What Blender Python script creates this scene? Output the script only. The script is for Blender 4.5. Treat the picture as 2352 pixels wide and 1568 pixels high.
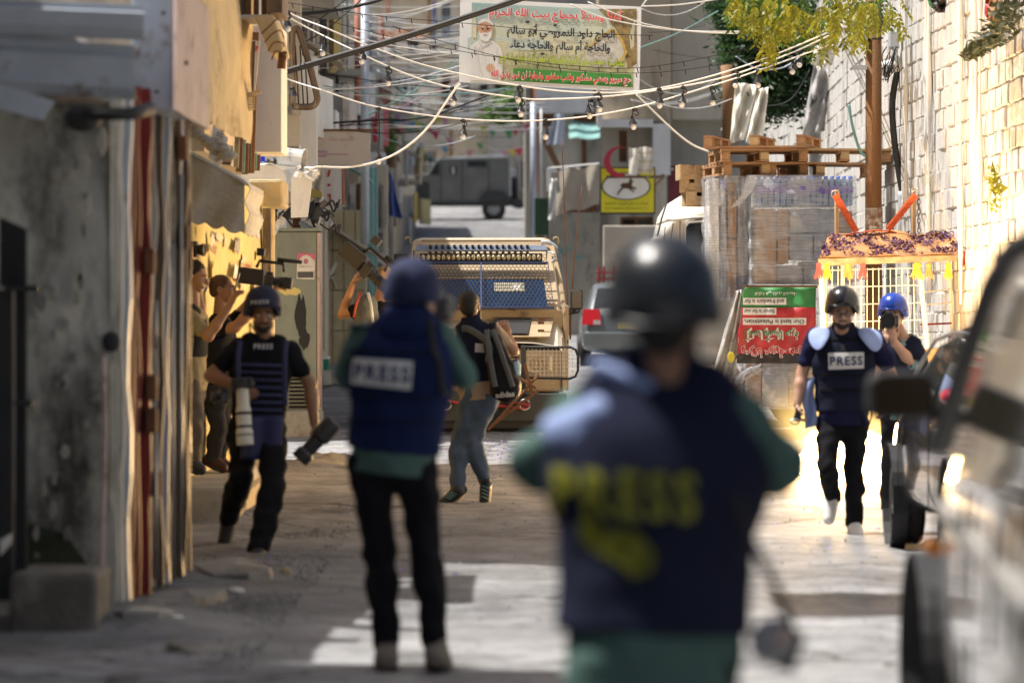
import bpy, math, random
import numpy as np
from mathutils import Vector as V, Matrix, Euler
from mathutils.bvhtree import BVHTree
rnd = random.Random(7)
for o in list(bpy.data.objects): bpy.data.objects.remove(o)
SC = bpy.context.scene; COL = SC.collection
# ---------------------------------------------------------------- camera, sky, sun, exposure
F = 8820.0; ZC = 1.546; CX = 1176.0; HY = 730.0
cd = bpy.data.cameras.new('camera'); cam = bpy.data.objects.new('camera', cd); COL.objects.link(cam)
cam.location = (0, 0, ZC); cam.rotation_euler = (math.pi/2, 0, 0)
cd.lens = 135; cd.sensor_width = 36; cd.shift_y = -54/2352; cd.clip_start = .1; cd.clip_end = 2000
cd.dof.use_dof = True; cd.dof.focus_distance = 38.5; cd.dof.aperture_fstop = 2.1; cd.dof.aperture_blades = 0
SC.camera = cam
SUN = V((-.43, .06, .90)).normalized()
w = bpy.data.worlds.new("World"); SC.world = w; w.use_nodes = True
sky = w.node_tree.nodes.new('ShaderNodeTexSky'); sky.sky_type = 'NISHITA'; sky.sun_disc = False
sky.sun_elevation = math.asin(SUN.z); sky.sun_rotation = math.atan2(SUN.x, SUN.y)
sky.dust_density = 5; sky.ozone_density = .2; sky.air_density = .9
w.node_tree.links.new(sky.outputs[0], w.node_tree.nodes['Background'].inputs[0])
w.node_tree.nodes['Background'].inputs[1].default_value = .075
ld = bpy.data.lights.new('sun', 'SUN'); sun = bpy.data.objects.new('sun', ld); COL.objects.link(sun)
ld.energy = 5.0; ld.angle = math.radians(.5); ld.color = (1, .96, .90)
sun.rotation_euler = SUN.to_track_quat('Z', 'Y').to_euler()
SC.view_settings.view_transform = 'Standard'; SC.view_settings.look = 'None'
SC.view_settings.exposure = .55; SC.view_settings.gamma = 1
SC.cycles.max_bounces = 6; SC.cycles.transparent_max_bounces = 12

# ---------------------------------------------------------------- helpers
def P(x, y, Y): return V(((x-CX)*Y/F, Y, ZC-(y-HY)*Y/F))
def sm(a, b, x):
    t = min(1, max(0, (x-a)/(b-a))); return t*t*(3-2*t)
def gz(Y):
    if Y < 28: return 0.
    pts = [(28, 0), (43, .3), (62, .62), (72, 1.1), (134, 4.95), (170, 7.2), (400, 10)]
    for (a, za), (b, zb) in zip(pts, pts[1:]):
        if Y <= b: return za+(zb-za)*(Y-a)/(b-a)
    return 10.
MATS = {}
def mat(name, c=(.5, .5, .5), rough=.8, metal=0, var=.2, sc=3., bump=.15, bsc=40., dirt=None, dsc=1.2, damt=.5, streak=0, coat=0, spec=.5, alpha=1, trans=0, emit=None, es=0):
    if name in MATS: return MATS[name]
    m = bpy.data.materials.new(name); MATS[name] = m; m.use_nodes = True
    nt = m.node_tree; N = nt.nodes; L = nt.links; b = N['Principled BSDF']
    b.inputs['Roughness'].default_value = rough; b.inputs['Metallic'].default_value = metal
    b.inputs['Specular IOR Level'].default_value = spec; b.inputs['Coat Weight'].default_value = coat
    b.inputs['Alpha'].default_value = alpha; b.inputs['Transmission Weight'].default_value = trans
    b.inputs['Base Color'].default_value = (*c, 1)
    if emit: b.inputs['Emission Color'].default_value = (*emit, 1); b.inputs['Emission Strength'].default_value = es
    tc = N.new('ShaderNodeTexCoord'); src = tc.outputs['Object']
    if streak:
        mp = N.new('ShaderNodeMapping'); mp.inputs['Scale'].default_value = (1, 1, streak); L.new(src, mp.inputs[0]); ssrc = mp.outputs[0]
    else: ssrc = src
    def noise(s, scale, det=5, ro=.6):
        n = N.new('ShaderNodeTexNoise'); n.inputs['Scale'].default_value = scale; n.inputs['Detail'].default_value = det; n.inputs['Roughness'].default_value = ro
        L.new(s, n.inputs['Vector']); return n.outputs['Fac']
    def mix(fac, a, bb):
        x = N.new('ShaderNodeMix'); x.data_type = 'RGBA'
        L.new(fac, x.inputs['Factor'])
        for s, k in ((a, 6), (bb, 7)):
            if isinstance(s, tuple): x.inputs[k].default_value = (*s, 1)
            else: L.new(s, x.inputs[k])
        return x.outputs[2]
    col = c
    if var:
        r = N.new('ShaderNodeMapRange'); r.inputs[1].default_value = .3; r.inputs[2].default_value = .7; L.new(noise(ssrc, sc), r.inputs[0])
        col = mix(r.outputs[0], tuple(x*(1-var) for x in c), tuple(min(.95, x*(1+var*.6)) for x in c))
    if dirt:
        r = N.new('ShaderNodeMapRange'); r.inputs[1].default_value = .68-damt*.3; r.inputs[2].default_value = .78-damt*.25; L.new(noise(ssrc, dsc, 8, .7), r.inputs[0])
        col = mix(r.outputs[0], col, dirt)
    if not isinstance(col, tuple): L.new(col, b.inputs['Base Color'])
    if bump:
        bn = N.new('ShaderNodeBump'); bn.inputs['Strength'].default_value = bump; bn.inputs['Distance'].default_value = .02
        L.new(noise(src, bsc, 6), bn.inputs['Height']); L.new(bn.outputs[0], b.inputs['Normal'])
    return m
class MB:
    def __init__(s): s.v = []; s.f = []
    def add(s, vs, fs):
        n = len(s.v); s.v += [tuple(v) for v in vs]; s.f += [tuple(i+n for i in f) for f in fs]; return s
    def box(s, x0, x1, y0, y1, z0, z1):
        return s.add([(x, y, z) for z in (z0, z1) for y in (y0, y1) for x in (x0, x1)],
                     [(0, 2, 3, 1), (4, 5, 7, 6), (0, 1, 5, 4), (2, 6, 7, 3), (0, 4, 6, 2), (1, 3, 7, 5)])
    def obox(s, c, size, rot=(0, 0, 0), M=None):
        R = M or Euler(rot).to_matrix(); c = V(c)
        vs = [c+R@V((x*size[0]/2, y*size[1]/2, z*size[2]/2)) for z in (-1, 1) for y in (-1, 1) for x in (-1, 1)]
        return s.add(vs, [(0, 2, 3, 1), (4, 5, 7, 6), (0, 1, 5, 4), (2, 6, 7, 3), (0, 4, 6, 2), (1, 3, 7, 5)])
    def hexa(s, pts):   # 8 corners: bottom/front 4 then back 4
        return s.add(pts, [(0, 1, 2, 3), (7, 6, 5, 4), (0, 4, 5, 1), (1, 5, 6, 2), (2, 6, 7, 3), (3, 7, 4, 0)])
    def cyl(s, p0, p1, r0, r1=None, n=10, cap=True):
        return s.tube([p0, p1], [r0, r0 if r1 is None else r1], n, cap)
    def tube(s, pts, r, n=6, cap=True, flat=1, up=None):
        pts = [V(p) for p in pts]; k = len(pts); rr = r if isinstance(r, (list, tuple)) else [r]*k
        base = len(s.v); prev = None
        for i, p in enumerate(pts):
            t = (pts[min(i+1, k-1)]-pts[max(i-1, 0)])
            t = t.normalized() if t.length > 1e-9 else V((0, 0, 1))
            if prev is None:
                a = up if up is not None else (V((0, 0, 1)) if abs(t.z) < .9 else V((0, 1, 0)))
            else: a = prev
            a = V(a); a = (a-t*a.dot(t)); a = a.normalized() if a.length > 1e-6 else t.orthogonal().normalized()
            prev = a; b = t.cross(a)
            for j in range(n):
                q = 2*math.pi*(j+.5)/n
                s.v.append(tuple(p+(a*math.cos(q)*flat+b*math.sin(q))*rr[i]))
        for i in range(k-1):
            for j in range(n):
                s.f.append((base+i*n+j, base+i*n+(j+1) % n, base+(i+1)*n+(j+1) % n, base+(i+1)*n+j))
        if cap:
            s.f.append(tuple(base+j for j in reversed(range(n)))); s.f.append(tuple(base+(k-1)*n+j for j in range(n)))
        return s
    def ell(s, c, r, nu=12, nv=8, M=None):
        c = V(c); r = (r, r, r) if not isinstance(r, (tuple, list)) else r; base = len(s.v)
        for i in range(nv+1):
            a = math.pi*i/nv
            for j in range(nu):
                b = 2*math.pi*j/nu; q = V((r[0]*math.sin(a)*math.cos(b), r[1]*math.sin(a)*math.sin(b), r[2]*math.cos(a)))
                s.v.append(tuple(c+(M@q if M else q)))
        for i in range(nv):
            for j in range(nu):
                s.f.append((base+i*nu+j, base+(i+1)*nu+j, base+(i+1)*nu+(j+1) % nu, base+i*nu+(j+1) % nu))
        return s
    def prism(s, poly, ext):
        n = len(poly); ext = V(ext); a = [V(p) for p in poly]
        return s.add(a+[p+ext for p in a], [tuple(range(n)), tuple(reversed(range(n, 2*n)))]+[(i, i+n, (i+1) % n+n, (i+1) % n) for i in range(n)])
    def grid(s, fn, nu, nv):
        return s.add([fn(i/nu, j/nv) for j in range(nv+1) for i in range(nu+1)],
                     [(j*(nu+1)+i, j*(nu+1)+i+1, (j+1)*(nu+1)+i+1, (j+1)*(nu+1)+i) for j in range(nv) for i in range(nu)])
    def lathe(s, c, prof, n=16, M=None):
        c = V(c); base = len(s.v); k = len(prof)
        for r, z in prof:
            for j in range(n):
                q = V((r*math.cos(2*math.pi*j/n), r*math.sin(2*math.pi*j/n), z)); s.v.append(tuple(c+(M@q if M else q)))
        for i in range(k-1):
            for j in range(n): s.f.append((base+i*n+j, base+i*n+(j+1) % n, base+(i+1)*n+(j+1) % n, base+(i+1)*n+j))
        return s
    def mesh(s, name, m, smooth=False):
        me = bpy.data.meshes.new(name); me.from_pydata(s.v, [], s.f); me.update()
        if m: me.materials.append(m)
        if smooth: me.shade_smooth()
        return me
    def build(s, name, m, parent=None, smooth=False, bevel=0, solid=0, fixn=True):
        me = s.mesh(name, m, smooth)
        if fixn:
            import bmesh
            bm = bmesh.new(); bm.from_mesh(me); bmesh.ops.recalc_face_normals(bm, faces=bm.faces); bm.to_mesh(me); bm.free()
        o = link(name, me, parent)
        if solid:
            q = o.modifiers.new('s', 'SOLIDIFY'); q.thickness = solid; q.offset = 0
        if bevel:
            q = o.modifiers.new('b', 'BEVEL'); q.width = bevel; q.segments = 2; q.limit_method = 'ANGLE'
        return o
def link(name, me, parent=None):
    o = bpy.data.objects.new(name, me); COL.objects.link(o)
    if parent is not None:
        o.parent = parent; o.matrix_parent_inverse = wm(parent).inverted()
    return o
def wm(o):
    M = Matrix.LocRotScale(o.location, o.rotation_euler, o.scale)
    return (wm(o.parent) @ o.matrix_parent_inverse @ M) if o.parent else M
def tag(o, label, cat, group=None, kind=None):
    if label: o['label'] = label
    if cat: o['category'] = cat
    if group: o['group'] = group
    if kind: o['kind'] = kind
    return o
def thing(name, label, cat, loc=(0, 0, 0), group=None):
    o = bpy.data.objects.new(name, None); COL.objects.link(o); o.location = loc; o.empty_display_size = .1
    return tag(o, label, cat, group)
def struct(o): o['kind'] = 'structure'; return o
def stuff(o): o['kind'] = 'stuff'; return o
def dup(root, loc=None, rot=None, label=None):
    r = root.copy(); COL.objects.link(r)
    if loc is not None: r.location = loc
    if rot is not None: r.rotation_euler = rot
    if label: r['label'] = label
    for ch in root.children:
        c = ch.copy(); COL.objects.link(c); c.parent = r
        for g in ch.children:
            d = g.copy(); COL.objects.link(d); d.parent = c
    return r
def spline(pts, n=8):
    pts = [V(p) for p in pts]; out = []
    for i in range(len(pts)-1):
        a = pts[max(i-1, 0)]; b = pts[i]; c = pts[i+1]; d = pts[min(i+2, len(pts)-1)]
        for k in range(n):
            t = k/n; out.append(.5*((2*b)+(c-a)*t+(2*a-5*b+4*c-d)*t*t+(3*b-a-3*c+d)*t**3))
    return out+[pts[-1]]
# wall with real openings: O corner, U and W unit axes, size w x h, holes (u0,u1,v0,v1), recess depth dep along -N
def holewall(mb, O, U, W, w, h, holes, dep=.15):
    O = V(O); U = V(U); W = V(W); Nn = U.cross(W)
    us = sorted({0, w, *[q for a in holes for q in a[:2]]}); vs = sorted({0, h, *[q for a in holes for q in a[2:4]]})
    for i in range(len(us)-1):
        for j in range(len(vs)-1):
            a, b, c, d = us[i], us[i+1], vs[j], vs[j+1]
            if any(x[0] <= a+1e-6 and b <= x[1]+1e-6 and x[2] <= c+1e-6 and d <= x[3]+1e-6 for x in holes): continue
            mb.add([O+U*a+W*c, O+U*b+W*c, O+U*b+W*d, O+U*a+W*d], [(0, 1, 2, 3)])
    for a, b, c, d in holes:
        q = [O+U*a+W*c, O+U*b+W*c, O+U*b+W*d, O+U*a+W*d]; r = [p-Nn*dep for p in q]
        mb.add(q+r, [(i, (i+1) % 4, (i+1) % 4+4, i+4) for i in range(4)])
def window(par, O, U, W, hole, frame_m, pane_m, dep=.12, bars=1, sill=None):
    O = V(O); U = V(U); W = V(W); Nn = U.cross(W); a, b, c, d = hole; M = Matrix((U, Nn, W)).transposed()
    mb = MB(); t = .05
    def bx(m_, u0, u1, v0, v1, dd, th): m_.obox(O+U*(u0+u1)/2+W*(v0+v1)/2-Nn*dd, (u1-u0, th, v1-v0), M=M)
    bx(mb, a, a+t, c, d, dep, .06); bx(mb, b-t, b, c, d, dep, .06); bx(mb, a+t, b-t, c, c+t, dep, .06); bx(mb, a+t, b-t, d-t, d, dep, .06)
    for k in range(bars):
        u = a+(b-a)*(k+1)/(bars+1); bx(mb, u-t/2, u+t/2, c+t, d-t, dep-.004, .05)
    wd = mb.build('window', frame_m, par)
    pm = MB(); bx(pm, a+.01, b-.01, c+.01, d-.01, dep+.035, .012); pm.build('pane', pane_m, wd)
    if sill:
        sb = MB(); bx(sb, a-.06, b+.06, c-.08, c-.003, -.03, .14); sb.build('sill', sill, wd)
    return wd
# ---------------------------------------------------------------- lettering (arabic is joined by hand: blender does not shape it)
AR = {}
def _ar():
    dual = {'ب': 0xFE8F, 'ت': 0xFE95, 'ث': 0xFE99, 'ج': 0xFE9D, 'ح': 0xFEA1, 'خ': 0xFEA5, 'س': 0xFEB1, 'ش': 0xFEB5, 'ص': 0xFEB9, 'ض': 0xFEBD, 'ط': 0xFEC1, 'ظ': 0xFEC5, 'ع': 0xFEC9, 'غ': 0xFECD, 'ف': 0xFED1, 'ق': 0xFED5, 'ك': 0xFED9, 'ل': 0xFEDD, 'م': 0xFEE1, 'ن': 0xFEE5, 'ه': 0xFEE9, 'ي': 0xFEF1, 'ئ': 0xFE89}
    right = {'ا': 0xFE8D, 'أ': 0xFE83, 'إ': 0xFE87, 'آ': 0xFE81, 'د': 0xFEA9, 'ذ': 0xFEAB, 'ر': 0xFEAD, 'ز': 0xFEAF, 'و': 0xFEED, 'ة': 0xFE93, 'ى': 0xFEEF, 'ؤ': 0xFE85, 'ﻻ': 0xFEFB, 'ﻷ': 0xFEF7}
    for k, b in dual.items(): AR[k] = (chr(b), chr(b+1), chr(b+2), chr(b+3))
    for k, b in right.items(): AR[k] = (chr(b), chr(b+1), None, None)
_ar()
def arabic(s):
    s = s.replace('لا', 'ﻻ').replace('لأ', 'ﻷ'); out = []
    for i, c in enumerate(s):
        if c not in AR: out.append(c); continue
        f = AR[c]; p = s[i-1] if i else ' '; n = s[i+1] if i+1 < len(s) else ' '
        jp = p in AR and AR[p][2] is not None; jn = n in AR and f[2] is not None
        out.append(f[3] if jp and jn else f[1] if jp else f[2] if jn else f[0])
    return ''.join(reversed(out))
def text_mb(body, O, U, W, width=None, height=.1, bold=0., ext=0.0, align='CENTER'):
    """flat lettering as mesh: centred on O, running along U, upright along W"""
    if any(c in AR for c in body): body = arabic(body)
    cu = bpy.data.curves.new('t', 'FONT'); cu.body = body; cu.size = 1; cu.offset = bold; cu.extrude = ext; cu.align_x = 'LEFT'; cu.resolution_u = 3; cu.space_character = 1.22 if body == 'PRESS' else 1
    o = bpy.data.objects.new('t', cu); COL.objects.link(o); bpy.context.view_layer.update()
    me = bpy.data.meshes.new_from_object(o.evaluated_get(bpy.context.evaluated_depsgraph_get()))
    vs = [v.co.copy() for v in me.vertices]; fs = [tuple(p.vertices) for p in me.polygons]
    bpy.data.objects.remove(o); bpy.data.curves.remove(cu); bpy.data.meshes.remove(me)
    if not vs: return MB()
    x0 = min(v.x for v in vs); x1 = max(v.x for v in vs); y0 = min(v.y for v in vs); y1 = max(v.y for v in vs)
    sy = height/(y1-y0); sx = width/(x1-x0) if width else sy
    O = V(O); U = V(U); W = V(W); Nn = U.cross(W)
    mb = MB(); mb.add([O+U*((v.x-(x0+x1)/2)*sx)+W*((v.y-(y0+y1)/2)*sy)+Nn*v.z for v in vs], fs); return mb
X1 = V((1, 0, 0)); Y1 = V((0, 1, 0)); Z1 = V((0, 0, 1))
# ---------------------------------------------------------------- materials
def asphalt():
    m = mat('asphalt', (.275, .275, .28), .85, var=.3, sc=.7, bump=.55, bsc=55, dirt=(.13, .128, .125), dsc=.9, damt=.5); nt = m.node_tree; N = nt.nodes; L = nt.links
    b = N['Principled BSDF']; src = b.inputs['Base Color'].links[0].from_socket; tc = N.new('ShaderNodeTexCoord')
    wn = N.new('ShaderNodeTexNoise'); wn.inputs['Scale'].default_value = 3.2; wn.inputs['Detail'].default_value = 8; wn.inputs['Roughness'].default_value = .75; L.new(tc.outputs['Object'], wn.inputs[0])
    wr_ = N.new('ShaderNodeMapRange'); wr_.inputs[1].default_value = .35; wr_.inputs[2].default_value = .65; wr_.inputs[3].default_value = .55; wr_.inputs[4].default_value = 1.25; L.new(wn.outputs['Fac'], wr_.inputs[0])
    h2 = N.new('ShaderNodeHueSaturation'); L.new(src, h2.inputs['Color']); L.new(wr_.outputs[0], h2.inputs['Value']); src = h2.outputs[0]
    vo = N.new('ShaderNodeTexVoronoi'); vo.feature = 'DISTANCE_TO_EDGE'; vo.inputs['Scale'].default_value = .28
    nz = N.new('ShaderNodeTexNoise'); nz.inputs['Scale'].default_value = 2.5; nz.inputs['Detail'].default_value = 4
    vm = N.new('ShaderNodeVectorMath'); vm.operation = 'MULTIPLY_ADD'; vm.inputs[1].default_value = (.5, .5, .5)
    L.new(tc.outputs['Object'], nz.inputs[0]); L.new(nz.outputs['Color'], vm.inputs[0]); L.new(tc.outputs['Object'], vm.inputs[2]); L.new(vm.outputs[0], vo.inputs['Vector'])
    r = N.new('ShaderNodeMapRange'); r.inputs[1].default_value = .002; r.inputs[2].default_value = .009; L.new(vo.outputs['Distance'], r.inputs[0])
    mx = N.new('ShaderNodeMix'); mx.data_type = 'RGBA'; mx.inputs[6].default_value = (.05, .045, .04, 1); L.new(r.outputs[0], mx.inputs['Factor']); L.new(src, mx.inputs[7])
    # square tar patches
    br = N.new('ShaderNodeTexVoronoi'); br.distance = 'CHEBYCHEV'; br.inputs['Scale'].default_value = .16; L.new(tc.outputs['Object'], br.inputs['Vector'])
    cr = N.new('ShaderNodeMapRange'); cr.inputs[1].default_value = 0; cr.inputs[2].default_value = 1; cr.inputs[3].default_value = .68; cr.inputs[4].default_value = 1.15
    sp = N.new('ShaderNodeSeparateColor'); L.new(br.outputs['Color'], sp.inputs[0]); L.new(sp.outputs[0], cr.inputs[0])
    hs = N.new('ShaderNodeHueSaturation'); L.new(cr.outputs[0], hs.inputs['Value']); L.new(mx.outputs[2], hs.inputs['Color']); L.new(hs.outputs[0], b.inputs['Base Color'])
    # grain
    g = N.new('ShaderNodeTexNoise'); g.inputs['Scale'].default_value = 26; g.inputs['Detail'].default_value = 3; L.new(tc.outputs['Object'], g.inputs[0])
    rr = N.new('ShaderNodeMapRange'); rr.inputs[1].default_value = .3; rr.inputs[2].default_value = .7; rr.inputs[3].default_value = .55; rr.inputs[4].default_value = .9; L.new(g.outputs['Fac'], rr.inputs[0]); L.new(rr.outputs[0], b.inputs['Roughness'])
    return m
M_asph = asphalt()
M_conc = mat('concrete', (.36, .34, .30), .9, var=.25, sc=2, bump=.5, bsc=25, dirt=(.18, .16, .13), dsc=1.5, damt=.5)
M_slab = mat('slab stone', (.26, .25, .23), .85, var=.35, sc=3, bump=.6, bsc=18, dirt=(.10, .09, .08), dsc=2, damt=.6)
M_plas = mat('old grey plaster', (.52, .50, .44), .9, var=.3, sc=2.2, bump=.5, bsc=14, dirt=(.09, .085, .07), dsc=1.4, damt=.65, streak=.45)
M_beige = mat('beige render', (.56, .46, .33), .9, var=.22, sc=1.3, bump=.3, bsc=20, dirt=(.24, .20, .15), dsc=.8, damt=.6, streak=.3)
M_beige2 = mat('pale limestone', (.62, .55, .43), .9, var=.2, sc=1, bump=.3, bsc=12, dirt=(.30, .26, .21), dsc=.7, damt=.5, streak=.3)
M_grey = mat('grey render', (.44, .41, .35), .9, var=.25, sc=1, bump=.3, bsc=12, dirt=(.17, .155, .13), dsc=.8, damt=.6, streak=.3)
M_cream = mat('cream plaster', (.58, .47, .28), .9, var=.18, sc=2, bump=.5, bsc=18, dirt=(.34, .24, .13), dsc=2.2, damt=.45)
M_yel = mat('yellow painted wall', (.66, .55, .24), .85, var=.12, sc=2, bump=.4, bsc=22, dirt=(.55, .48, .30), dsc=2.5, damt=.3)
M_white = mat('white paint', (.76, .75, .72), .6, var=.12, sc=3, bump=.15, bsc=25, dirt=(.45, .40, .33), dsc=1.5, damt=.35, streak=.3)
M_block = mat('whitewashed block', (.60, .59, .56), .85, var=.14, sc=5, bump=.6, bsc=22, dirt=(.34, .29, .24), dsc=2.4, damt=.55, streak=.12)
M_joint = mat('grey mortar', (.56, .545, .51), .95, var=.2, bump=.4)
M_rust = mat('rusty iron', (.20, .09, .04), .75, .3, var=.4, sc=6, bump=.4)
M_dark = mat('dark void', (.02, .02, .022), .6, var=.1, bump=0)
M_glass = mat('dark window glass', (.03, .035, .04), .08, var=0, bump=0)
M_wood = mat('brown painted wood', (.24, .12, .05), .7, var=.3, sc=4, bump=.3, streak=.15)
M_teal = mat('faded teal paint', (.20, .40, .38), .7, var=.25, sc=4, streak=.3)
M_red = mat('red oxide paint', (.27, .028, .016), .5, var=.45, sc=8, bump=.3, streak=.2)
M_galv = mat('galvanised sheet', (.50, .55, .62), .42, .2, var=.15, sc=3, bump=.12, bsc=10, dirt=(.2, .14, .1), dsc=3, damt=.3)
M_black = mat('black rubber', (.018, .018, .02), .6, var=.15, bump=.1)
M_cable = mat('white cable sheath', (.78, .77, .74), .5, var=.08, bump=0)
M_steel = mat('bare steel', (.45, .45, .44), .4, .8, var=.2, bump=.1)
M_chip = mat('brown patinated metal', (.16, .11, .07), .5, .3, var=.4, sc=8, bump=.3, streak=.2, dirt=(.38, .33, .26), dsc=6, damt=.5)
M_pink = mat('pale pink paint', (.56, .42, .38), .6, var=.15, sc=3, bump=.1, dirt=(.25, .15, .12), dsc=5, damt=.5)
# ---------------------------------------------------------------- ground
def ground():
    ys = [-6+i*1. for i in range(22)]+[16+i*.5 for i in range(110)]+[71+i*2 for i in range(45)]+[162, 190, 230]
    xs = [-40, -25, -12, -6, -4, -3.2]+[-2.8+.25*i for i in range(33)]+[6, 8, 12, 25, 40]
    mb = MB(); nx = len(xs)
    r = random.Random(3); h = {}
    for j, y in enumerate(ys):
        for i, x in enumerate(xs):
            lat = .012*math.sin(x*2.1+y*.9)+.012*math.sin(x*1.3-y*1.7+1)+.01*r.uniform(-1, 1)
            if 16 < y < 37 and x < -.9: lat += .05*(min(1, (-.9-x)/1.2))*(.6+.5*math.sin(y*1.9+x*2))
            mb.v.append((x, y, gz(y)+lat))
    for j in range(len(ys)-1):
        for i in range(nx-1): mb.f.append((j*nx+i, j*nx+i+1, (j+1)*nx+i+1, (j+1)*nx+i))
    return struct(mb.build('ground', M_asph, smooth=True))
ground()
def slab(px, py, w, d, h, rot, name='paving_slab', m=None, lab=None, Y=None, zoff=0):
    Y = Y or F*ZC/(py-HY); p = P(px, py, Y); mb = MB(); n = 9; r = random.Random(int(px*7+py))
    poly = []
    for k in range(n):
        a = 2*math.pi*k/n; q = r.uniform(.8, 1.1); poly.append((w/2*q*math.copysign(abs(math.cos(a))**.7, math.cos(a)), d/2*q*math.copysign(abs(math.sin(a))**.7, math.sin(a))))
    R = Matrix.Rotation(rot, 2)
    pts = [p+V(((R@V(q)).x, (R@V(q)).y, -.05+zoff)) for q in poly]; top = [q+V((0, 0, h+.05+r.uniform(-.02, .02))) for q in pts]
    c = sum(top, V())/n; top = [c+(q-c)*.9 for q in top]
    mb.add(pts+top+[c+V((0, 0, .015))], [(i, (i+1) % n, (i+1) % n+n, i+n) for i in range(n)]+[(n+i, n+(i+1) % n, 2*n) for i in range(n)])
    o = mb.build(name, m or M_slab, bevel=.012); tag(o, lab, 'stone slab' if name != 'rubble_piece' else 'rubble'); return o
slab(320, 1425, .42, .9, .07, .2, lab='pale stone slab on the ground just beside the concrete block')
slab(430, 1395, .38, 1.1, .07, -.15, lab='brown stone slab below the shutter door, in front of the rusty strips')
slab(535, 1318, .52, 1.6, .055, .1, lab='dark long stone slab behind the walking man with the white lens')
slab(470, 1500, .35, .5, .03, .4, lab='small flat slab sunk in the shaded road nearest the camera')
slab(455, 1165, .34, .9, .10, .25, m=M_conc, lab='pale broken kerb stone beyond the post, lit orange')
slab(478, 1200, .22, .5, .12, .8, name='rubble_piece', m=M_conc, lab='chipped lump of kerb just in front of the pale broken kerb stone')
slab(658, 1315, .07, .08, .03, 0, name='pebble', m=M_cream, lab='small pale pebble on the road beside the walking man')['category'] = 'pebble'
# low raised concrete ledge the two men on the far side stand on
def ledge():
    t = thing('kerb_ledge', 'raised yellowish concrete ledge along the yellow wall under the two filming men', 'kerb', (-2.4, 32, 0))
    mb = MB(); mb.box(-3.4, -2.14, 28.6, 35.8, -.05, .29); mb.build('ledge_body', M_conc, t, bevel=.03)
    m2 = MB(); m2.box(-2.16, -2.05, 28.9, 34.9, -.05, .2); m2.build('ledge_step', M_cream, t, bevel=.02)
ledge()
def lump(nm, lab, c, r, m, sd=0, cat='rubble'):
    rr = random.Random(sd); mb = MB(); mb.ell(c, r, 14, 9); mb.v = [tuple(V(c)+(V(v)-V(c))*(1+.22*math.sin(v[0]*17+sd)*math.cos(v[1]*9)+rr.uniform(-.05, .05))) for v in mb.v]
    return tag(mb.build(nm, m, smooth=True), lab, cat)
lump('concrete_mound', 'smooth concrete mound at the road edge between the walking man and the blue vest', (-1.72, 36.2, .1), (.42, .9, .17), M_conc, 2, 'concrete mound')
lump('concrete_mound', 'small rough concrete mound at the foot of the yellow wall', (-2.35, 36.3, .16), (.22, .5, .2), M_conc, 5, 'concrete mound')
# white thin plastic pipe lying on the road
mb = MB(); mb.tube(spline([P(655, 1092, 37)+V((0, 0, 0)), P(700, 1095, 36.6), P(760, 1096, 36.5), P(800, 1094, 36.4)], 5), .012)
tag(mb.build('thin_pipe', M_cable), 'thin white pipe lying on the road in front of the yellow concrete mound', 'pipe')
# petals and litter on the road
def petals():
    mb = MB(); r = random.Random(9)
    for k in range(900):
        if k < 500: x, y = r.gauss(.2, .9), r.gauss(37.5, 1.4)
        else: x, y = r.uniform(-2, 3), r.uniform(18, 46)
        z = gz(y)+.03; a = r.uniform(0, 6.3); s = r.uniform(.008, .018)
        u = V((math.cos(a), math.sin(a), r.uniform(-.4, .4)))*s; q = V((-math.sin(a), math.cos(a), r.uniform(-.3, .8)))*s*.6; p = V((x, y, z))
        mb.add([p-u, p-q, p+u, p+q], [(0, 1, 2, 3)])
    o = mb.build('fallen_petals', mat('purple petals', (.30, .20, .55), .7, var=.3, sc=30, bump=0)); stuff(o); tag(o, 'purple petals scattered over the road', 'petals')
petals()
def gravel():
    mb = MB(); r = random.Random(19)
    for k in range(3600):
        if k < 3000: y = r.uniform(16.5, 30); x = -1.15-abs(r.gauss(0, .45))
        else: y = r.uniform(16.5, 46); x = r.uniform(-2.0, 3.4)
        s = r.uniform(.005, .014)*(1 if k < 3000 else .8); z = gz(y)+.012*math.sin(x*2.1+y*.9)+.012*math.sin(x*1.3-y*1.7+1)+.012; c = V((x, y, z)); a = r.uniform(0, 6)
        q = [c+V((s*math.cos(a+i*2.1)*r.uniform(.7, 1.3), s*math.sin(a+i*2.1)*r.uniform(.7, 1.3), -s)) for i in range(3)]+[c+V((r.uniform(-.3, .3)*s, 0, s*r.uniform(.3, .8)))]
        mb.add(q, [(0, 1, 3), (1, 2, 3), (2, 0, 3)])
    tag(stuff(mb.build('gravel', mat('road grit', (.27, .265, .26), .9, var=.5, sc=9, bump=0), fixn=False)), 'loose grit and small stones scattered on the road', 'gravel')
gravel()
for px, py, sz, lab in ((538, 1368, .05, 'crumpled white paper scrap on the slabs left of the standing man'), (515, 1163, .06, 'white wrapper beside the broken kerb stone')):
    lump('litter', lab, P(px, py, F*ZC/(py-HY))+V((0, 0, .03)), (sz, sz, .02), M_white, int(px), 'litter')
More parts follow.
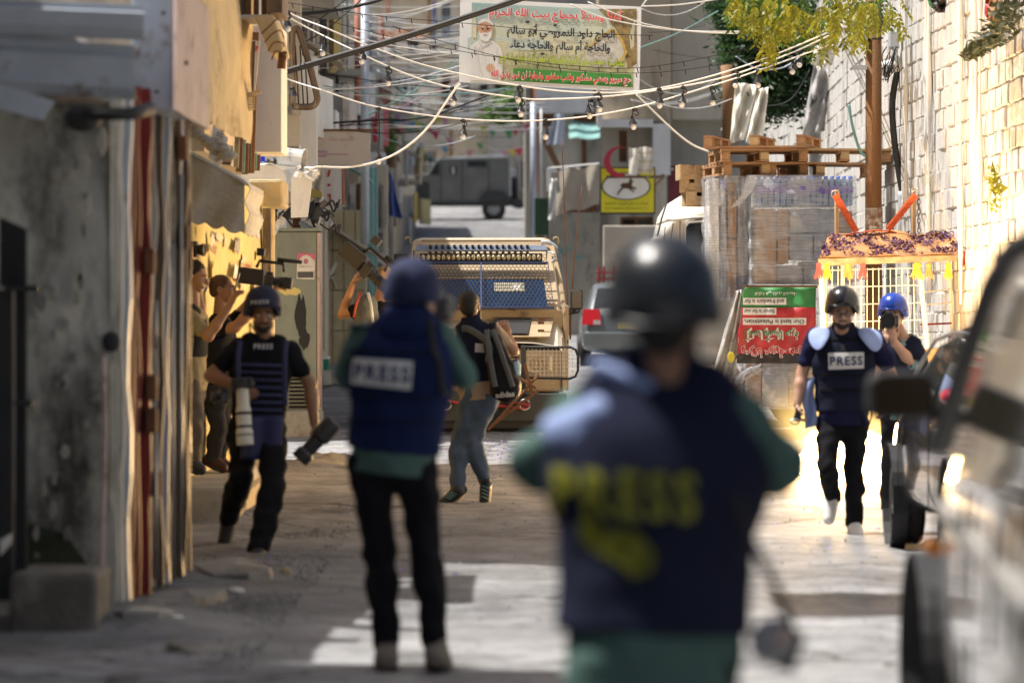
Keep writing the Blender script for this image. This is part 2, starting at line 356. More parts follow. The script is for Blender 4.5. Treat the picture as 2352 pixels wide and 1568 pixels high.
# ---------------------------------------------------------------- near left: the low shack
def shack():
    t = thing('plaster_shack', 'low grey plaster shack at the near edge with sheet metal eaves and stained wall', 'shack', (-2.6, 20, 0))
    mb = MB()   # rough front wall, bulged a little
    def fn(u, v):
        x = -4.2+(2.11)*u; z = -.05+2.72*v
        return V((x+ (.03*math.sin(z*5) if u > .98 else 0), 20-.05*math.sin(x*3+z*2)-.02*math.sin(x*11)*math.sin(z*7), z))
    mb.grid(fn, 40, 40); mb.add([(-4.2, 20, -.05), (-2.09, 20, -.05), (-2.09, 23.2, -.05), (-2.09, 23.2, 2.67), (-2.09, 20, 2.67), (-4.2, 20, 2.67), (-4.2, 23.2, 2.67)], [(1, 2, 3, 4), (5, 4, 3, 6)])
    mb.build('wall', M_plas, t, smooth=False)
    mb = MB(); mb.add([(-4.6, 19.6, 3.16), (-2.25, 19.6, 3.0), (-2.25, 23.2, 3.0), (-4.6, 23.2, 3.16)], [(0, 1, 2, 3)]); mb.build('roof', M_galv, t, solid=.03)
    # folded sheet metal gutters: profile drawn in YZ, run along X with a slight fall
    def gutter(x0, x1, za, zb, h, Yf, nm):
        g = MB(); prof = [(0, 0), (-.06, .01), (-.09, .05), (-.10, h*.75), (-.06, h*.82), (-.07, h), (0, h), (.1, h)]
        for i in range(len(prof)-1):
            (a, b), (c, d) = prof[i], prof[i+1]
            g.add([(x0, Yf+a, za+b), (x1, Yf+a, zb+b), (x1, Yf+c, zb+d), (x0, Yf+c, za+d)], [(0, 1, 2, 3)])
        g.build(nm, M_galv, t, solid=.006, smooth=False)
    gutter(-2.95, P(335, 0, 19.5).x, 3.00, 2.955, .17, 19.5, 'gutter')
    gutter(-2.95, P(312, 0, 19.6).x, 2.72, 2.66, .27, 19.62, 'gutter')
    g = MB(); a, b, c, d = P(-60, 175, 19.3), P(125, 232, 19.3), P(95, 275, 19.3), P(-60, 235, 19.3); g.prism([a, b, c, d], (0, .05, 0)); g.build('bent_flashing', M_galv, t)
    g = MB(); g.ell(P(190, 272, 19.5), (.10, .1, .07)); g.tube([P(190, 262, 19.4), P(300, 262, 19.4), P(345, 250, 19.7)], .035, 8); g.build('dark_pipe', M_black, t, smooth=True)
    g = MB(); g.tube(spline([P(238, 820, 19.9), P(243, 1000, 19.85), P(236, 1200, 19.8), P(232, 1345, 19.8)], 6), .012, 6); g.build('thin_pipe', M_pink, t)
    for k, (px, py, s) in enumerate([(255, 785, .05)]):
        g = MB(); g.ell(P(px, py, 19.95), (s, .02, s*1.1)); g.build('wall_hole', M_dark, t)
    r = random.Random(41)
    for k in range(44):
        x, y = r.uniform(50, 235), r.uniform(290, 1290); rx, ry = r.uniform(3, 13), r.uniform(6, 30)
        g = MB(); g.prism([P(a, b, 19.9) for a, b in [(x+rx*math.cos(i*.7)*r.uniform(.5, 1.2), y+ry*math.sin(i*.7)*r.uniform(.5, 1.2)) for i in range(9)]], (0, .05, 0)); g.build('peeled_patch', (M_conc, M_grey, M_plas, M_slab)[k % 4], t)
    # dark foot moss band
    g = MB(); g.add([P(60, 1200, 19.93), P(150, 1225, 19.93), P(205, 1300, 19.93), P(205, 1345, 19.93), P(40, 1345, 19.93)], [(0, 1, 2, 3, 4)]); g.build('moss_patch', mat('dark moss', (.05, .055, .03), .95, var=.4, sc=10), t)
    return t
shack()
t = thing('metal_gate', 'dark iron gate leaf at the near edge hung on the plaster wall', 'gate', (-2.6, 19, 0))
g = MB(); g.box(-3.1, P(28, 0, 19).x, 19, 19.06, .15, P(0, 665, 19).z); g.build('gate_panel', M_black, t)
for k in range(7):
    g = MB(); x = P(2+9*k, 0, 19).x; g.tube([(x, 19.03, .2 if k > 3 else 1.7), (x, 19.03, P(0, 500+k*4, 19).z)], .011, 6); g.build('gate_bar', M_black, t)
g = MB(); g.obox(P(50, 663, 18.97), (.17, .04, .03)); g.build('hinge', M_black, t)
g = MB(); g.obox(P(55, 925, 18.97), (.09, .04, .03)); g.build('hinge', M_black, t)
g = MB(); g.prism([P(0, 1240, 18.8), P(25, 1225, 18.8), P(22, 1250, 18.8), P(0, 1275, 18.8)], (0, .04, 0)); g.build('bent_bracket', M_white, t)
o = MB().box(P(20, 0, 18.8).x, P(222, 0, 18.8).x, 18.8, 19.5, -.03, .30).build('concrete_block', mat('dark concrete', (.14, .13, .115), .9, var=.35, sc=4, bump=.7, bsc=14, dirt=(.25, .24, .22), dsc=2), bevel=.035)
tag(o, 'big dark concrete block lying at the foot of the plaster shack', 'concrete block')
# shutter door with folded slats and sheet metal roller box above
def shutters():
    t = thing('folding_shutter', 'folded metal shutter door of rusty red, brown and grey strips under the grey roller box', 'shutter', (-2, 21.5, 0))
    A = V((-2.09, 20.15, .02)); B = V((-1.95, 23.0, .04)); r = random.Random(4)
    cols = [M_plas, M_plas, M_galv, M_black, M_red, M_rust, M_red, M_black, M_red, M_red, M_rust, M_black, M_plas, M_chip, M_black, M_galv, M_chip, M_black, M_plas, M_black, M_chip, M_galv, M_black, M_chip, M_black, M_wood, M_chip, M_black, M_steel, M_chip]
    px = [252, 265, 278, 293, 299, 306, 313, 319, 325, 331, 338, 345, 352, 359, 365, 371, 377, 383, 388, 393, 398, 403, 408, 412, 416, 420, 424, 428, 431, 434]
    for k, (x, m) in enumerate(zip(px, cols)):
        # point on the line A-B at that image column (where the strip really stands)
        lo, hi = 0., 1.
        for _ in range(30):
            md = (lo+hi)/2; q = A.lerp(B, md)
            if CX+q.x*F/q.y < x: lo = md
            else: hi = md
        q = A.lerp(B, lo); top = 2.78; out = r.uniform(.015, .05) if m not in (M_black,) else .0
        mb = MB(); wv = [(q.x+out+.008*math.sin(z*7+k)+r.uniform(-.006, .006), q.y+r.uniform(-.012, .012), q.z+z) for z in [top*i/12 for i in range(13)]]
        d = .12 if k < 3 else .05
        base = len(mb.v)
        for (x0, y0, z0) in wv: mb.v += [(x0-.08, y0-d/2, z0), (x0, y0-d/2, z0), (x0, y0+d/2, z0), (x0-.08, y0+d/2, z0)]
        for i in range(12):
            for j in range(4): mb.f.append((4*i+j, 4*i+(j+1) % 4, 4*i+4+(j+1) % 4, 4*i+4+j))
        mb.build('shutter_slat', m, t)
    mb = MB(); mb.prism([A+V((-.03, 0, 0)), B+V((-.03, 0, 0)), B+V((-.03, 0, 2.75)), A+V((-.03, 0, 2.75))], (-.02, 0, 0)); mb.build('backing_sheet', M_black, t)
    for (x, y) in ((312, 600), (318, 890), (318, 965), (405, 545), (402, 340), (330, 1110)):
        lo = (x-252)/182; q = A.lerp(B, lo*.95); mb = MB(); mb.obox((q.x+.06, q.y, P(x, y, q.y).z), (.06, .12, .14)); mb.build('hinge', M_rust, t, bevel=.01)
    for (x, ya, yb) in ((326, 690, 800), (326, 960, 1330), (372, 560, 1330), (395, 400, 1290)):
        lo = (x-252)/182; q = A.lerp(B, lo*.95); mb = MB(); mb.tube([(q.x+.065, q.y, P(x, ya, q.y).z), (q.x+.065, q.y, P(x, yb, q.y).z)], .011, 6); mb.build('vertical_rod', M_steel, t, smooth=True)
shutters()
t = thing('roller_box', 'dented grey and pink sheet metal shutter housing above the folded shutter', 'shutter housing', (-2, 21.6, 2.7))
mb = MB(); mb.box(P(302, 0, 21.2).x, P(397, 0, 21.2).x, 21.2, 22.2, 2.69, 3.42); mb.build('housing_front', M_galv, t, bevel=.01)
mb = MB(); x0 = P(399, 0, 21.2).x; x1 = P(460, 0, 23.3).x; mb.hexa([(x0, 21.16, 2.69), (x0, 21.16, 3.42), (x0+.03, 23.3, 3.42), (x0+.03, 23.3, 2.69), (x0+.02, 21.14, 2.69), (x0+.02, 21.14, 3.42), (x1, 23.3, 3.42), (x1, 23.3, 2.69)]); mb.build('side_panel', M_pink, t)
for px, py in ((360, 210), (375, 30), (428, 145)):
    m_ = MB(); m_.ell(P(px, py, 21.15), (.012, .01, .014)); m_.build('screw_hole', M_dark, t)
# mass behind the shack
def block(nm, lab, x0, x1, y0, y1, z0, z1, m, cat='building', bev=0):
    t = thing(nm, lab, cat, ((x0+x1)/2, (y0+y1)/2, z0)); MB().box(x0, x1, y0, y1, z0, z1).build('wall', m, t, bevel=bev); return t
block('left_house', 'tall plain house standing at the kerb beside the camera', -9, -2.62, 4, 17.3, -.1, 5.9, M_grey)
block('added_shade_wall', 'plain grey yard wall between the plaster shack and the kerbside house', -9, -2.75, 17.35, 19.5, -.1, 3.9, M_grey, 'wall')  # unseen, added to block sun through the gap and shade the road
# ---------------------------------------------------------------- left buildings beyond the shutter
def left_shop():
    t = thing('yellow_shop', 'yellow plastered shop front covered in torn posters behind the filming men', 'shop', (-2.5, 33, 0))
    A = V((-2.62, 28.0, 0)); B = V((-2.33, 37.0, 0)); mb = MB(); n = 24
    mb.grid(lambda u, v: A.lerp(B, u)+V((.015*math.sin(u*40)+.012*math.sin(v*17+u*9), 0, -.1+2.85*v)), 40, 16)
    mb.box(-6, -2.33-.004, 37.0, 37.1, -.1, 2.75); mb.build('wall', M_yel, t)
    m2 = MB(); m2.box(-2.5, -2.17, 36.4, 37.3, 2.60, 2.86); m2.build('lintel_end', M_cream, t, bevel=.03)
    m2 = MB(); m2.box(-2.41, -2.29, 36.9, 37.15, .1, 2.6); m2.build('corner_post', M_cream, t, bevel=.02)
    m2 = MB(); m2.box(-2.35, -2.28, 36.2, 36.34, .3, 2.58); m2.build('door_frame', M_chip, t)
    # torn posters : thin irregular sheets hugging the wall
    r = random.Random(12)
    pal = [mat('poster cream', (.70, .62, .42), .8, bump=.1), mat('poster white', (.72, .70, .64), .8, bump=.1), mat('poster rust', (.42, .26, .14), .8, bump=.1), mat('poster grey', (.35, .33, .28), .8, bump=.1), mat('poster straw', (.72, .58, .22), .8, bump=.1)]
    for k in range(22):
        y = r.uniform(29, 35.9); z = r.uniform(1.75, 2.45); w_, h_ = r.uniform(.3, .9), r.uniform(.04, .15); c = A.lerp(B, (y-28)/9); n = 14
        poly = []
        for i in range(n):
            a = 2*math.pi*i/n+r.uniform(-.2, .2); q = r.uniform(.35, 1.1)
            poly.append(V((c.x+.022+k*.0006+.012*0, y+w_/2*q*math.cos(a), z+h_*q*math.sin(a))))
        poly = [V((A.lerp(B, (p.y-28)/9).x+.024+k*.0007, p.y, p.z)) for p in poly]
        m2 = MB(); m2.prism(poly, (.003, 0, 0)); m2.build('torn_poster', pal[k % 5], t)
    for (py, z, txt) in ((34.2, 2.02, 'مهندسين'), (33.5, 1.9, 'خدمات')):
        c = A.lerp(B, (py-28)/9); text_mb(txt, (c.x+.065, py, z), (0, 1, 0), Z1, width=1.2, height=.07).build('poster_lettering', mat('red ink', (.4, .04, .03), .7, bump=0), t)
left_shop()
block('back_shed', 'plain cream block rising behind the folded shutter', -6, -2.75, 23.4, 27.9, -.1, 4.0, M_cream)
# awning
t = thing('awning', 'faded grey canvas awning with scalloped edge over the yellow shop', 'awning', (-2.5, 30, 2.4))
Ya, Yb = 29.6, 31.2
a = P(430, 348, Ya); b = P(562, 420, Ya); c = P(562, 532, Ya); d = P(430, 500, Ya)
mb = MB()
def aw(u, v):
    top = a.lerp(b, u); bot = d.lerp(c, u); bot = bot+V((0, 0, -.035*abs(math.sin(u*math.pi*3.2))))
    return top.lerp(bot, v)+V((0, .03*math.sin(u*9+v*5), 0))
mb.grid(aw, 24, 8); mb.build('end_panel', mat('grey canvas', (.40, .37, .33), .9, var=.15, sc=4, bump=.3, bsc=60), t, solid=.006)
mb = MB(); mb.grid(lambda u, v: b.lerp(c, v)+V((.02+.02*math.sin(v*12), u*(Yb-Ya)+.01, -.03*abs(math.sin(u*9))*v)), 10, 8); mb.build('front_valance', mat('white canvas', (.62, .58, .50), .9, var=.2, sc=4, bump=.3), t, solid=.006)
mb = MB(); mb.grid(lambda u, v: a.lerp(b, u)+V((0, v*(Yb-Ya), .006)), 8, 6); mb.build('top_cloth', MATS['grey canvas'], t, solid=.006)
mb = MB(); mb.tube([a+V((0, -.02, .01)), b+V((0, -.02, .01))], .014, 6); mb.tube([b+V((0, -.02, 0)), b+V((0, Yb-Ya, 0))], .014, 6); mb.build('frame_rod', M_galv, t)
# upper house over the shop
def upper_house():
    t = thing('cream_house', 'cream plastered upper house wall with brown window shutters above the awning', 'house', (-2.5, 28, 2.9))
    A = V((-2.25, 24.6, 2.95)); B = V((-2.12, 31.0, 2.95)); mb = MB()
    mb.grid(lambda u, v: A.lerp(B, u)+V((.02*math.sin(u*31+v*9)+.02*math.sin(v*23-u*12)+.01*math.sin(u*70), 0, 3.7*v)), 60, 40)
    mb.add([(-6, 24.6, 2.95), (-2.25, 24.6, 2.95), (-2.25, 24.6, 6.6), (-6, 24.6, 6.6)], [(0, 1, 2, 3)])
    mb.add([(-6, 24.6, 6.6), (-2.2, 24.6, 6.6), (-2.2, 36.4, 6.6), (-6, 36.4, 6.6)], [(0, 1, 2, 3)])
    mb.build('wall', M_cream, t)
    Yw = 31.0; r = random.Random(5)
    # brown shutters seen edge on
    for k, (x, y0, y1, m) in enumerate([(556, 110, 385, M_cream), (563, 85, 395, M_wood), (570, 70, 396, M_teal), (577, 62, 400, M_wood), (584, 95, 398, M_chip), (591, 75, 398, M_wood), (598, 95, 390, M_teal), (604, 110, 392, M_wood)]):
        mb = MB(); p0 = P(x-(y0-230)*-.02, y0, Yw+k*.3); p1 = P(x-14, y1, Yw+k*.3)
        mb.tube([p0, p1], .035 if k % 2 else .028, 4); mb.build('shutter_stile', m, t)
    mb = MB(); [mb.obox(P(576, 222+i*6, Yw-.1), (.07, .03, .012), rot=(0, -.25, 0)) for i in range(6)]; mb.obox(P(580, 215, Yw-.1), (.14, .04, .03), rot=(0, -.3, 0)); mb.build('vent_grille', M_cream, t)
    # projecting beam wrapped with wires
    mb = MB(); q = [P(583, 35, 30), P(628, 33, 30), P(652, 118, 30), P(618, 122, 30)]; mb.prism(q, (0, .9, 0)); mb.build('projecting_beam', M_cream, t, bevel=.02)
    for k in range(4):
        mb = MB(); yy = 58+k*20; mb.tube(spline([P(600+k*8, yy+20, 29.97), P(622+k*4, yy, 29.95), P(640+k*5, yy-15+8*k, 29.97), P(652, yy+10, 30.2)], 5), .006, 5); mb.build('wire_loop', M_rust, t)
    mb = MB(); mb.tube([P(650, 118, 30.1), P(646, 158, 30.1)], .035, 8); mb.build('drain_pipe', M_rust, t, smooth=True)
    mb = MB(); mb.box(P(440, 0, 30.2).x, P(618, 0, 30.2).x, 30.2, 30.9, P(0, 42, 30.2).z, P(0, 34, 30.2).z); mb.build('balcony_edge', M_white, t)
    for k in range(9):
        mb = MB(); x = P(462+k*18, 0, 30.3).x; mb.box(x-.02, x+.02, 30.3, 30.35, P(0, 33, 30.3).z, 5); mb.build('baluster', M_wood, t)
    mb = MB(); mb.box(P(612, 0, 30.1).x, P(648, 0, 30.1).x, 30.1, 30.9, P(0, 30, 30.1).z, 5); mb.build('balcony_box', M_chip, t)
    # broken cornice at the foot of the wall
    for k in range(10):
        lump('rubble_piece', 'x', P(448+k*9, 300+k*6+r.uniform(-10, 10), 27.5), (.06, .08, .035), M_conc, k).parent = None
    return t
ot = upper_house()
for o in [o for o in COL.objects if o.name.startswith('rubble_piece') and o.get('label') == 'x']:
    o.parent = ot; o.matrix_parent_inverse = wm(ot).inverted(); o.name = 'broken_cornice'; del o['label']; del o['category']
# tilted small sign, framed lamp box
t = thing('tilted_sign', 'narrow white sign board with black lettering leaning below the cream house', 'sign', P(498, 330, 27.5))
g = MB(); g.prism([P(489, 285, 27.5), P(525, 318, 27.5), P(505, 385, 27.5), P(478, 362, 27.5)], (0, .03, 0)); g.build('board', M_white, t)
U = (P(505, 385, 27.5)-P(525, 318, 27.5)).normalized(); W = V((-U.z, 0, U.x)); W = -W if W.x > 0 else W
text_mb('الجمال', P(500, 337, 27.48), -U, W.cross(V((0, 0, 0))) if 0 else V((U.z, 0, -U.x)), width=.2, height=.07).build('lettering', M_black, t)
t = thing('lamp_box', 'small square flood lamp with black frame on the wall above the awning', 'lamp', P(517, 356, 28))
g = MB(); g.obox(P(517, 356, 28), (.105, .08, .14), rot=(0, .12, 0)); g.build('housing', M_black, t, bevel=.006)
g = MB(); g.obox(P(517, 356, 27.955), (.08, .012, .11), rot=(0, .12, 0)); g.build('lens', mat('brown glass', (.45, .25, .15), .3, bump=0), t)
# big white sign box
t = thing('sign_box', 'blank white metal sign box projecting from the cream house', 'sign', P(610, 200, 32))
g = MB(); x0, x1 = P(578, 0, 32.6).x, P(647, 0, 32.6).x; z0, z1 = P(0, 350, 32.6).z, P(0, 60, 32.6).z
g.box(x0, x1, 32.6, 33.4, z0, z1); g.build('box_body', M_white, t, bevel=.01)
g = MB(); g.hexa([P(563, 90, 32.4), P(597, 95, 32.4), P(586, 218, 32.4), P(570, 225, 32.4)]+[p+V((0, .03, 0)) for p in (P(563, 90, 32.4), P(597, 95, 32.4), P(586, 218, 32.4), P(570, 225, 32.4))]); g.build('torn_sheet', mat('torn white vinyl', (.74, .70, .60), .6, var=.1, bump=.2), t)
g = MB(); g.obox(P(582, 110, 32.35), (.07, .01, .05), rot=(0, .4, 0)); g.build('red_mark', mat('faded red', (.6, .1, .06), .6, bump=0), t)
block('left_row_house', 'tall house wall rising behind the white sign box', -7, -2.5, 31.2, 36.3, 2.9, 6.6, M_beige)
# ---------------------------------------------------------------- ledge with junk, cabinet
Yl = 40.
t = thing('tin_canopy', 'dirty white tin canopy with bent front edge over the grey cabinet', 'canopy', P(640, 400, Yl))
g = MB(); a, b = P(560, 378, Yl), P(722, 392, Yl)
g.grid(lambda u, v: a.lerp(b, u)+V((0, 1.2*v, .05*math.sin(u*6)*.4+.02*math.sin(u*20+v*8))), 24, 6); g.build('tin_sheet', M_white, t, solid=.015)
g = MB(); g.grid(lambda u, v: P(560+118*u, 384+58*v-4*math.sin(u*3), Yl+.02), 12, 3); g.build('front_fascia', M_white, t, solid=.02)
g = MB(); g.hexa([P(668, 400, Yl-.05), P(718, 404, Yl-.05), P(706, 498, Yl-.05), P(668, 500, Yl-.05)]+[p+V((0, .1, 0)) for p in (P(668, 400, Yl-.05), P(718, 404, Yl-.05), P(706, 498, Yl-.05), P(668, 500, Yl-.05))]); g.build('hanging_panel', M_white, t)
r = random.Random(3)
for k in range(9):
    g = MB(); g.obox(P(700+r.uniform(-20, 22), 396+r.uniform(-10, 14), Yl-.08), (.09, .05, .03), rot=(r.uniform(-.6, .6), r.uniform(-.8, .8), r.uniform(-2, 2))); g.build('bent_tin_scrap', M_white, t)
g = MB(); g.box(P(672, 0, Yl+2.6).x, P(690, 0, Yl+2.6).x, Yl+2.6, Yl+2.7, .25, 3.0); g.build('post', M_rust, t)
t = thing('bucket', 'white paint bucket lying on its side on the tin canopy', 'bucket', P(665, 358, Yl+.3)); Mx = Matrix.Rotation(math.radians(100), 3, 'Y')@Matrix.Rotation(.2, 3, 'X')
g = MB(); g.lathe(P(640, 358, Yl+.3), [(0, 0), (.085, 0), (.1, .12), (.11, .26), (.118, .265), (.118, .28), (.105, .28), (.1, .02), (0, .02)], 18, Mx); g.build('pail', mat('grimy white plastic', (.55, .54, .50), .5, var=.2, bump=.1, dirt=(.3, .33, .4), dsc=6), t, smooth=False)
text_mb('AIRCOTE', P(668, 356, Yl+.17), Z1, V((-1, 0, 0)), width=.13, height=.03).build('lettering', mat('blue ink', (.05, .08, .3), .6, bump=0), t)
g = MB(); g.tube([P(690, 358, Yl+.2)+V((0, math.cos(a)*.1-.05, math.sin(a)*.115)) for a in [i*.3 for i in range(11)]], .003, 5); g.build('handle', M_steel, t)
t = thing('bottle_crate', 'blue plastic bottle crate on the tin canopy left of the bucket', 'crate', P(600, 370, Yl+.2)); g = MB()
for k in range(5): g.obox(P(573+k*8.5, 360, Yl+.2), (.012, .02, .12))
for zz in (351, 359, 369): g.obox(P(590, zz, Yl+.2), (.17, .018, .014))
g.obox(P(590, 358, Yl+.42), (.17, .02, .12)); g.build('crate_frame', mat('blue plastic', (.01, .04, .55), .35, bump=0), t)
def junk(nm, lab, box, Yj, n, mats, sz, seed, cat):
    rr = random.Random(seed); t = thing(nm, lab, cat, P((box[0]+box[2])/2, box[3], Yj))
    for k in range(n):
        g = MB(); c = P(rr.uniform(box[0], box[2]), rr.uniform(box[1], box[3]), Yj+rr.uniform(0, .3)); s_ = rr.uniform(.4, 1)*sz; ty = k % 3
        R = (rr.uniform(-1, 1), rr.uniform(-1, 1), rr.uniform(-2, 2))
        if ty == 0:
            E_ = Euler(R).to_matrix(); g.prism([c+E_@V(q)*s_ for q in ((-1, 0, -.3), (-.4, 0, .5), (.3, 0, .2), (1, 0, .6), (.8, 0, -.2), (.1, 0, -.6))], E_@V((0, .05, 0)))
        elif ty == 1: g.obox(c, (s_*1.4, s_*.4, s_*.12), rot=R)
        else: g.tube(spline([c, c+V((s_*.6, 0, s_*.5)), c+V((s_, 0, -s_*.3)), c+V((s_*1.3, 0, s_*.6))], 4), .012, 5)
        g.build('scrap_piece', mats[k % len(mats)], t)
    return t
M_bplas = mat('black plastic', (.03, .03, .033), .35, var=.1, bump=.1)
junk('scrap_heap', 'heap of black plastic car bumper parts on top of the grey cabinet', (700, 470, 765, 530), 42.2, 22, [M_bplas, M_bplas, M_black, M_galv], .13, 3, 'scrap heap')
junk('scrap_heap', 'pile of dark timber and black scrap under the tin canopy', (612, 470, 665, 520), 41.2, 18, [M_bplas, M_wood, M_black, M_white], .14, 8, 'scrap heap')
junk('rag_pile', 'rags and bits of trash lying behind the blue crate on the canopy', (612, 366, 640, 378), Yl+.2, 8, [M_black, M_white, M_rust], .06, 4, 'rags')
Yc = 41.8
t = thing('electric_cabinet', 'tall grey green steel cabinet with pink poster and black stain', 'cabinet', (P(672, 0, Yc).x, Yc, .3)); x0, x1 = P(608, 0, Yc).x, P(728, 0, Yc).x; M_cab = mat('grey green enamel', (.25, .28, .24), .55, var=.15, sc=3, bump=.1, dirt=(.16, .17, .14), dsc=4, damt=.4, streak=.4)
g = MB(); g.box(x0, x1, Yc, Yc+.55, P(0, 948, Yc).z, P(0, 532, Yc).z); g.build('cabinet_body', M_cab, t, bevel=.012)
g = MB(); g.box(x1+.003, x1+.03, Yc-.01, Yc+.55, P(0, 948, Yc).z, P(0, 535, Yc).z); g.build('door_edge', M_pink, t)
g = MB(); g.box(x0-.02, x1+.04, Yc-.03, Yc+.57, P(0, 531, Yc).z, P(0, 524, Yc).z); g.build('cabinet_lid', M_cab, t)
for k in range(9):
    g = MB(); g.obox(P(690, 862+k*9, Yc-.012), (.24, .03, .012), rot=(.5, 0, 0)); g.build('louvre', M_dark, t)
def poly2(mb, pts, Y, th=.003): mb.prism([P(x, y, Y) for x, y in pts], (0, th, 0)); return mb
po = poly2(MB(), [(683, 580), (724, 583), (722, 642), (681, 640)], Yc-.006).build('poster', mat('poster white', (.72, .70, .64), .8, bump=.1), t)
poly2(MB(), [(683, 580), (724, 583), (724, 600), (712, 589), (704, 585), (695, 588), (683, 601)], Yc-.011).build('poster_top', mat('pink print', (.62, .18, .27), .7, bump=0), po)
g = MB(); g.ell(P(703, 600, Yc-.012), (.025, .004, .03)); g.build('poster_emblem', mat('rose emblem', (.5, .2, .25), .7, bump=0), po)
for k in range(16): poly2(MB(), [(684+k*2.3, 624), (685.3+k*2.3, 624), (685.3+k*2.3, 638), (684+k*2.3, 638)], Yc-.012).build('poster_bar', M_black, po)
text_mb('جمعية قصر الثقافة', P(703, 612, Yc-.012), X1, Z1, width=.15, height=.022).build('poster_lettering', M_black, po)
def blob2(cx, cy, rx, ry, n, sd, jit=.3):
    rr = random.Random(sd); return [(cx+rx*math.cos(2*math.pi*i/n)*rr.uniform(1-jit, 1+jit), cy+ry*math.sin(2*math.pi*i/n)*rr.uniform(1-jit, 1+jit)) for i in range(n)]
poly2(MB(), blob2(692, 730, 13, 52, 16, 4), Yc-.008).build('black_stain', M_black, t)
poly2(MB(), blob2(700, 780, 12, 24, 14, 9), Yc-.010).build('black_stain', M_black, t)
poly2(MB(), blob2(663, 665, 24, 12, 14, 5, .5), Yc-.008).build('torn_sticker', mat('poster straw', (.72, .58, .22), .8, bump=.1), t)
o = MB().box(P(652, 0, 41.2).x, P(735, 0, 41.2).x, 41.2, 42, .2, P(0, 943, 41.2).z).build('concrete_plinth', M_conc, bevel=.03); tag(o, 'mottled concrete plinth under the grey cabinet', 'plinth')
t = thing('pail', 'small green and white plastic pail standing by the beige wall', 'bucket', P(742, 850, 62)); g = MB(); g.lathe(P(742, 852, 62), [(0, 0), (.08, 0), (.1, .23), (.107, .235), (.095, .24), (0, .24)], 14); g.build('pail_body', mat('green plastic', (.03, .42, .25), .4, bump=0), t, smooth=True)
g = MB(); g.lathe(P(742, 820, 62), [(.105, -.03), (.112, -.03), (.112, .016), (.105, .016)], 14); g.build('pail_rim', M_white, t)
r = random.Random(8)
for k in range(7):
    slab(740+k*9, 885+r.uniform(-18, 20), .25, .4, .12, r.uniform(0, 3), name='rubble_piece', m=M_conc, Y=56+k*.5, lab='pale rubble lump by the beige wall, number %s from the pail' % ['first', 'second', 'third', 'fourth', 'fifth', 'sixth', 'seventh'][k], zoff=-.0)
# ---------------------------------------------------------------- street facades further on (left side)
def facade(nm, lab, xw, y0, y1, z0, z1, m, wins, back=-9, extra=None):
    t = thing(nm, lab, 'house', (xw, (y0+y1)/2, z0)); mb = MB()
    holewall(mb, (xw, y0, z0), Y1, Z1, y1-y0, z1-z0, wins, .18)
    mb.add([(back, y0, z0), (xw, y0, z0), (xw, y0, z1), (back, y0, z1), (back, y1, z1), (xw, y1, z1), (back, y1, z0), (xw, y1, z0)], [(0, 1, 2, 3), (3, 2, 5, 4), (7, 6, 4, 5)])
    mb.build('wall', m, t)
    for i, h in enumerate(wins):
        window(t, (xw, y0, z0), Y1, Z1, h, (M_wood, M_teal, M_white)[i % 3], M_glass, .16, 1, sill=m if h[2] > .5 else None)
    return t
h1 = facade('white_house', 'narrow whitewashed house front behind the tin canopy', -2.78, 41.0, 47.4, 0, 6.7, M_white, [(1.2, 2.2, 3.6, 4.7), (3.9, 4.9, 3.6, 4.7), (3.3, 4.6, .1, 2.3)])
g = MB(); g.box(-2.8, -2.55, 40.5, 41.4, 3.3, 5.5); g.build('wall_panel', M_white, h1)
g = MB(); g.box(P(690, 0, 46).x, P(727, 0, 46).x, 46, 46.3, P(0, 410, 46).z, P(0, 130, 46).z); g.build('wall_panel', M_white, h1)
g = MB(); g.box(P(652, 0, 41.8).x, P(690, 0, 41.8).x, 41.8, 42.1, P(0, 335, 41.8).z, P(0, -60, 41.8).z); g.build('wall_panel', M_grey, h1)
g = MB(); g.box(P(668, 0, 41.6).x, P(690, 0, 41.6).x, 41.7, 41.9, P(0, 262, 41.6).z, P(0, 250, 41.6).z); g.build('stone_bracket', M_conc, h1)
# black triangular bracket
t = thing('wall_bracket', 'big black bent iron bracket with rounded corner hanging on the whitewashed house', 'bracket', P(690, 150, 41.3))
g = MB(); pts = [P(672, 245, 41.3), P(671, 100, 41.3), P(672, 75, 41.3), P(682, 66, 41.3), P(690, 80, 41.3), P(712, 155, 41.3), P(727, 215, 41.3), P(728, 232, 41.3), P(720, 243, 41.3), P(705, 246, 41.3), P(672, 245, 41.3)]
g.tube(spline(pts, 4), .036, 6); g.build('bent_frame', M_chip, t)
for x in (686, 697, 707):
    g = MB(); g.tube([P(x-8, 105, 41.3), P(x, 240, 41.3)], .008, 5); g.build('stay_rod', M_black, t)
h2 = facade('cable_house', 'tall beige house front hung with black cables and a pink pipe', -2.95, 47.6, 60, 0, 7.2, M_beige, [(2, 3.2, 4.2, 5.6), (6, 7.2, 4.2, 5.6), (9.6, 10.8, 4.2, 5.6), (4, 5.4, .3, 2.6)])
r = random.Random(21)
for k in range(11):
    x = r.uniform(722, 800); Yk = 2.93*F/(CX-x) if 0 else F*(-2.9)/(x-CX)
    pts = [P(x+r.uniform(-3, 3), y, Yk) for y in (-20, 60, 130, 200, 260, 300)]; pts = [V((-2.9+.03*r.random(), p.y, p.z)) for p in pts]
    g = MB(); g.tube(spline(pts, 4), r.choice([.008, .012, .02]), 5); g.build('hanging_cable', M_black, h2)
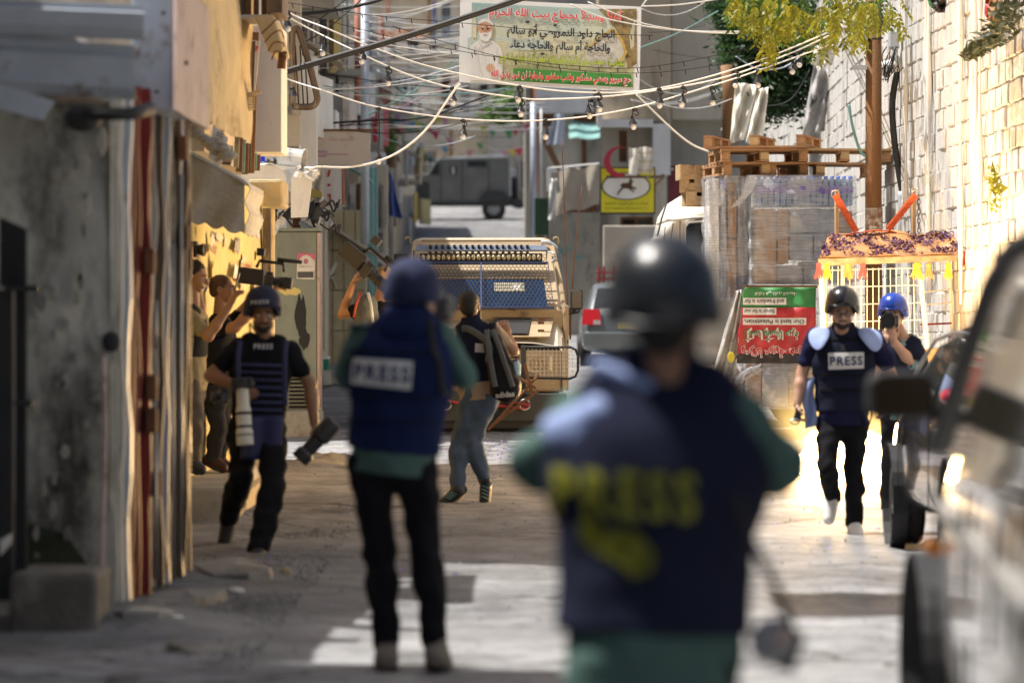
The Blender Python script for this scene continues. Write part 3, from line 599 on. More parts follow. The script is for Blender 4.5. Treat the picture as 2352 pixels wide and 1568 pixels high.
for nm, x, w_, ya, yb, m, Yk, lb in (('pipe', 822, 16, -30, 235, mat('salmon pipe', (.50, .20, .13), .6, bump=.1), 63, 'salmon pink drain pipe running up the beige wall'), ('lamp_post', 838, 20, -30, 560, M_galv, 62, 'tall grey steel post beside the salmon pipe'), ('pipe', 788, 9, 380, 470, mat('salmon pipe'), 58, 'short salmon pipe beside the red lettered board')):
    g = MB(); g.tube([P(x, yb, Yk), P(x, ya, Yk)], w_/2*Yk/F, 10); tag(g.build(nm, m, smooth=True), lb, 'post' if nm == 'lamp_post' else 'pipe')
h3 = facade('shop_row', 'beige house with teal shutters and shop bays behind the grey post', -3.1, 60.2, 84, .6, 7.2, M_beige2, [(2, 3.4, .4, 2.6), (5, 6.4, .4, 2.6), (2, 3.2, 4.4, 5.8), (6, 7.2, 4.4, 5.8), (10, 11.2, 4.4, 5.8), (14, 15.2, 4.4, 5.8), (10, 12, 1, 3), (18, 20, 4.4, 5.8)])
h4 = facade('far_left_house', 'pale grey far house at the left bend of the street', -3.2, 84.2, 128, 2, 8.2, M_grey, [(3, 5, 4, 6), (9, 11, 4, 6), (15, 17, 4, 6), (22, 24, 4, 6), (30, 32, 4, 6)])
# low beige wall facing us with a graffito
Yb_ = 65.
t = thing('panelled_wall', 'low beige wall of square panels with pale graffiti beside the grey cabinet', 'wall', (P(770, 0, Yb_).x, Yb_, .7))
g = MB(); g.box(P(690, 0, Yb_).x, P(842, 0, Yb_).x, Yb_+.1, Yb_+.3, .5, P(0, 482, Yb_).z); g.build('wall_core', M_joint, t)
for i in range(4):
    for j in range(4):
        xa, xb = 738+i*26, 738+(i+1)*26-1.5; ya, yb = 484+j*92, 484+(j+1)*92-2
        g = MB(); g.box(P(xa, 0, Yb_).x, P(xb, 0, Yb_).x, Yb_, Yb_+.12, P(0, yb, Yb_).z, P(0, ya, Yb_).z); g.build('panel', mat('cream panel', (.46, .40, .26), .9, var=.2, sc=2, bump=.2, dirt=(.30, .26, .19), dsc=1.5), t, bevel=.01)
for pts in ([(742, 600), (752, 615), (764, 640), (774, 660)], [(772, 602), (762, 622), (750, 640), (740, 655)], [(742, 632), (758, 640), (778, 628)]):
    g = MB(); g.tube(spline([P(x, y, Yb_-.01) for x, y in pts], 4), .035, 6, flat=.3); g.build('graffito_stroke', mat('pale paint', (.62, .62, .58), .8, bump=0), t)
# boards hung on the left
Ys = 50.
t = thing('hanging_board', 'weathered white sign board with faded pink stripe under the black cables', 'sign', P(788, 340, Ys))
g = MB(); g.box(P(726, 0, Ys).x, P(850, 0, Ys).x, Ys, Ys+.12, P(0, 380, Ys).z, P(0, 302, Ys).z); g.build('board', mat('faded white board', (.60, .55, .50), .7, var=.1, sc=2, bump=.1, dirt=(.50, .42, .36), dsc=2), t)
g = MB(); g.box(P(722, 0, Ys).x, P(853, 0, Ys).x, Ys-.03, Ys+.1, P(0, 302, Ys).z, P(0, 297, Ys).z); g.build('top_rail', M_rust, t)
for (x0, x1, y0, y1) in ((728, 752, 346, 352), (727, 750, 355, 361), (752, 800, 353, 356)):
    poly2(MB(), [(x0, y0), (x1, y0), (x1, y1), (x0, y1)], Ys-.008).build('pink_stripe', mat('faded pink print', (.52, .33, .45), .8, bump=0), t)
text_mb('الخدمات', P(775, 318, Ys-.01), X1, Z1, width=.42, height=.06).build('lettering', mat('faded rose', (.55, .35, .33), .8, bump=0), t)
t = thing('letter_board', 'upright white board with red letter fragments below the faded pink sign', 'sign', P(760, 430, 52))
g = MB(); g.box(P(742, 0, 52).x, P(784, 0, 52).x, 52, 52.06, P(0, 468, 52).z, P(0, 381, 52).z); g.build('board', M_white, t)
M_rl = mat('red lettering', (.55, .02, .03), .6, bump=0)
for pts in ([(752, 382), (766, 382), (766, 388), (752, 388)], [(754, 397), (760, 396), (756, 412), (751, 413)], [(752, 428), (759, 428), (759, 434), (752, 434)], [(752, 452), (760, 452), (760, 476), (750, 480), (750, 476), (756, 472), (756, 457), (752, 457)]):
    poly2(MB(), [(x, y-6) for x, y in pts], 51.98).build('letter_fragment', M_rl, t)
t = thing('torn_sheet', 'torn white plastic sheet and yellow scraps hanging beside the red lettered board', 'plastic sheet', P(725, 420, 49))
g = MB(); g.grid(lambda u, v: P(712+28*u+3*math.sin(v*9), 388+75*v, 49)+V((0, .06*math.sin(u*9+v*4), 0)), 8, 12); g.build('sheet', mat('torn white vinyl'), t, solid=.004)
g = MB(); g.prism([P(714, 432, 48.9), P(738, 440, 48.9), P(742, 452, 48.9), P(712, 455, 48.9)], (0, .02, 0)); g.build('yellow_scrap', mat('straw scrap', (.55, .45, .12), .8, bump=.1), t)
# teal doors, grey pillars
for i, (x0, x1, y0, y1, m, Yk, nm, lb, ct) in enumerate([(846, 858, 385, 545, M_teal, 68, 'shutter_door', 'narrow pale teal shutter door beside the grey post', 'door'), (860, 866, 385, 540, M_teal, 69, 'shutter_door', 'second thin teal shutter leaf next to the first', 'door'), (866, 890, 378, 548, M_beige2, 72, 'stone_pillar', 'square beige stone pillar left of the blue cloth', 'pillar'), (893, 903, 385, 540, M_grey, 76, 'stone_pillar', 'thin grey pillar directly behind the blue cloth', 'pillar')]):
    o = MB().box(P(x0, 0, Yk).x, P(x1, 0, Yk).x, Yk, Yk+.4, gz(Yk)-.3, P(0, y0, Yk).z).build(nm, m, bevel=.01); tag(o, lb, ct)
Yk = 73; o = MB().grid(lambda u, v: P(894+(4+26*v)*u+1*math.sin(v*8), 398+(98+6*u)*v, Yk)+V((0, .08*math.sin(u*8+v*3), 0)), 10, 14).build('blue_cloth', mat('blue tarpaulin', (.08, .14, .42), .7, var=.2, sc=2, bump=.2), solid=.01, smooth=True)
tag(o, 'blue tarpaulin hanging down beside the stone pillar, left of the far armoured jeep', 'tarpaulin')
# wall carrying the pillars so that nothing looks through
# ---------------------------------------------------------------- centre background
def far_block(nm, lab, px0, px1, pytop, Yk, m, rows, cols, depth=8, bal=False, z0=None, wm_=.5, pm=None):
    x0, x1 = P(px0, 0, Yk).x, P(px1, 0, Yk).x; z0 = gz(Yk)-.5 if z0 is None else z0; z1 = P(0, pytop, Yk).z; w_, h_ = x1-x0, z1-z0
    holes = []
    for i in range(cols):
        for j in range(rows):
            cu = w_*(i+.5)/cols; cv = 1.1+3.*(j); ww = w_/cols*wm_
            if cv+1.5 < h_: holes.append((cu-ww/2, cu+ww/2, cv, cv+1.45 if j else cv+1.2))
    t = thing(nm, lab, 'building', ((x0+x1)/2, Yk, z0)); mb = MB()
    holewall(mb, (x0, Yk, z0), X1, Z1, w_, h_, holes, .25)
    mb.add([(x0, Yk, z0), (x0, Yk+depth, z0), (x0, Yk+depth, z1), (x0, Yk, z1), (x1, Yk, z0), (x1, Yk+depth, z0), (x1, Yk+depth, z1), (x1, Yk, z1)], [(0, 3, 2, 1), (4, 5, 6, 7), (3, 7, 6, 2)])
    mb.build('wall', m, t)
    for i, h in enumerate(holes):
        window(t, (x0, Yk, z0), X1, Z1, h, (M_white, M_wood, M_galv)[i % 3], pm or M_glass, .2, 1, sill=m)
        if bal and i % 2 == 0:
            g = MB(); u0, u1 = x0+h[0]-.3, x0+h[1]+.3; g.box(u0, u1, Yk-.8, Yk-.004, z0+h[2]-.25, z0+h[2]-.1)
            for q in range(9): g.box(u0+(u1-u0-.04)*q/8, u0+(u1-u0-.04)*q/8+.04, Yk-.8, Yk-.76, z0+h[2]-.1, z0+h[2]+.75)
            g.box(u0, u1, Yk-.8, Yk-.75, z0+h[2]+.75, z0+h[2]+.8); g.build('balcony', M_galv, t)
    return t
far_block('hill_house', 'broad grey block closing the street behind the far armoured jeep', 780, 1010, 150, 160, M_grey, 5, 4, bal=True)
far_block('hill_house', 'pale stone block with balconies rising above the far armoured jeep', 1002, 1135, -90, 158, M_beige2, 7, 3, bal=True)
far_block('hill_house', 'tall grey block behind the banner on the far hill', 1120, 1300, -120, 150, M_grey, 8, 3, bal=True)
far_block('hill_house', 'highest pale block far up the hill above the street cables', 820, 1080, -140, 185, M_beige2, 9, 5)
far_block('hill_house', 'dim ochre block high on the far hill behind the banner', 1060, 1420, -160, 180, M_beige, 9, 5)
# right bend of the street
t = thing('corner_house', 'tall beige corner building behind the crescent sign and the truck', 'building', P(1500, 700, 72)); Yq = 72.
def pbox(x0, x1, y0, y1, Y, d, nm, m, par, bev=0):
    g = MB(); g.box(P(x0, 0, Y).x, P(x1, 0, Y).x, Y, Y+d, P(0, y1, Y).z, P(0, y0, Y).z); return g.build(nm, m, par, bevel=bev)
g = MB(); x0 = P(1378, 0, Yq).x; x1 = P(1800, 0, Yq).x; zb = .8
hl = [(P(1422, 0, Yq).x-x0, P(1440, 0, Yq).x-x0, P(0, 372, Yq).z-zb, P(0, 300, Yq).z-zb), (P(1622, 0, Yq).x-x0, P(1650, 0, Yq).x-x0, P(0, 130, Yq).z-zb, P(0, 30, Yq).z-zb), (P(1425, 0, Yq).x-x0, P(1500, 0, Yq).x-x0, P(0, 520, Yq).z-zb, P(0, 498, Yq).z-zb)]
holewall(g, (x0, Yq, zb), X1, Z1, x1-x0, 8.5, hl, .2); g.build('wall', M_grey, t)
for h in hl: window(t, (x0, Yq, zb), X1, Z1, h, M_wood, M_glass, .15, 1)
pbox(1372, 1542, -40, 282, 71.2, .79, 'upper_bay', M_beige, t, .03)
pbox(1372, 1500, 274, 292, 71.0, .19, 'bay_ledge', M_white, t)
pbox(1543.5, 1700, -40, 274, 71.5, .49, 'upper_wall', M_beige2, t)
pbox(1500, 1540, 284, 402, 71.1, .6, 'downpipe_casing', M_white, t)
pbox(1372, 1384, 230, 292, 70.9, .1, 'bay_ledge', M_white, t)
pbox(1503, 1531, 402, 520, 71.2, .7, 'pier', M_beige2, t)
t2 = thing('poster_board', 'dark red wall board sprinkled with white scraps of torn paper', 'notice board', P(1568, 425, 71)); pbox(1535, 1606, 380, 478, 71.2, .05, 'board', mat('dark red board', (.20, .04, .045), .8, var=.2, bump=.1), t2)
r = random.Random(2)
for k in range(16): poly2(MB(), blob2(r.uniform(1542, 1600), r.uniform(386, 472), r.uniform(2, 5), r.uniform(2, 4), 6, k), 71.18).build('paper_scrap', M_white, t2)
# stained wall and grey panel lower right of the jeep
t = thing('stained_wall', 'low stained beige wall with green marks right of the near armoured jeep', 'wall', P(1320, 800, 74))
pbox(1262, 1384, 488, 905, 74, .3, 'wall_body', mat('stained plaster', (.42, .40, .34), .9, var=.3, sc=3, bump=.3, dirt=(.22, .22, .20), dsc=3, damt=.6, streak=.5), t)
for (x, y) in ((1302, 570), (1330, 592), (1292, 578)): poly2(MB(), blob2(x, y, 9, 5, 10, x, .5), 73.99).build('green_smear', M_teal, t)
t = thing('rendered_wall', 'smooth light grey wall panel under the yellow sign', 'wall', P(1448, 800, 68)); pbox(1386, 1512, 518, 905, 68, .3, 'wall_body', mat('smooth grey render', (.52, .47, .39), .9, var=.12, sc=2, bump=.2, dirt=(.36, .33, .28), dsc=1.2), t, .02)
# cloth roofed stall
t = thing('cloth_stall', 'beige cloth screen on a white pole frame under the red crescent', 'stall', P(1320, 600, 70))
g = MB(); g.grid(lambda u, v: P(1266+110*u, 395-16*u+(100-8*u)*v+3*math.sin(u*12), 70)+V((0, .05*math.sin(u*11+v*3), 0)), 18, 10); g.build('cloth_screen', mat('beige cloth', (.42, .37, .30), .9, var=.12, sc=3, bump=.3), t, solid=.008)
g = MB(); g.tube([P(1264, 386, 69.9), P(1376, 376, 69.9)], .02, 6); g.build('top_pole', M_white, t)
g = MB(); g.grid(lambda u, v: P(1263+16*u-4*v, 410+95*v, 69.8)+V((0, .04*math.sin(u*9+v*8), 0)), 6, 14); g.build('cloth_tatter', M_white, t, solid=.006)
# green bin, poles
o = pbox(1228, 1260, 455, 540, 88, .8, 'green_bin', mat('dark green bin', (.03, .07, .03), .6, bump=.1), None); tag(o, 'dark green box standing at the foot of the thin grey pole', 'bin')
for x, wd, y0, y1, Yk, m, lb in ((1225, 14, 235, 560, 92, M_galv, 'thin grey pole behind the far jeep bumper'), (1243, 5, 250, 460, 90, M_white, 'very thin white pole next to the thin grey pole')):
    g = MB(); g.tube([P(x, y1, Yk), P(x, y0, Yk)], wd/2*Yk/F, 8); tag(g.build('pole', m, smooth=True), lb, 'pole')
far_block('bend_house', 'shaded grey house front with brown doors right of the far armoured jeep', 1206, 1392, -60, 100, M_grey, 4, 2, depth=10, wm_=.7, pm=M_wood)
g = MB(); g.prism([P(1240, 315, 96), P(1262, 325, 96), P(1290, 385, 96), P(1282, 395, 96)], (0, .3, 0)); tag(g.build('leaning_beam', M_wood), 'brown beam leaning against the shaded grey house', 'beam')
g = MB(); g.grid(lambda u, v: P(1275+22*u-20*v*(1-u), 262+70*v, 94)+V((0, .1*math.sin(u*8), 0)), 6, 8); tag(g.build('pale_sheet', M_galv, solid=.01), 'pale sheet hanging on the shaded grey house behind the cone lamps', 'sheet')
# crescent sign, paper banner, yellow sign
Yy = 66.
t = thing('crescent_sign', 'red crescent emblem on a wall bracket above the yellow sign', 'sign', P(1413, 370, Yy)); g = MB(); n = 40; poly = []
cx, cy, R1 = 1422, 372, 35; cx2, cy2, R2 = 1431, 369, 30
outer = [(cx+R1*math.cos(a), cy+R1*math.sin(a)) for a in [math.radians(66+i*(300-66-6)/n) for i in range(n+1)]]
inner = [(cx2+R2*math.cos(a), cy2+R2*math.sin(a)) for a in [math.radians(80+i*(284-80)/n) for i in range(n+1)]]
for i in range(n):
    q = [outer[i], outer[i+1], inner[i+1], inner[i]]; g.prism([P(x, y, Yy) for x, y in q], (0, .05, 0))
g.build('crescent', mat('crescent red', (.42, .02, .05), .5, bump=0), t)
g = MB(); g.box(P(1392, 0, Yy).x, P(1526, 0, Yy).x, Yy+.06, Yy+.12, P(0, 409, Yy).z, P(0, 403, Yy).z); g.build('bracket_bar', M_chip, t)
g = MB(); g.box(P(1519, 0, Yy).x, P(1527, 0, Yy).x, Yy+.05, Yy+6, P(0, 408, Yy).z, P(0, 400, Yy).z); g.build('bracket_bar', M_chip, t)
t = thing('cloth_notice', 'small white cloth notice with ochre lettering beside the red crescent', 'banner', P(1473, 370, Yy))
g = MB(); g.grid(lambda u, v: P(1445+54*u, 339+60*v+2*math.sin(u*7), Yy-.05)+V((0, .03*math.sin(u*14+v*3), 0)), 14, 8); g.build('cloth', mat('notice cloth', (.66, .62, .54), .8, var=.05, bump=.2), t, solid=.005)
for k, s_ in enumerate(('الصحية', 'الصناعية', 'الخيرية')): text_mb(s_, P(1482, 351+k*20, Yy-.1), X1, Z1, width=.24, height=.055, bold=.02).build('lettering', mat('ochre lettering', (.42, .27, .03), .7, bump=0), t)
t = thing('yellow_sign', 'yellow company sign with a leaping gazelle in a white oval', 'sign', P(1441, 440, Yy+.3)); Yo = Yy+.3
pbox(1378, 1505, 384, 492, Yo+.01, .08, 'sign_frame', M_black, t); pbox(1381, 1502, 387, 488, Yo, .03, 'sign_face', mat('sign yellow', (.70, .62, .02), .5, var=.05, bump=0), t)
def disc(cx, cy, rx, ry, Y, n=40): return [P(cx+rx*math.cos(2*math.pi*i/n), cy+ry*math.sin(2*math.pi*i/n), Y) for i in range(n)]
g = MB(); g.prism(disc(1438, 428, 57, 32, Yo-.01), (0, .006, 0)); g.build('oval_rim', mat('sign green', (.10, .12, .02), .6, bump=0), t)
g = MB(); g.prism(disc(1438, 428, 53, 29, Yo-.018), (0, .006, 0)); g.build('oval', M_white, t)
gz_pts = [(1421, 446), (1417, 449), (1420, 440), (1429, 430), (1424, 427), (1430, 421), (1444, 420), (1447, 412), (1449, 405), (1451, 413), (1456, 416), (1452, 419), (1451, 428), (1462, 432), (1460, 436), (1450, 433), (1458, 441), (1455, 442), (1443, 433), (1432, 433), (1425, 440)]
g = MB(); g.prism([P(x, y, Yo-.026) for x, y in gz_pts], (0, .006, 0)); g.build('gazelle_emblem', mat('emblem brown', (.10, .05, .02), .7, bump=0), t)
text_mb('شركة مصانع الزيوت النباتية', P(1439, 468, Yo-.012), X1, Z1, width=.75, height=.06, bold=.01).build('lettering', mat('sign green'), t)
text_mb('The Vegetable Oil Industries Co.', P(1439, 479, Yo-.012), X1, Z1, width=.75, height=.045).build('lettering', mat('sign green'), t)
# ---------------------------------------------------------------- right hand block wall
def block_wall():
    t = thing('block_wall', 'long whitewashed concrete block wall running up the whole right side of the street', 'wall', (4.3, 40, 0)); r = random.Random(6)
    def xw(y): return 4.20+.0045*(y-30)*0+.10*math.sin(y*.25)
    mb = MB(); mb.grid(lambda u, v: V((xw(14+52*u)+.05, 14+52*u, -.2+7.4*v)), 90, 2)
    mb.build('mortar_bed', M_joint, t)
    protos = []
    for k in range(4):
        p = MB(); q = [(-.5, -.5), (.5, -.5), (.5, .5), (-.5, .5)]
        # pillowed block face, local: y length .40, z height .195, x out
        L_, H_ = .398, .196; f = [(0, y*L_, z*H_) for y, z in q]; o_ = [(-.014-.014*r.random(), y*L_*.93, z*H_*.88) for y, z in q]
        mids = [(-.027, 0, 0)]
        p.add(f+o_+mids, [(i, (i+1) % 4, (i+1) % 4+4, i+4) for i in range(4)]+[(4+i, 4+(i+1) % 4, 8) for i in range(4)])
        protos.append(p.mesh('brick', M_block))
    cand = []; far = MB()
    for j in range(37):
        for i in range(130):
            y = 14+(i+.5*(j % 2))*.4; z = -.1+j*.2
            cand.append((y, z))
    vis = [c for c in cand if 30.6 < c[0] < 43 and .9 < c[1] < 5.0 and abs(CX+4.2*F/c[0]-2176) < 210]
    vis.sort(key=lambda c: c[0]); vis = set(vis[:299])
    for (y, z) in cand:
        dx, dr = r.choice((0, .004, .010, .016, .02))+r.uniform(-.004, .002), r.uniform(-.02, .02)
        if (y, z) in vis:
            o = bpy.data.objects.new('brick', protos[r.randrange(4)]); COL.objects.link(o); o.location = (xw(y)+.05+dx, y, z); o.scale = (1, r.uniform(.97, 1.0), r.uniform(.94, 1.0)); o.rotation_euler = (dr*.8, 0, dr); o.parent = t; o.matrix_parent_inverse = wm(t).inverted()
        else:
            L_, H_ = .398, .196; X_ = xw(y)+.05+dx
            far.add([(X_, y+a*L_/2, z+b*H_/2) for a, b in ((-1, -1), (1, -1), (1, 1), (-1, 1))]+[(X_-.018, y+a*L_*.46, z+b*H_*.43) for a, b in ((-1, -1), (1, -1), (1, 1), (-1, 1))], [(0, 1, 5, 4), (1, 2, 6, 5), (2, 3, 7, 6), (3, 0, 4, 7), (4, 5, 6, 7)])
    stuff(far.build('brickwork', M_block, t, fixn=False))
    # paint drips: raised runs of whitewash
    for k in range(14):
        y = r.choice([34.6, 34.9, 35.3, 36.1, 38.5, 40.2, 33.0, 44])+r.uniform(-.15, .15); z1 = 5.2; z0 = r.uniform(1.2, 3.4)
        p = MB(); p.tube([(xw(y)-.012, y+.01*math.sin(z*3+k), z) for z in [z0+(z1-z0)*i/10 for i in range(11)]], [.02+.012*math.sin(i*1.3+k) for i in range(11)], 6); p.build('plaster_run', M_white, t, smooth=True)
block_wall()
# ---------------------------------------------------------------- vehicles
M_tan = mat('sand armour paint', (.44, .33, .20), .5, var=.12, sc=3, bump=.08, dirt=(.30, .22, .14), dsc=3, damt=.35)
M_tan_sunlit = mat('sunlit sand paint', (.64, .57, .45), .45, var=.1, sc=3, bump=.05, dirt=(.38, .30, .2), dsc=3, damt=.35)  # lighter copy of the sand paint: sun on bonnet and roof put into colour
M_olive = mat('olive grey armour', (.15, .15, .135), .7, var=.15, sc=2, bump=.05, dirt=(.2, .19, .16), dsc=2, damt=.4)
M_olive2 = mat('dark olive trim', (.04, .042, .038), .6, var=.15, bump=.05)
M_tyre = mat('tyre rubber', (.025, .024, .023), .85, var=.2, bump=.4, bsc=60, dirt=(.07, .06, .05), dsc=6)
M_head = mat('headlight glass', (.85, .72, .45), .2, .25, var=.2, sc=40, bump=.3, bsc=80)
M_blue = mat('blue mesh paint', (.03, .05, .14), .5, var=.1, bump=0)
M_wshield = mat('blue tinted windscreen', (.012, .045, .14), .12, var=.5, sc=2.5, bump=0)
M_tail = mat('tail lamp red', (.55, .015, .02), .15, var=.15, sc=30, bump=0)
def wheel(par, c, r, w_, rimr=.55, ax='x', nm='wheel'):
    Mx = Matrix.Rotation(math.pi/2, 3, 'Y') if ax == 'x' else Matrix.Rotation(math.pi/2, 3, 'X')
    g = MB(); h = w_/2
    g.lathe(c, [(r*.55, -h), (r*.8, -h), (r*.95, -h*.9), (r, -h*.6), (r, h*.6), (r*.95, h*.9), (r*.8, h), (r*.55, h)], 28, Mx)
    wo = g.build(nm, M_tyre, par, smooth=True)
    g = MB(); rr = r*rimr
    for sgn in (-1, 1): g.lathe(c, [(0, sgn*h*.75), (rr*.3, sgn*h*.78), (rr*.35, sgn*h*.4), (rr*.85, sgn*h*.5), (rr, sgn*h*.92), (rr*1.05, sgn*h*.9)], 20, Mx)
    g.build('rim', M_steel, wo, smooth=False)
    return wo
def hexmesh(fn, nu, nv, r, skew=1):
    """hexagonal wire mesh over a patch fn(u,v)"""
    g = MB(); cw = 1/nu; ch = 1/nv
    for j in range(nv+1):
        for i in range(nu+1):
            u0 = (i+(.5 if j % 2 else 0))*cw; v0 = j*ch
            pts = [(u0-cw*.5, v0+ch*.22), (u0-cw*.5, v0-ch*.22), (u0, v0-ch*.62)]
            pts2 = [(u0, v0-ch*.62+0), (u0+cw*.5, v0-ch*.22)]
            for a, b in (((pts[0]), (pts[1])), ((pts[1]), (pts[2])), ((pts2[0]), (pts2[1]))):
                if all(-.001 <= q[0] <= 1.001 and -.001 <= q[1] <= 1.001 for q in (a, b)): g.tube([fn(*a), fn(*b)], r, 4, cap=False)
    return g
def near_jeep():
    Y0 = 42.6; s = F/Y0; t = thing('armoured_jeep', 'sand coloured armoured jeep with caged windscreen and roof light bar facing the crowd', 'armoured jeep', (P(1103, 0, Y0).x, 44, .3))
    q = lambda x, y, d=0: P(x, y, Y0)+V((0, d, 0))
    def bx(x0, x1, y0, y1, d, th, nm, m, bev=.01, par=None):
        a, b = q(x0, y1), q(x1, y0); return MB().box(a.x, b.x, Y0+d, Y0+d+th, a.z, b.z).build(nm, m, par or t, bevel=bev)
    # cab : loft of frames (front to back)
    def frame(x0, x1, y0, y1, d): return [q(x0, y1, d), q(x1, y1, d), q(x1, y0, d), q(x0, y0, d)]
    g = MB(); fr = [frame(916, 1296, 905, 720, .95), frame(916, 1296, 905, 706, 1.2), frame(936, 1274, 905, 602, 1.7), frame(941, 1268, 905, 556, 1.95), frame(938, 1270, 905, 536, 3.0), frame(938, 1270, 905, 540, 5.0)]
    # side silhouettes: keep belt wide, roof narrow
    rings = []
    for d, yt, xt in ((1.0, 712, 185), (1.35, 640, 176), (1.75, 590, 168), (2.0, 548, 166), (3.2, 536, 165), (5.2, 538, 165)):
        c = 1103; rings.append([q(c-194, 905, d), q(c-194, 760, d), q(c-190, max(700, yt), d), q(c-xt, yt, d), q(c-xt+14, yt-(4 if d > 1.8 else 0), d), q(c+xt-14, yt-(4 if d > 1.8 else 0), d), q(c+xt, yt, d), q(c+190, max(700, yt), d), q(c+194, 760, d), q(c+194, 905, d)])
    n = 10
    for i, rg in enumerate(rings):
        g.v += [tuple(p) for p in rg]
        if i:
            for k in range(n): g.f.append(((i-1)*n+k, (i-1)*n+(k+1) % n, i*n+(k+1) % n, i*n+k))
    g.f += [tuple(range(n)), tuple(range(5*n, 6*n))]
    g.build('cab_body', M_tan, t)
    g = MB(); g.hexa([q(945, 545, 2.0), q(1262, 545, 2.0), q(1262, 541, 5), q(945, 541, 5), q(960, 538, 2.1), q(1248, 538, 2.1), q(1248, 532, 4.9), q(960, 532, 4.9)]); g.build('roof_plate', M_tan_sunlit, t)
    # bonnet
    g = MB(); c = 1103
    prof = [(-192, 842), (-192, 812), (-178, 796), (-120, 788), (0, 785), (120, 788), (178, 796), (192, 812), (192, 842)]
    back = [(-192, 800), (-192, 752), (-180, 735), (-120, 730), (0, 728), (120, 730), (180, 735), (192, 752), (192, 800)]
    a = [q(c+x, y, .04) for x, y in prof]; b = [q(c+x, y+0, 1.15) for x, y in back]; k = len(a)
    g.add(a+b, [(i, i+1, i+1+k, i+k) for i in range(k-1)]); g.build('bonnet', M_tan_sunlit, t, smooth=False)
    g = MB(); g.prism([q(1146, 778, .02)+V((0, .05, .015)), q(1263, 778, .02)+V((0, .05, .015)), q(1274, 737, 1.0)+V((0, 0, .03)), q(1140, 737, 1.0)+V((0, 0, .03))], (0, 0, .012)); g.build('bonnet_hatch', M_tan, t)
    g = MB(); g.prism([q(1148, 774, .10)+V((0, 0, .035)), q(1212, 774, .10)+V((0, 0, .035)), q(1222, 742, .9)+V((0, 0, .05)), q(1142, 742, .9)+V((0, 0, .05))], (0, 0, .008)); g.build('vent_mesh', M_black, t)
    for x, y in ((1243, 752), (1243, 770), (1246, 744)): g = MB(); g.obox(q(x, y, .3)+V((0, 0, .05)), (.07, .04, .03)); g.build('bonnet_catch', M_rust, t)
    # front face
    bx(911, 1295, 803, 900, .06, .9, 'front_panel', M_tan, .03)
    bx(1010, 1195, 812, 892, .02, .04, 'grille_frame', M_tan); [bx(1016, 1189, 818+i*9, 822+i*9, 0, .02, 'grille_bar', M_black, 0) for i in range(8)]
    bx(905, 915, 800, 895, -.02, .5, 'fender_edge', M_tan); bx(1291, 1301, 800, 895, -.02, .5, 'fender_edge', M_tan)
    for sx in (0, 1):
        mx = lambda x: x if not sx else 2206-x
        g = MB(); ctr = q(mx(1229), 836, .03); g.lathe(ctr, [(0, -.05), (.05, -.045), (.082, -.02), (.09, 0), (.098, 0), (.1, .04)], 22, Matrix.Rotation(-math.pi/2, 3, 'X')@Matrix.Scale(-1, 3)); h = g.build('headlight', M_head, t, smooth=True)
        x0, x1 = sorted((mx(1262), mx(1268))); bx(x0, x1, 820, 852, -.02, .05, 'side_lamp', M_head, .003)
        # brush guard: rounded bar loop and wire grid
        xa, xb = 1196, 1325; loop = [(1205, 797), (1310, 797), (1322, 803), (1327, 818), (1327, 850), (1321, 864), (1308, 869), (1205, 867), (1205, 797)]
        gg = MB(); gg.tube([q(mx(x), y, -.16) for x, y in loop], .016, 6); gd = gg.build('brush_guard', M_black, t, smooth=True)
        w1 = MB()
        for i in range(12):
            x = 1213+i*9.2; w1.tube([q(mx(x), 799, -.16), q(mx(x), 867, -.16)], .0045, 4)
        for i in range(7): w1.tube([q(mx(1206), 806+i*9, -.16), q(mx(1326), 806+i*9, -.16)], .0045, 4)
        w1.build('guard_wire', M_steel, gd)
        x0, x1 = sorted((mx(1196), mx(1208))); bx(x0, x1, 793, 905, -.2, .07, 'guard_post', M_olive2)
    # bumper, winch, straps
    bx(916, 1302, 903, 968, -.16, .35, 'bumper', M_olive2, .02)
    for i in range(3): bx(1130+i*0, 1168, 914+i*9, 918+i*9, -.165, .02, 'bumper_slot', M_dark, 0)
    bx(940, 1285, 962, 985, -.1, .2, 'skid_plate', M_black, .02)
    for pts in ([(1018, 915), (1060, 925), (1100, 917)], [(1140, 918), (1190, 925), (1218, 930)], [(1140, 930), (1185, 935), (1210, 938)]):
        g = MB(); g.tube(spline([q(x, y, -.22) for x, y in pts], 4), .035, 6, flat=.5); g.build('red_strap', mat('red webbing', (.5, .05, .05), .8, var=.3, sc=20, bump=.3), t)
    for x in (1025, 1205):
        g = MB(); g.tube([q(x+12*math.cos(a), 928+12*math.sin(a), -.24) for a in [i*.6 for i in range(11)]], .012, 6); g.build('shackle', M_steel, t, smooth=True)
    # folded stand of bars leaning on the bumper
    for a, b in (((1122, 985), (1238, 858)), ((1130, 975), (1236, 895)), ((1205, 835), (1222, 905)), ((1195, 868), (1230, 890))):
        g = MB(); g.tube([q(*a, -.35), q(*b, -.35)], .018, 6); g.build('towing_bar', M_rust, t)
    # windscreen with glass, frame, hex cage
    Aw = [q(944, 708, .80), q(1264, 708, .80), q(1252, 607, 1.22), q(954, 607, 1.22)]
    def ws(u, v, d=0): return Aw[3].lerp(Aw[2], u).lerp(Aw[0].lerp(Aw[1], u), v)+V((0, -d, d*.25))
    g = MB(); g.add([ws(.02, .27, .012), ws(.98, .27, .012), ws(.99, .97, .012), ws(.01, .97, .012)], [(0, 1, 2, 3)]); wo = g.build('windscreen', M_wshield, t, solid=.01)
    g = MB(); g.prism([ws(.60, .40, .02), ws(.83, .40, .02), ws(.83, .62, .02), ws(.60, .62, .02)], (0, -.004, 0)); g.build('windscreen_paper', mat('pale paper', (.45, .43, .33), .7, bump=0), wo)
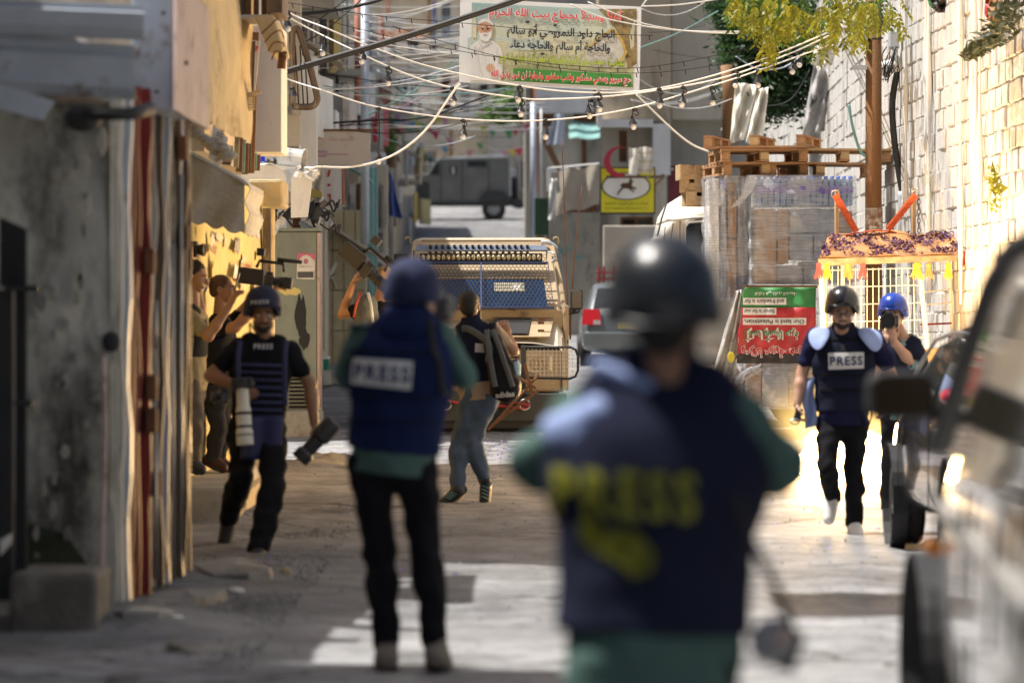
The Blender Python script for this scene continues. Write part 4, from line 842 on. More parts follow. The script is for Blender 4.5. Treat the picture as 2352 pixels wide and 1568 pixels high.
    g = MB(); g.prism([ws(.745, .45, .026), ws(.80, .45, .026), ws(.80, .58, .026), ws(.745, .58, .026)], (0, -.003, 0)); g.build('windscreen_paper', M_white, wo)
    for u in (.18, .48):
        g = MB(); c_ = ws(u, .78, -.25); g.ell(c_, (.09, .09, .12)); g.ell(c_+V((0, 0, -.22)), (.22, .12, .16)); g.build('seat_shape', mat('cab interior', (.05, .07, .12), .8, bump=0), t, smooth=True)
    g = MB(); g.tube([ws(0, .3, .02), ws(1, .3, .02)], .012, 5); g.build('visor_edge', M_tan, wo)
    ca = lambda u, v: ws(-.03+1.06*u, -.03+1.06*v, .09)
    cg = MB(); cg.tube([ca(0, 0), ca(1, 0), ca(1, 1), ca(0, 1), ca(0, 0)], .013, 5); cg.tube([ca(.5, 0), ca(.5, 1)], .010, 5); cage = cg.build('cage_frame', M_blue, t)
    hexmesh(ca, 34, 15, .0042).build('cage_mesh', M_olive2, cage, fixn=False)
    for u in (.3, .75):
        g = MB(); g.tube([ws(u, 1.06, .03), ws(u-.08, 1.0, .04), ws(u-.2, .96, .04)], .008, 5); g.build('wiper', M_black, t)
    # roof rack, light bar
    g = MB(); g.tube([q(957, 556, 1.9), q(958, 545, 2.0), q(1247, 545, 2.0), q(1249, 556, 1.9)], .02, 5); g.build('roof_frame', M_tan, t)
    plate = [q(946, 573, 1.35), q(1259, 573, 1.35), q(1257, 561, 1.55), q(950, 561, 1.55)]
    rk = MB().prism(plate, (0, 0, .02)).build('rack_plate', mat('blue grey plate', (.16, .19, .25), .5, .3, var=.1, bump=0), t)
    for i in range(17):
        g = MB(); x = 982+i*14.4; g.obox(q(x, 566, 1.42)+V((0, 0, .03)), (.032, .1, .03)); g.build('rack_slot', M_dark, rk)
        g = MB(); g.obox(q(x, 575, 1.32), (.035, .02, .02)); g.build('rack_slot', M_dark, rk)
    bx(958, 1248, 577, 597, 1.36, .08, 'light_bar', M_black, .005)
    for i in range(24):
        g = MB(); g.ell(q(966+i*11.9, 587, 1.345), (.024, .012, .034), 10, 6); g.build('light_lens', M_head, t, smooth=True)
    cb = lambda u, v: q(944+314*u, 563+40*v, 1.24)
    g = MB(); g.tube([cb(0, .2), cb(0, 1), cb(1, 1), cb(1, .2)], .009, 5); cgb = g.build('bar_cage', M_black, t)
    hexmesh(lambda u, v: cb(u, .35+.65*v), 38, 4, .0038).build('cage_mesh', M_olive2, cgb, fixn=False)
    for k in range(7): g = MB(); x = 1000+k*34; g.cyl(q(x, 545, 2.1), q(x, 538, 2.1), .012); g.build('roof_bolt', M_tan, t)
    # hoses and hooks, snorkel, mirror, lamp, door edges
    for pts in ([(1246, 549, 1.9), (1265, 550, 1.9), (1280, 560, 1.9), (1284, 574, 1.9)], [(1262, 573, 1.7), (1275, 576, 1.6), (1280, 585, 1.6), (1270, 598, 1.6)]):
        g = MB(); g.tube(spline([q(*p) for p in pts], 5), .024 if pts[0][0] == 1246 else .012, 8); g.build('corrugated_hose', M_galv, t, smooth=True)
    for x in (926, 1281):
        g = MB(); g.tube(spline([q(x+6*math.cos(a), 542+6*math.sin(a), 2) for a in [3.3, 4.2, 5.2, 6.1]]+[q(x+6, 552, 2)], 3), .012, 6); g.build('roof_hook', M_tan, t)
    g = MB(); g.tube([q(1272, 560, 1.8), q(1290, 640, 1.4), q(1300, 720, 1.0), q(1304, 800, .9)], .028, 6); g.build('snorkel_pipe', M_tan, t)
    g = MB(); g.tube(spline([q(1285, 565, 1.8), q(1297, 600, 1.6), q(1303, 680, 1.1), q(1309, 720, 1), q(1306, 790, .9)], 5), .012, 6); g.build('black_hose', M_black, t)
    bx(1300, 1309, 700, 900, .9, .3, 'door_edge', M_tan)
    mi = bx(1313, 1343, 663, 711, .95, .07, 'wing_mirror', M_black, .03); bx(1317, 1339, 667, 707, .935, .01, 'mirror_back', mat('brown mirror back', (.12, .10, .08), .4, bump=0), .01, mi)
    g = MB(); g.tube([q(1335, 711, 1), q(1332, 717, 1), q(1305, 722, 1)], .012, 6); g.build('mirror_arm', M_black, t)
    lb = bx(896, 930, 578, 612, 1.3, .15, 'spotlight', M_black, .02)
    for (x, y0, xt, yt, lb_) in ((1306, 790, 1293, 308, 0), (1313, 780, 1341, 416, 0)):
        g = MB(); n = 10; g.tube([q(x+(xt-x)*(i/n)**1.6, y0+(yt-y0)*i/n, 1) for i in range(n+1)], [.011*(1-.6*i/n) for i in range(n+1)], 6); g.build('whip_antenna', M_rust, t, smooth=True)
    g = MB(); g.cyl(q(1293, 803, -.1), q(1292, 775, -.1), .006); g.build('marker_rod', M_red, t)
    for x in (945, 1258):
        for dy in (.75, 3.9): wheel(t, (q(x, 0).x, Y0+dy, gz(43)+.41), .41, .26)
near_jeep()
def far_jeep():
    Y0 = 134.; q = lambda x, y, d=0: P(x, y, Y0)+V((0, d, 0)); t = thing('armoured_jeep', 'olive grey armoured jeep parked sideways far up the street marked 1 on its door', 'armoured jeep', (P(1060, 0, Y0).x, Y0+1, 4.9))
    prof = [(987, 466), (985, 420), (962, 415), (960, 402), (984, 398), (1000, 372), (1010, 363), (1166, 360), (1170, 372), (1171, 440), (1168, 466)]
    g = MB(); g.prism([q(*p) for p in prof], (0, 2.0, 0)); g.build('cab_body', M_olive, t, bevel=.03)
    g = MB(); g.prism([q(*p) for p in [(916, 462), (914, 430), (917, 404), (960, 401), (963, 416), (986, 420), (986, 464)]], (0, 1.9, 0)); g.build('bonnet', M_olive2, t, bevel=.03)
    g = MB(); g.prism([q(*p, -.03) for p in [(986, 400), (1001, 374), (1008, 374), (1008, 402)]], (0, .02, 0)); g.build('door_window', M_glass, t)
    g = MB(); g.prism([q(*p, -.03) for p in [(1074, 370), (1117, 370), (1117, 383), (1074, 383)]], (0, .02, 0)); g.build('side_window', M_glass, t)
    for x in (1012, 1061, 1122): g = MB(); g.prism([q(x, 366, -.02), q(x+1.2, 366, -.02), q(x+1.2, 462, -.02), q(x, 462, -.02)], (0, .015, 0)); g.build('panel_seam', M_olive2, t)
    g = MB(); g.prism([q(980, 463, -.05), q(1172, 463, -.05), q(1170, 474, -.05), q(982, 474, -.05)], (0, .3, 0)); g.build('sill_step', M_olive2, t)
    g = MB(); g.prism([q(1034, 382, -.03), q(1048, 382, -.03), q(1048, 402, -.03), q(1034, 402, -.03)], (0, .015, 0)); pl = g.build('number_plate', M_black, t)
    text_mb('1', q(1041, 392, -.05), X1, Z1, height=.25, bold=.04).build('number', M_white, pl)
    g = MB(); g.prism([q(*p, -.12) for p in [(1100, 462), (1106, 448), (1118, 440), (1156, 440), (1168, 452), (1170, 464)]], (0, .3, 0)); g.build('wheel_arch', M_olive2, t)
    g = MB(); g.prism([q(*p, -.12) for p in [(914, 452), (920, 438), (952, 436), (966, 448), (968, 460)]], (0, .3, 0)); g.build('wheel_arch', M_olive2, t)
    for x in (1134, 942):
        for d in (.1, 1.7): wheel(t, q(x, 479, d), 27*Y0/F, .28, .5, ax='y')
    g = MB(); g.lathe(q(1182, 430, .6), [(0, -.12), (.35, -.12), (.4, 0), (.35, .12), (0, .12)], 18, Matrix.Rotation(math.pi/2, 3, 'Y')); g.build('spare_wheel', M_tyre, t)
    g = MB(); g.prism([q(*p, .2) for p in [(1170, 452), (1195, 456), (1207, 474), (1190, 478), (1170, 470)]], (0, 1.2, 0)); g.build('rear_bumper', M_olive2, t)
    for a, b in (((1010, 364), (1166, 356)), ((1160, 364), (1160, 410)), ((920, 404), (925, 372))): g = MB(); g.tube([q(*a, .1), q(*b, .1)], .03, 5); g.build('roof_bar', M_galv, t)
    g = MB(); g.obox(q(930, 395, .2), (.3, .2, .3)); g.build('bonnet_box', M_olive2, t)
far_jeep()
def car_loft(t, X0, Y0, yaw, z0, st, m, nm='body'):
    R = Matrix.Rotation(yaw, 3, 'Z'); O = V((X0, Y0, z0)); g = MB(); n = None
    for i, (y, ring) in enumerate(st):
        full = [(-x, z) for x, z in ring]+[(x, z) for x, z in reversed(ring)]; n = len(full)
        g.v += [tuple(O+R@V((x, y, z))) for x, z in full]
        if i:
            for k in range(n): g.f.append(((i-1)*n+k, (i-1)*n+(k+1) % n, i*n+(k+1) % n, i*n+k))
    g.f += [tuple(range(n)), tuple(range((len(st)-1)*n, len(st)*n))]
    o = g.build(nm, m, t, smooth=True, bevel=0); sub = o.modifiers.new('s', 'SUBSURF'); sub.levels = sub.render_levels = 2
    return lambda x, y, z: O+R@V((x, y, z))
def ringv(hw, zb, zbelt, ztop, tum, top=True):
    return [(hw-.06, zb), (hw, zb+.12), (hw+.015, zb+.35), (hw, zbelt-.02), (hw-.02, zbelt), (hw-tum*.85, ztop-.10), (hw-tum-.04, ztop-.02), (hw-tum-.2, ztop), (.0, ztop+.015)]
def hatch_glass(L, g, pts, nm, m, t):
    g.prism([L(*p) for p in pts], (.0, .0, .0)) if 0 else None
# white van at the near right
def van():
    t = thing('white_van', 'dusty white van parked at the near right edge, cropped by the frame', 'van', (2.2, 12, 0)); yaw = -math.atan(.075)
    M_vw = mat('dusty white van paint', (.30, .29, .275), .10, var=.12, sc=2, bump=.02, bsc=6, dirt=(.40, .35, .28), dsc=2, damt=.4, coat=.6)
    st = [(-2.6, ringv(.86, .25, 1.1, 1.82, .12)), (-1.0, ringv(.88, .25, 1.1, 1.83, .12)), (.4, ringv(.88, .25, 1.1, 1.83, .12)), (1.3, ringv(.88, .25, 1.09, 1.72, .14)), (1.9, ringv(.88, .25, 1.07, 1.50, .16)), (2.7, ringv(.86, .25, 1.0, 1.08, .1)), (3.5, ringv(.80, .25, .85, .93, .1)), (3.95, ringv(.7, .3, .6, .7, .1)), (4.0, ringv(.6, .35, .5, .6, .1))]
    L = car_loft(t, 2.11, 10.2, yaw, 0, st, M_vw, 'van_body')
    s = -.885
    def pane(nm, pts, m, th=.012):
        g = MB(); g.prism([L(*p) for p in pts], V((-th, 0, 0))); return g.build(nm, m, t)
    M_vg = mat('van window glass', (.05, .05, .04), .05, var=.3, sc=3, bump=0, coat=.5)
    pane('side_window', [(s+.015, -2.4, 1.14), (s+.015, .25, 1.14), (s+.105, .25, 1.62), (s+.105, -2.4, 1.62)], M_vg)
    pane('side_window', [(s+.015, .33, 1.14), (s+.02, 2.1, 1.12), (s+.10, 1.35, 1.52), (s+.105, .33, 1.62)], M_vg)
    g = MB(); g.tube([L(s+.0, 2.45, 1.13), L(s+.07, 1.75, 1.46), L(s+.11, 1.15, 1.66), L(s+.125, .3, 1.74), L(s+.125, -2.4, 1.75)], .028, 6); g.build('window_seal', M_black, t, smooth=True)
    g = MB(); g.prism([L(-.76, 1.35, 1.72), L(.76, 1.35, 1.72), L(.8, 2.6, 1.12), L(-.8, 2.6, 1.12)], (0, .0, .03)); g.build('windscreen', M_vg, t)
    g = MB(); g.hexa([L(s-.012, -2.6, .93), L(s-.012, 2.5, .90), L(s-.012, 2.5, .95), L(s-.012, -2.6, .98), L(s+.04, -2.6, .93), L(s+.04, 2.5, .90), L(s+.04, 2.5, .95), L(s+.04, -2.6, .98)]); g.build('side_moulding', mat('pale grey trim', (.30, .29, .27), .5, var=.05, bump=0), t, bevel=.008)
    for y in (.29, 2.28, -1.3):
        g = MB(); g.tube([L(s-.012, y, .35), L(s-.018, y, .66)], .008, 4); g.tube([L(s-.018, y, .77), L(s-.002, y, 1.08)], .008, 4); g.build('door_gap', M_dark, t)
    g = MB(); g.tube([L(s-.02, .38, .98), L(s-.05, .42, .98), L(s-.05, .56, .98), L(s-.02, .6, .98)], .014, 6); g.build('door_handle', M_vw, t)
    g = MB(); g.lathe(L(s+.03, 3.2, .33), [(.0, -.1), (.39, -.1), (.4, .1)], 26, Matrix.Rotation(-math.pi/2, 3, 'Y')); g.build('wheel_arch', M_dark, t)
    wheel(t, L(s+.10, 3.2, .315), .315, .2); wheel(t, L(s+.1, -1.8, .315), .315, .2); wheel(t, L(-s-.1, 3.2, .315), .315, .2); wheel(t, L(-s-.1, -1.8, .315), .315, .2)
    g = MB(); c = L(s-.13, 2.28, 1.30)
    pr = [(-.11, -.06), (-.08, -.085), (.09, -.08), (.115, -.05), (.11, .05), (.08, .075), (-.08, .07), (-.11, .045)]
    g.prism([c+V((x, -.05, z)) for x, z in pr], (0, .12, 0)); mm = g.build('door_mirror', M_black, t, bevel=.02)
    g = MB(); g.prism([c+V((x*.85, -.056, z*.82)) for x, z in pr], (0, .004, 0)); g.build('mirror_glass', mat('mirror glass', (.10, .07, .05), .12, .8, var=.2, bump=0), mm)
    g = MB(); g.tube([c+V((.08, .02, -.05)), c+V((.17, .02, -.09))], .03, 6); g.build('mirror_arm', M_black, t)
    g = MB(); g.tube([L(s-.022, 2.2, .80), L(s-.028, 2.35, .80)], .028, 8); g.build('side_repeater', mat('amber lens', (.6, .2, .02), .15, bump=0), t)
van()
def dark_car():
    t = thing('dark_hatchback', 'black dusty hatchback parked behind the white van on the near right', 'car', (3.5, 25.5, 0)); yaw = math.radians(2)
    M_p = mat('dark car paint', (.035, .034, .034), .12, var=.2, sc=3, bump=.02, bsc=5, dirt=(.12, .10, .08), dsc=3, damt=.4, coat=.8)
    st = [(-2.1, ringv(.7, .3, .8, .95, .1)), (-2.0, ringv(.8, .25, .9, 1.2, .16)), (-1.4, ringv(.86, .22, .95, 1.5, .2)), (-.3, ringv(.87, .22, .95, 1.53, .2)), (.35, ringv(.87, .22, .93, 1.48, .22)), (1.1, ringv(.86, .22, .90, 1.06, .14)), (1.7, ringv(.82, .22, .8, .9, .12)), (2.05, ringv(.7, .25, .6, .7, .1)), (2.1, ringv(.6, .3, .5, .6, .1))]
    L = car_loft(t, 3.52, 25.0, yaw, .0, st, M_p, 'car_body'); s = -.865
    M_g = MATS['van window glass']
    for pts in ([(s+.02, -.4, .98), (s+.02, .95, .96), (s+.17, .25, 1.36), (s+.19, -.4, 1.42)], [(s+.02, -1.5, .98), (s+.02, -.5, .98), (s+.19, -.5, 1.42), (s+.18, -1.3, 1.38)]):
        g = MB(); g.prism([L(*p) for p in pts], (-.01, 0, 0)); g.build('side_window', M_g, t)
    g = MB(); g.tube([L(s, 1.1, .97), L(s+.15, .35, 1.40), L(s+.18, -.4, 1.46), L(s+.17, -1.5, 1.42)], .014, 5); g.build('window_trim', M_steel, t, smooth=True)
    for y in (-.44, .98): g = MB(); g.tube([L(s-.012, y, .3), L(s-.012, y, .93)], .005, 4); g.build('door_gap', M_dark, t)
    g = MB(); g.ell(L(s-.0, -1.25, 1.06), (.06, .12, .055)); g.build('tail_light', mat('pink red lens', (.62, .03, .09), .1, var=.2, bump=0, coat=1), t, smooth=True)
    g = MB(); g.ell(L(s-.11, .8, 1.0), (.09, .05, .06)); g.build('door_mirror', M_p, t, smooth=True)
    for y, x in ((1.35, s), (-1.3, s), (1.35, -s), (-1.3, -s)):
        g = MB(); g.lathe(L(x*.985, y, .32), [(0, -.06), (.36, -.06), (.37, .05)], 24, Matrix.Rotation(-math.pi/2, 3, 'Y')); g.build('wheel_arch', M_dark, t); wheel(t, L(x*.88, y, .31), .31, .2)
dark_car()
def grey_car():
    Y0 = 64.; z = gz(65)-.05; t = thing('grey_hatchback', 'silver grey hatchback parked facing away beyond the armoured jeep', 'car', (P(1420, 0, Y0).x, Y0, z))
    M_p = mat('silver grey paint', (.20, .22, .23), .22, .3, var=.1, sc=3, bump=.02, coat=.5)
    st = [(-.1, ringv(.6, .3, .5, .6, .1)), (0, ringv(.80, .25, .75, .92, .05)), (.15, ringv(.84, .22, .85, 1.0, .08)), (.55, ringv(.85, .22, .9, 1.40, .2)), (1.4, ringv(.86, .22, .9, 1.46, .2)), (2.4, ringv(.86, .22, .9, 1.40, .2)), (3.1, ringv(.84, .22, .88, 1.0, .12)), (4, ringv(.75, .25, .7, .8, .1))]
    cx = P(1330, 0, Y0).x+.9; L = car_loft(t, cx, Y0, 0, z, st, M_p, 'car_body')
    g = MB(); g.prism([L(-.66, .14, 1.0), L(.66, .14, 1.0), L(.58, .42, 1.33), L(-.58, .42, 1.33)], (0, -.02, 0)); g.build('rear_window', M_glass, t)
    for sx in (-1, 1):
        g = MB(); g.prism([L(sx*.86, -.03, .72), L(sx*.52, -.06, .72), L(sx*.55, .02, .98), L(sx*.83, .04, .98)], (0, -.03, 0)); tl = g.build('tail_light', M_tail, t)
        g = MB(); g.obox(L(sx*.60, -.10, .76), (.12, .02, .07)); g.build('reversing_lens', M_white, tl)
    g = MB(); g.box(cx-.83, cx+.83, Y0-.16, Y0+.1, z+.34, z+.60); g.build('rear_bumper', M_p, t, bevel=.03)
    g = MB(); g.box(cx-.26, cx+.26, Y0-.12, Y0-.09, z+.66, z+.77); g.build('number_plate', mat('plate yellow', (.7, .6, .2), .6, bump=0), t)
    for x in (-.78, .78): wheel(t, L(x, .75, .3), .3, .19); wheel(t, L(x, 3.2, .3), .3, .19)
    g = MB(); g.ell(L(-.98, 2.5, .98), (.1, .06, .07)); g.build('door_mirror', M_black, t)
grey_car()
t = thing('red_rack_cart', 'red steel rack cart standing behind the grey hatchback', 'cart', P(1390, 700, 68)); g = MB()
for x in (1370, 1376, 1388, 1412): g.tube([P(x, 700, 67.5), P(x, 612 if x > 1371 else 650, 67.5)], .022, 5)
for y in (626, 640, 655): g.tube([P(1370, y, 67.5), P(1430, y, 67.5)], .018, 5)
g.build('rack_frame', mat('cart red', (.38, .03, .03), .5, var=.15, bump=0), t)
# old round white lorry cab
def lorry():
    Y0 = 43.4; q = lambda x, y, d=0: P(x, y, Y0)+V((0, d, 0)); z0 = gz(Y0)
    t = thing('white_lorry', 'old rounded white lorry cab with rusty seams behind the wrapped pallets', 'lorry', (P(1580, 0, Y0).x, Y0+1, z0))
    M_l = mat('old white lorry paint', (.72, .70, .63), .45, var=.08, sc=3, bump=.06, bsc=8, dirt=(.40, .27, .18), dsc=5, damt=.22)
    pr = [(1504, 990), (1502, 800), (1506, 700), (1508, 600), (1512, 540), (1522, 492), (1540, 464), (1566, 448), (1600, 441), (1680, 438)]
    g = MB(); secs = [(0, 1.), (.12, .985), (.4, .97), (1.6, .97), (1.9, 1.)]
    base = [q(x, y) for x, y in pr]; bot = q(1680, 990); top = base[-1]
    nn = len(base)+1
    for d, k in secs:
        ins = 0 if d in (.4, 1.6) else (.10 if d in (.12,) else (.22 if d == 0 else .12))
        for i, p in enumerate(base):
            ii = ins if i > 4 else ins*.3; g.v.append((p.x+ii*.8, Y0+d, p.z-(ii if i > 5 else 0)))
        g.v.append((bot.x, Y0+d, bot.z))
    for s_ in range(len(secs)-1):
        for i in range(nn): g.f.append((s_*nn+i, s_*nn+(i+1) % nn, (s_+1)*nn+(i+1) % nn, (s_+1)*nn+i))
    g.f += [tuple(range(nn)), tuple(range((len(secs)-1)*nn, len(secs)*nn))]
    g.build('cab_body', M_l, t, smooth=False, bevel=.04)
    g = MB(); g.prism([q(*p, -.02) for p in [(1574, 522), (1582, 513), (1640, 508), (1640, 640), (1572, 640)]], (0, .03, 0)); dw = g.build('door_window', M_glass, t)
    g = MB(); g.tube([q(*p, -.03) for p in [(1571, 640), (1573, 522), (1582, 511), (1640, 506)]], .014, 5); g.build('window_frame', M_l, dw)
    g = MB(); g.tube([q(*p, -.02) for p in [(1508, 515), (1530, 507), (1600, 500), (1640, 499)]], .018, 6); g.build('roof_gutter', M_l, t, smooth=True)
    for pts in ([(1546, 512), (1540, 560), (1538, 700), (1540, 900)], [(1562, 506), (1560, 700), (1562, 900)], [(1528, 520), (1520, 600)]):
        g = MB(); g.tube([q(*p, -.0) for p in pts], .007, 4); g.build('panel_seam', M_rust, t)
    g = MB(); g.ell(q(1508, 556, -.1), (.07, .05, .06)); g.build('mirror_joint', M_l, t); g = MB(); g.tube([q(1508, 548, -.1), q(1520, 500, -.05), q(1530, 470, 0)], .01, 5); g.build('mirror_arm', M_black, t)
    g = MB(); g.prism([q(*p, -.04) for p in [(1600, 800), (1650, 790), (1640, 835), (1600, 840)]], (0, .05, 0)); g.build('mudguard', M_l, t)
    g = MB(); g.box(q(1600, 0).x, q(1990, 0).x, Y0+.7, Y0+2.2, z0+.75, z0+.95); g.build('load_bed', M_wood, t)
    for x in (1540, 1850): wheel(t, q(x, 905, .25), .42, .25, ax='y')
lorry()
# ---------------------------------------------------------------- wrapped pallets
def film():
    m = bpy.data.materials.new('stretch film'); m.use_nodes = True; nt = m.node_tree; N = nt.nodes; L = nt.links; b = N['Principled BSDF']
    tc = N.new('ShaderNodeTexCoord'); mp = N.new('ShaderNodeMapping'); mp.inputs['Scale'].default_value = (1.2, 1.2, 46); L.new(tc.outputs['Object'], mp.inputs[0])
    n1 = N.new('ShaderNodeTexNoise'); n1.inputs['Scale'].default_value = 3; n1.inputs['Detail'].default_value = 4; L.new(mp.outputs[0], n1.inputs[0])
    n2 = N.new('ShaderNodeTexNoise'); n2.inputs['Scale'].default_value = 3.5; n2.inputs['Detail'].default_value = 5; L.new(tc.outputs['Object'], n2.inputs[0])
    a = N.new('ShaderNodeMath'); a.operation = 'MULTIPLY_ADD'; a.inputs[1].default_value = .9; L.new(n1.outputs[0], a.inputs[0]); L.new(n2.outputs[0], a.inputs[2])
    r = N.new('ShaderNodeMapRange'); r.inputs[1].default_value = .7; r.inputs[2].default_value = 1.25; r.inputs[3].default_value = .10; r.inputs[4].default_value = .62; L.new(a.outputs[0], r.inputs[0]); L.new(r.outputs[0], b.inputs['Alpha'])
    b.inputs['Base Color'].default_value = (.72, .76, .84, 1); b.inputs['Roughness'].default_value = .22; b.inputs['Specular IOR Level'].default_value = .8; b.inputs['Coat Weight'].default_value = .5
    bn = N.new('ShaderNodeBump'); bn.inputs['Strength'].default_value = .8; bn.inputs['Distance'].default_value = .03; L.new(a.outputs[0], bn.inputs['Height']); L.new(bn.outputs[0], b.inputs['Normal'])
    MATS['film'] = m; return m
M_film = film()
M_card = mat('brown cardboard', (.34, .19, .08), .85, var=.15, sc=4, bump=.1)
M_bot = mat('bottle plastic', (.16, .26, .48), .2, var=.2, sc=10, bump=.1)
M_cap = mat('blue bottle caps', (.02, .12, .6), .4, bump=0)
M_lab = mat('violet bottle labels', (.16, .12, .45), .5, var=.3, sc=12, bump=0)
M_pack = mat('grey packed cartons', (.22, .24, .30), .6, var=.2, sc=5, bump=.1, dirt=(.55, .52, .46), dsc=5)
def wrapped(nm, lab, x0, x1, y0, y1, Yw, depth, layout):
    t = thing(nm, lab, 'wrapped pallet', P((x0+x1)/2, y1, Yw+depth/2)); r = random.Random(int(x0)); k = Yw/F
    X0, X1_ = P(x0, 0, Yw).x, P(x1, 0, Yw).x; Z0, Z1_ = P(0, y1, Yw).z, P(0, y0, Yw).z
    for (u0, u1, v0, v1, m, nm_) in layout:
        g = MB(); g.box(X0+.03+(X1_-X0-.06)*u0, X0+.03+(X1_-X0-.06)*u1-.006, Yw+.03, Yw+depth-.03, Z1_-(Z1_-Z0)*v1+.004, Z1_-(Z1_-Z0)*v0-.004); g.build(nm_, m, t, bevel=.006)
    def skin(u, v):   # wraps front and both sides
        if u < .2: p = V((X0, Yw+depth*(1-u/.2), 0))
        elif u > .8: p = V((X1_, Yw+depth*(u-.8)/.2, 0))
        else: p = V((X0+(X1_-X0)*(u-.2)/.6, Yw, 0))
        j = .012*math.sin(u*60+v*7)+.01*math.sin(v*33+u*13)
        return V((p.x+j*(1 if u > .8 else -1 if u < .2 else 0), p.y-(j if .2 <= u <= .8 else 0), Z0+(Z1_-Z0)*v))
    g = MB(); g.grid(skin, 80, 40); g.build('stretch_film', M_film, t, smooth=True)
    return t, (X0, X1_, Z0, Z1_)
bl = []
for i in range(16): bl += [(.04+i*.06, .04+(i+.88)*.06, .03, .28, M_bot, 'water_bottle')]
t, (wx0, wx1, wz0, wz1) = wrapped('wrapped_stack', 'large film wrapped stack of bottles and cartons just left of the wooden pole', 1722, 1968, 402, 657, 41.6, 1.0,
    bl+[(.04, .24, .30, .98, M_card, 'carton'), (.25, .36, .30, .8, M_card, 'carton'), (.37, .66, .30, .52, M_pack, 'carton'), (.67, .84, .30, .52, M_pack, 'carton'), (.37, .60, .53, .76, M_pack, 'carton'), (.61, .84, .53, .76, M_pack, 'carton'), (.85, .99, .32, .98, M_card, 'carton'), (.25, .5, .81, .98, M_pack, 'carton'), (.51, .84, .77, .98, M_pack, 'carton')])
for i in range(16):
    x = wx0+.03+(wx1-wx0-.06)*(.04+(i+.44)*.06); g = MB(); g.cyl((x, 41.66, wz1-.06), (x, 41.66, wz1-.01), .022, n=10); g.build('bottle_cap', M_cap, t, smooth=True)
    g = MB(); g.box(x-.03, x+.03, 41.615, 41.64, wz1-.2, wz1-.12); g.build('bottle_label', M_lab, t)
t, b2 = wrapped('wrapped_stack', 'narrow torn film wrapped stack beside the lorry cab with brown card showing', 1622, 1718, 404, 690, 41.9, 1.0,
    [(.0, .3, .02, .99, M_white, 'carton'), (.32, .5, .12, .98, M_pack, 'carton'), (.52, .78, .05, .5, M_card, 'carton'), (.52, .78, .51, .98, M_card, 'carton'), (.8, .99, .12, .98, M_pack, 'carton'), (.32, .5, .02, .11, M_cap, 'bottle_row')])
for k, (pts) in enumerate(([(1716, 402), (1745, 402), (1728, 440), (1700, 470), (1678, 478), (1705, 445)], [(1622, 402), (1632, 404), (1650, 440), (1665, 402), (1672, 402), (1660, 470), (1640, 480), (1620, 470)])):
    g = MB(); g.prism([P(x, y, 41.5) for x, y in pts], (0, .004, 0)); g.build('torn_film', M_film, t)
o = MB().box(P(1712, 0, 41.5).x, P(1878, 0, 41.5).x, 41.5, 42.5, P(0, 662, 41.5).z, P(0, 655, 41.5).z).build('wooden_deck', M_wood); tag(o, 'thin brown pallet deck between the upper and lower wrapped stacks', 'pallet')
t, b3 = wrapped('wrapped_stack', 'lower film wrapped stack half hidden by the upside down banner', 1712, 1880, 664, 940, 41.3, 1.2,
    [(0, .2, .02, .98, M_card, 'carton'), (.21, .6, .02, .5, M_pack, 'carton'), (.21, .6, .51, .98, M_pack, 'carton'), (.61, .99, .02, .98, M_card, 'carton')])
t, b4 = wrapped('wrapped_stack', 'low wrapped carton stack beside the grey cloth under the lorry', 1636, 1706, 840, 940, 41.4, 1.0, [(0, .5, 0, .98, M_card, 'carton'), (.51, .99, 0, .98, M_card, 'carton')])
# loose film tangle
g = MB(); r = random.Random(5)
for k in range(10):
    a = V((r.uniform(1685, 1700), r.uniform(860, 935), 0)); pts = [(1740+r.uniform(-8, 18), 838+r.uniform(-5, 12)), (1715+r.uniform(-8, 8), 855+r.uniform(-8, 12)), (1695+r.uniform(-8, 8), 890+r.uniform(-15, 15)), (1690+r.uniform(-10, 20), 935+r.uniform(-10, 6))]
    g.tube(spline([P(x, y, 41.1) for x, y in pts], 5), .03+.02*r.random(), 5, flat=.25)
tag(g.build('film_tangle', M_film, smooth=True), 'tangle of loose clear film hanging below the upside down banner', 'plastic film')
# upside down banner
def cloth(nm, lab, cat, quad, Yk, m, amp=.02, nu=24, nv=16, par=None, th=.005, fr=9):
    a, b, c, d = [P(x, y, Yk) for x, y in quad]
    g = MB(); g.grid(lambda u, v: a.lerp(b, u).lerp(d.lerp(c, u), v)+V((0, amp*math.sin(u*fr+v*4)+amp*.5*math.sin(v*fr*1.3-u*5), 0)), nu, nv); o = g.build(nm, m, par, solid=th, smooth=True)
    if lab: tag(o, lab, cat)
    return o
Yb2 = 41.15
t = thing('upside_down_banner', 'green red and black printed banner hung upside down over the lower wrapped stack', 'banner', P(1780, 830, Yb2))
def fb(x, y):  # gentle folds
    return P(x, y, Yb2)+V((0, .02*math.sin(x*.09+y*.03)+.012*math.sin(y*.11-x*.05), 0))
M_bg, M_br, M_bk = mat('banner green', (.03, .20, .05), .5, var=.4, sc=4, bump=.15, bsc=8), mat('banner red', (.50, .03, .04), .5, var=.3, sc=4, bump=.15, bsc=8), mat('banner black', (.03, .025, .025), .5, var=.3, bump=.15, bsc=8)
def edgeL(y): return 1708-(y-664)*.12+4*math.sin(y*.08)
def strip(y0, y1, m, nm, off=0):
    g = MB(); g.grid(lambda u, v: fb(edgeL(y0+(y1-y0)*v)+(1874-edgeL(y0+(y1-y0)*v))*u, y0+(y1-y0)*v)+V((0, -off, 0)), 30, 6); return g.build(nm, m, t, solid=.004, smooth=True)
strip(660, 706, M_bg, 'green_band'); strip(706, 812, M_br, 'red_band'); strip(812, 834, M_bk, 'black_band')
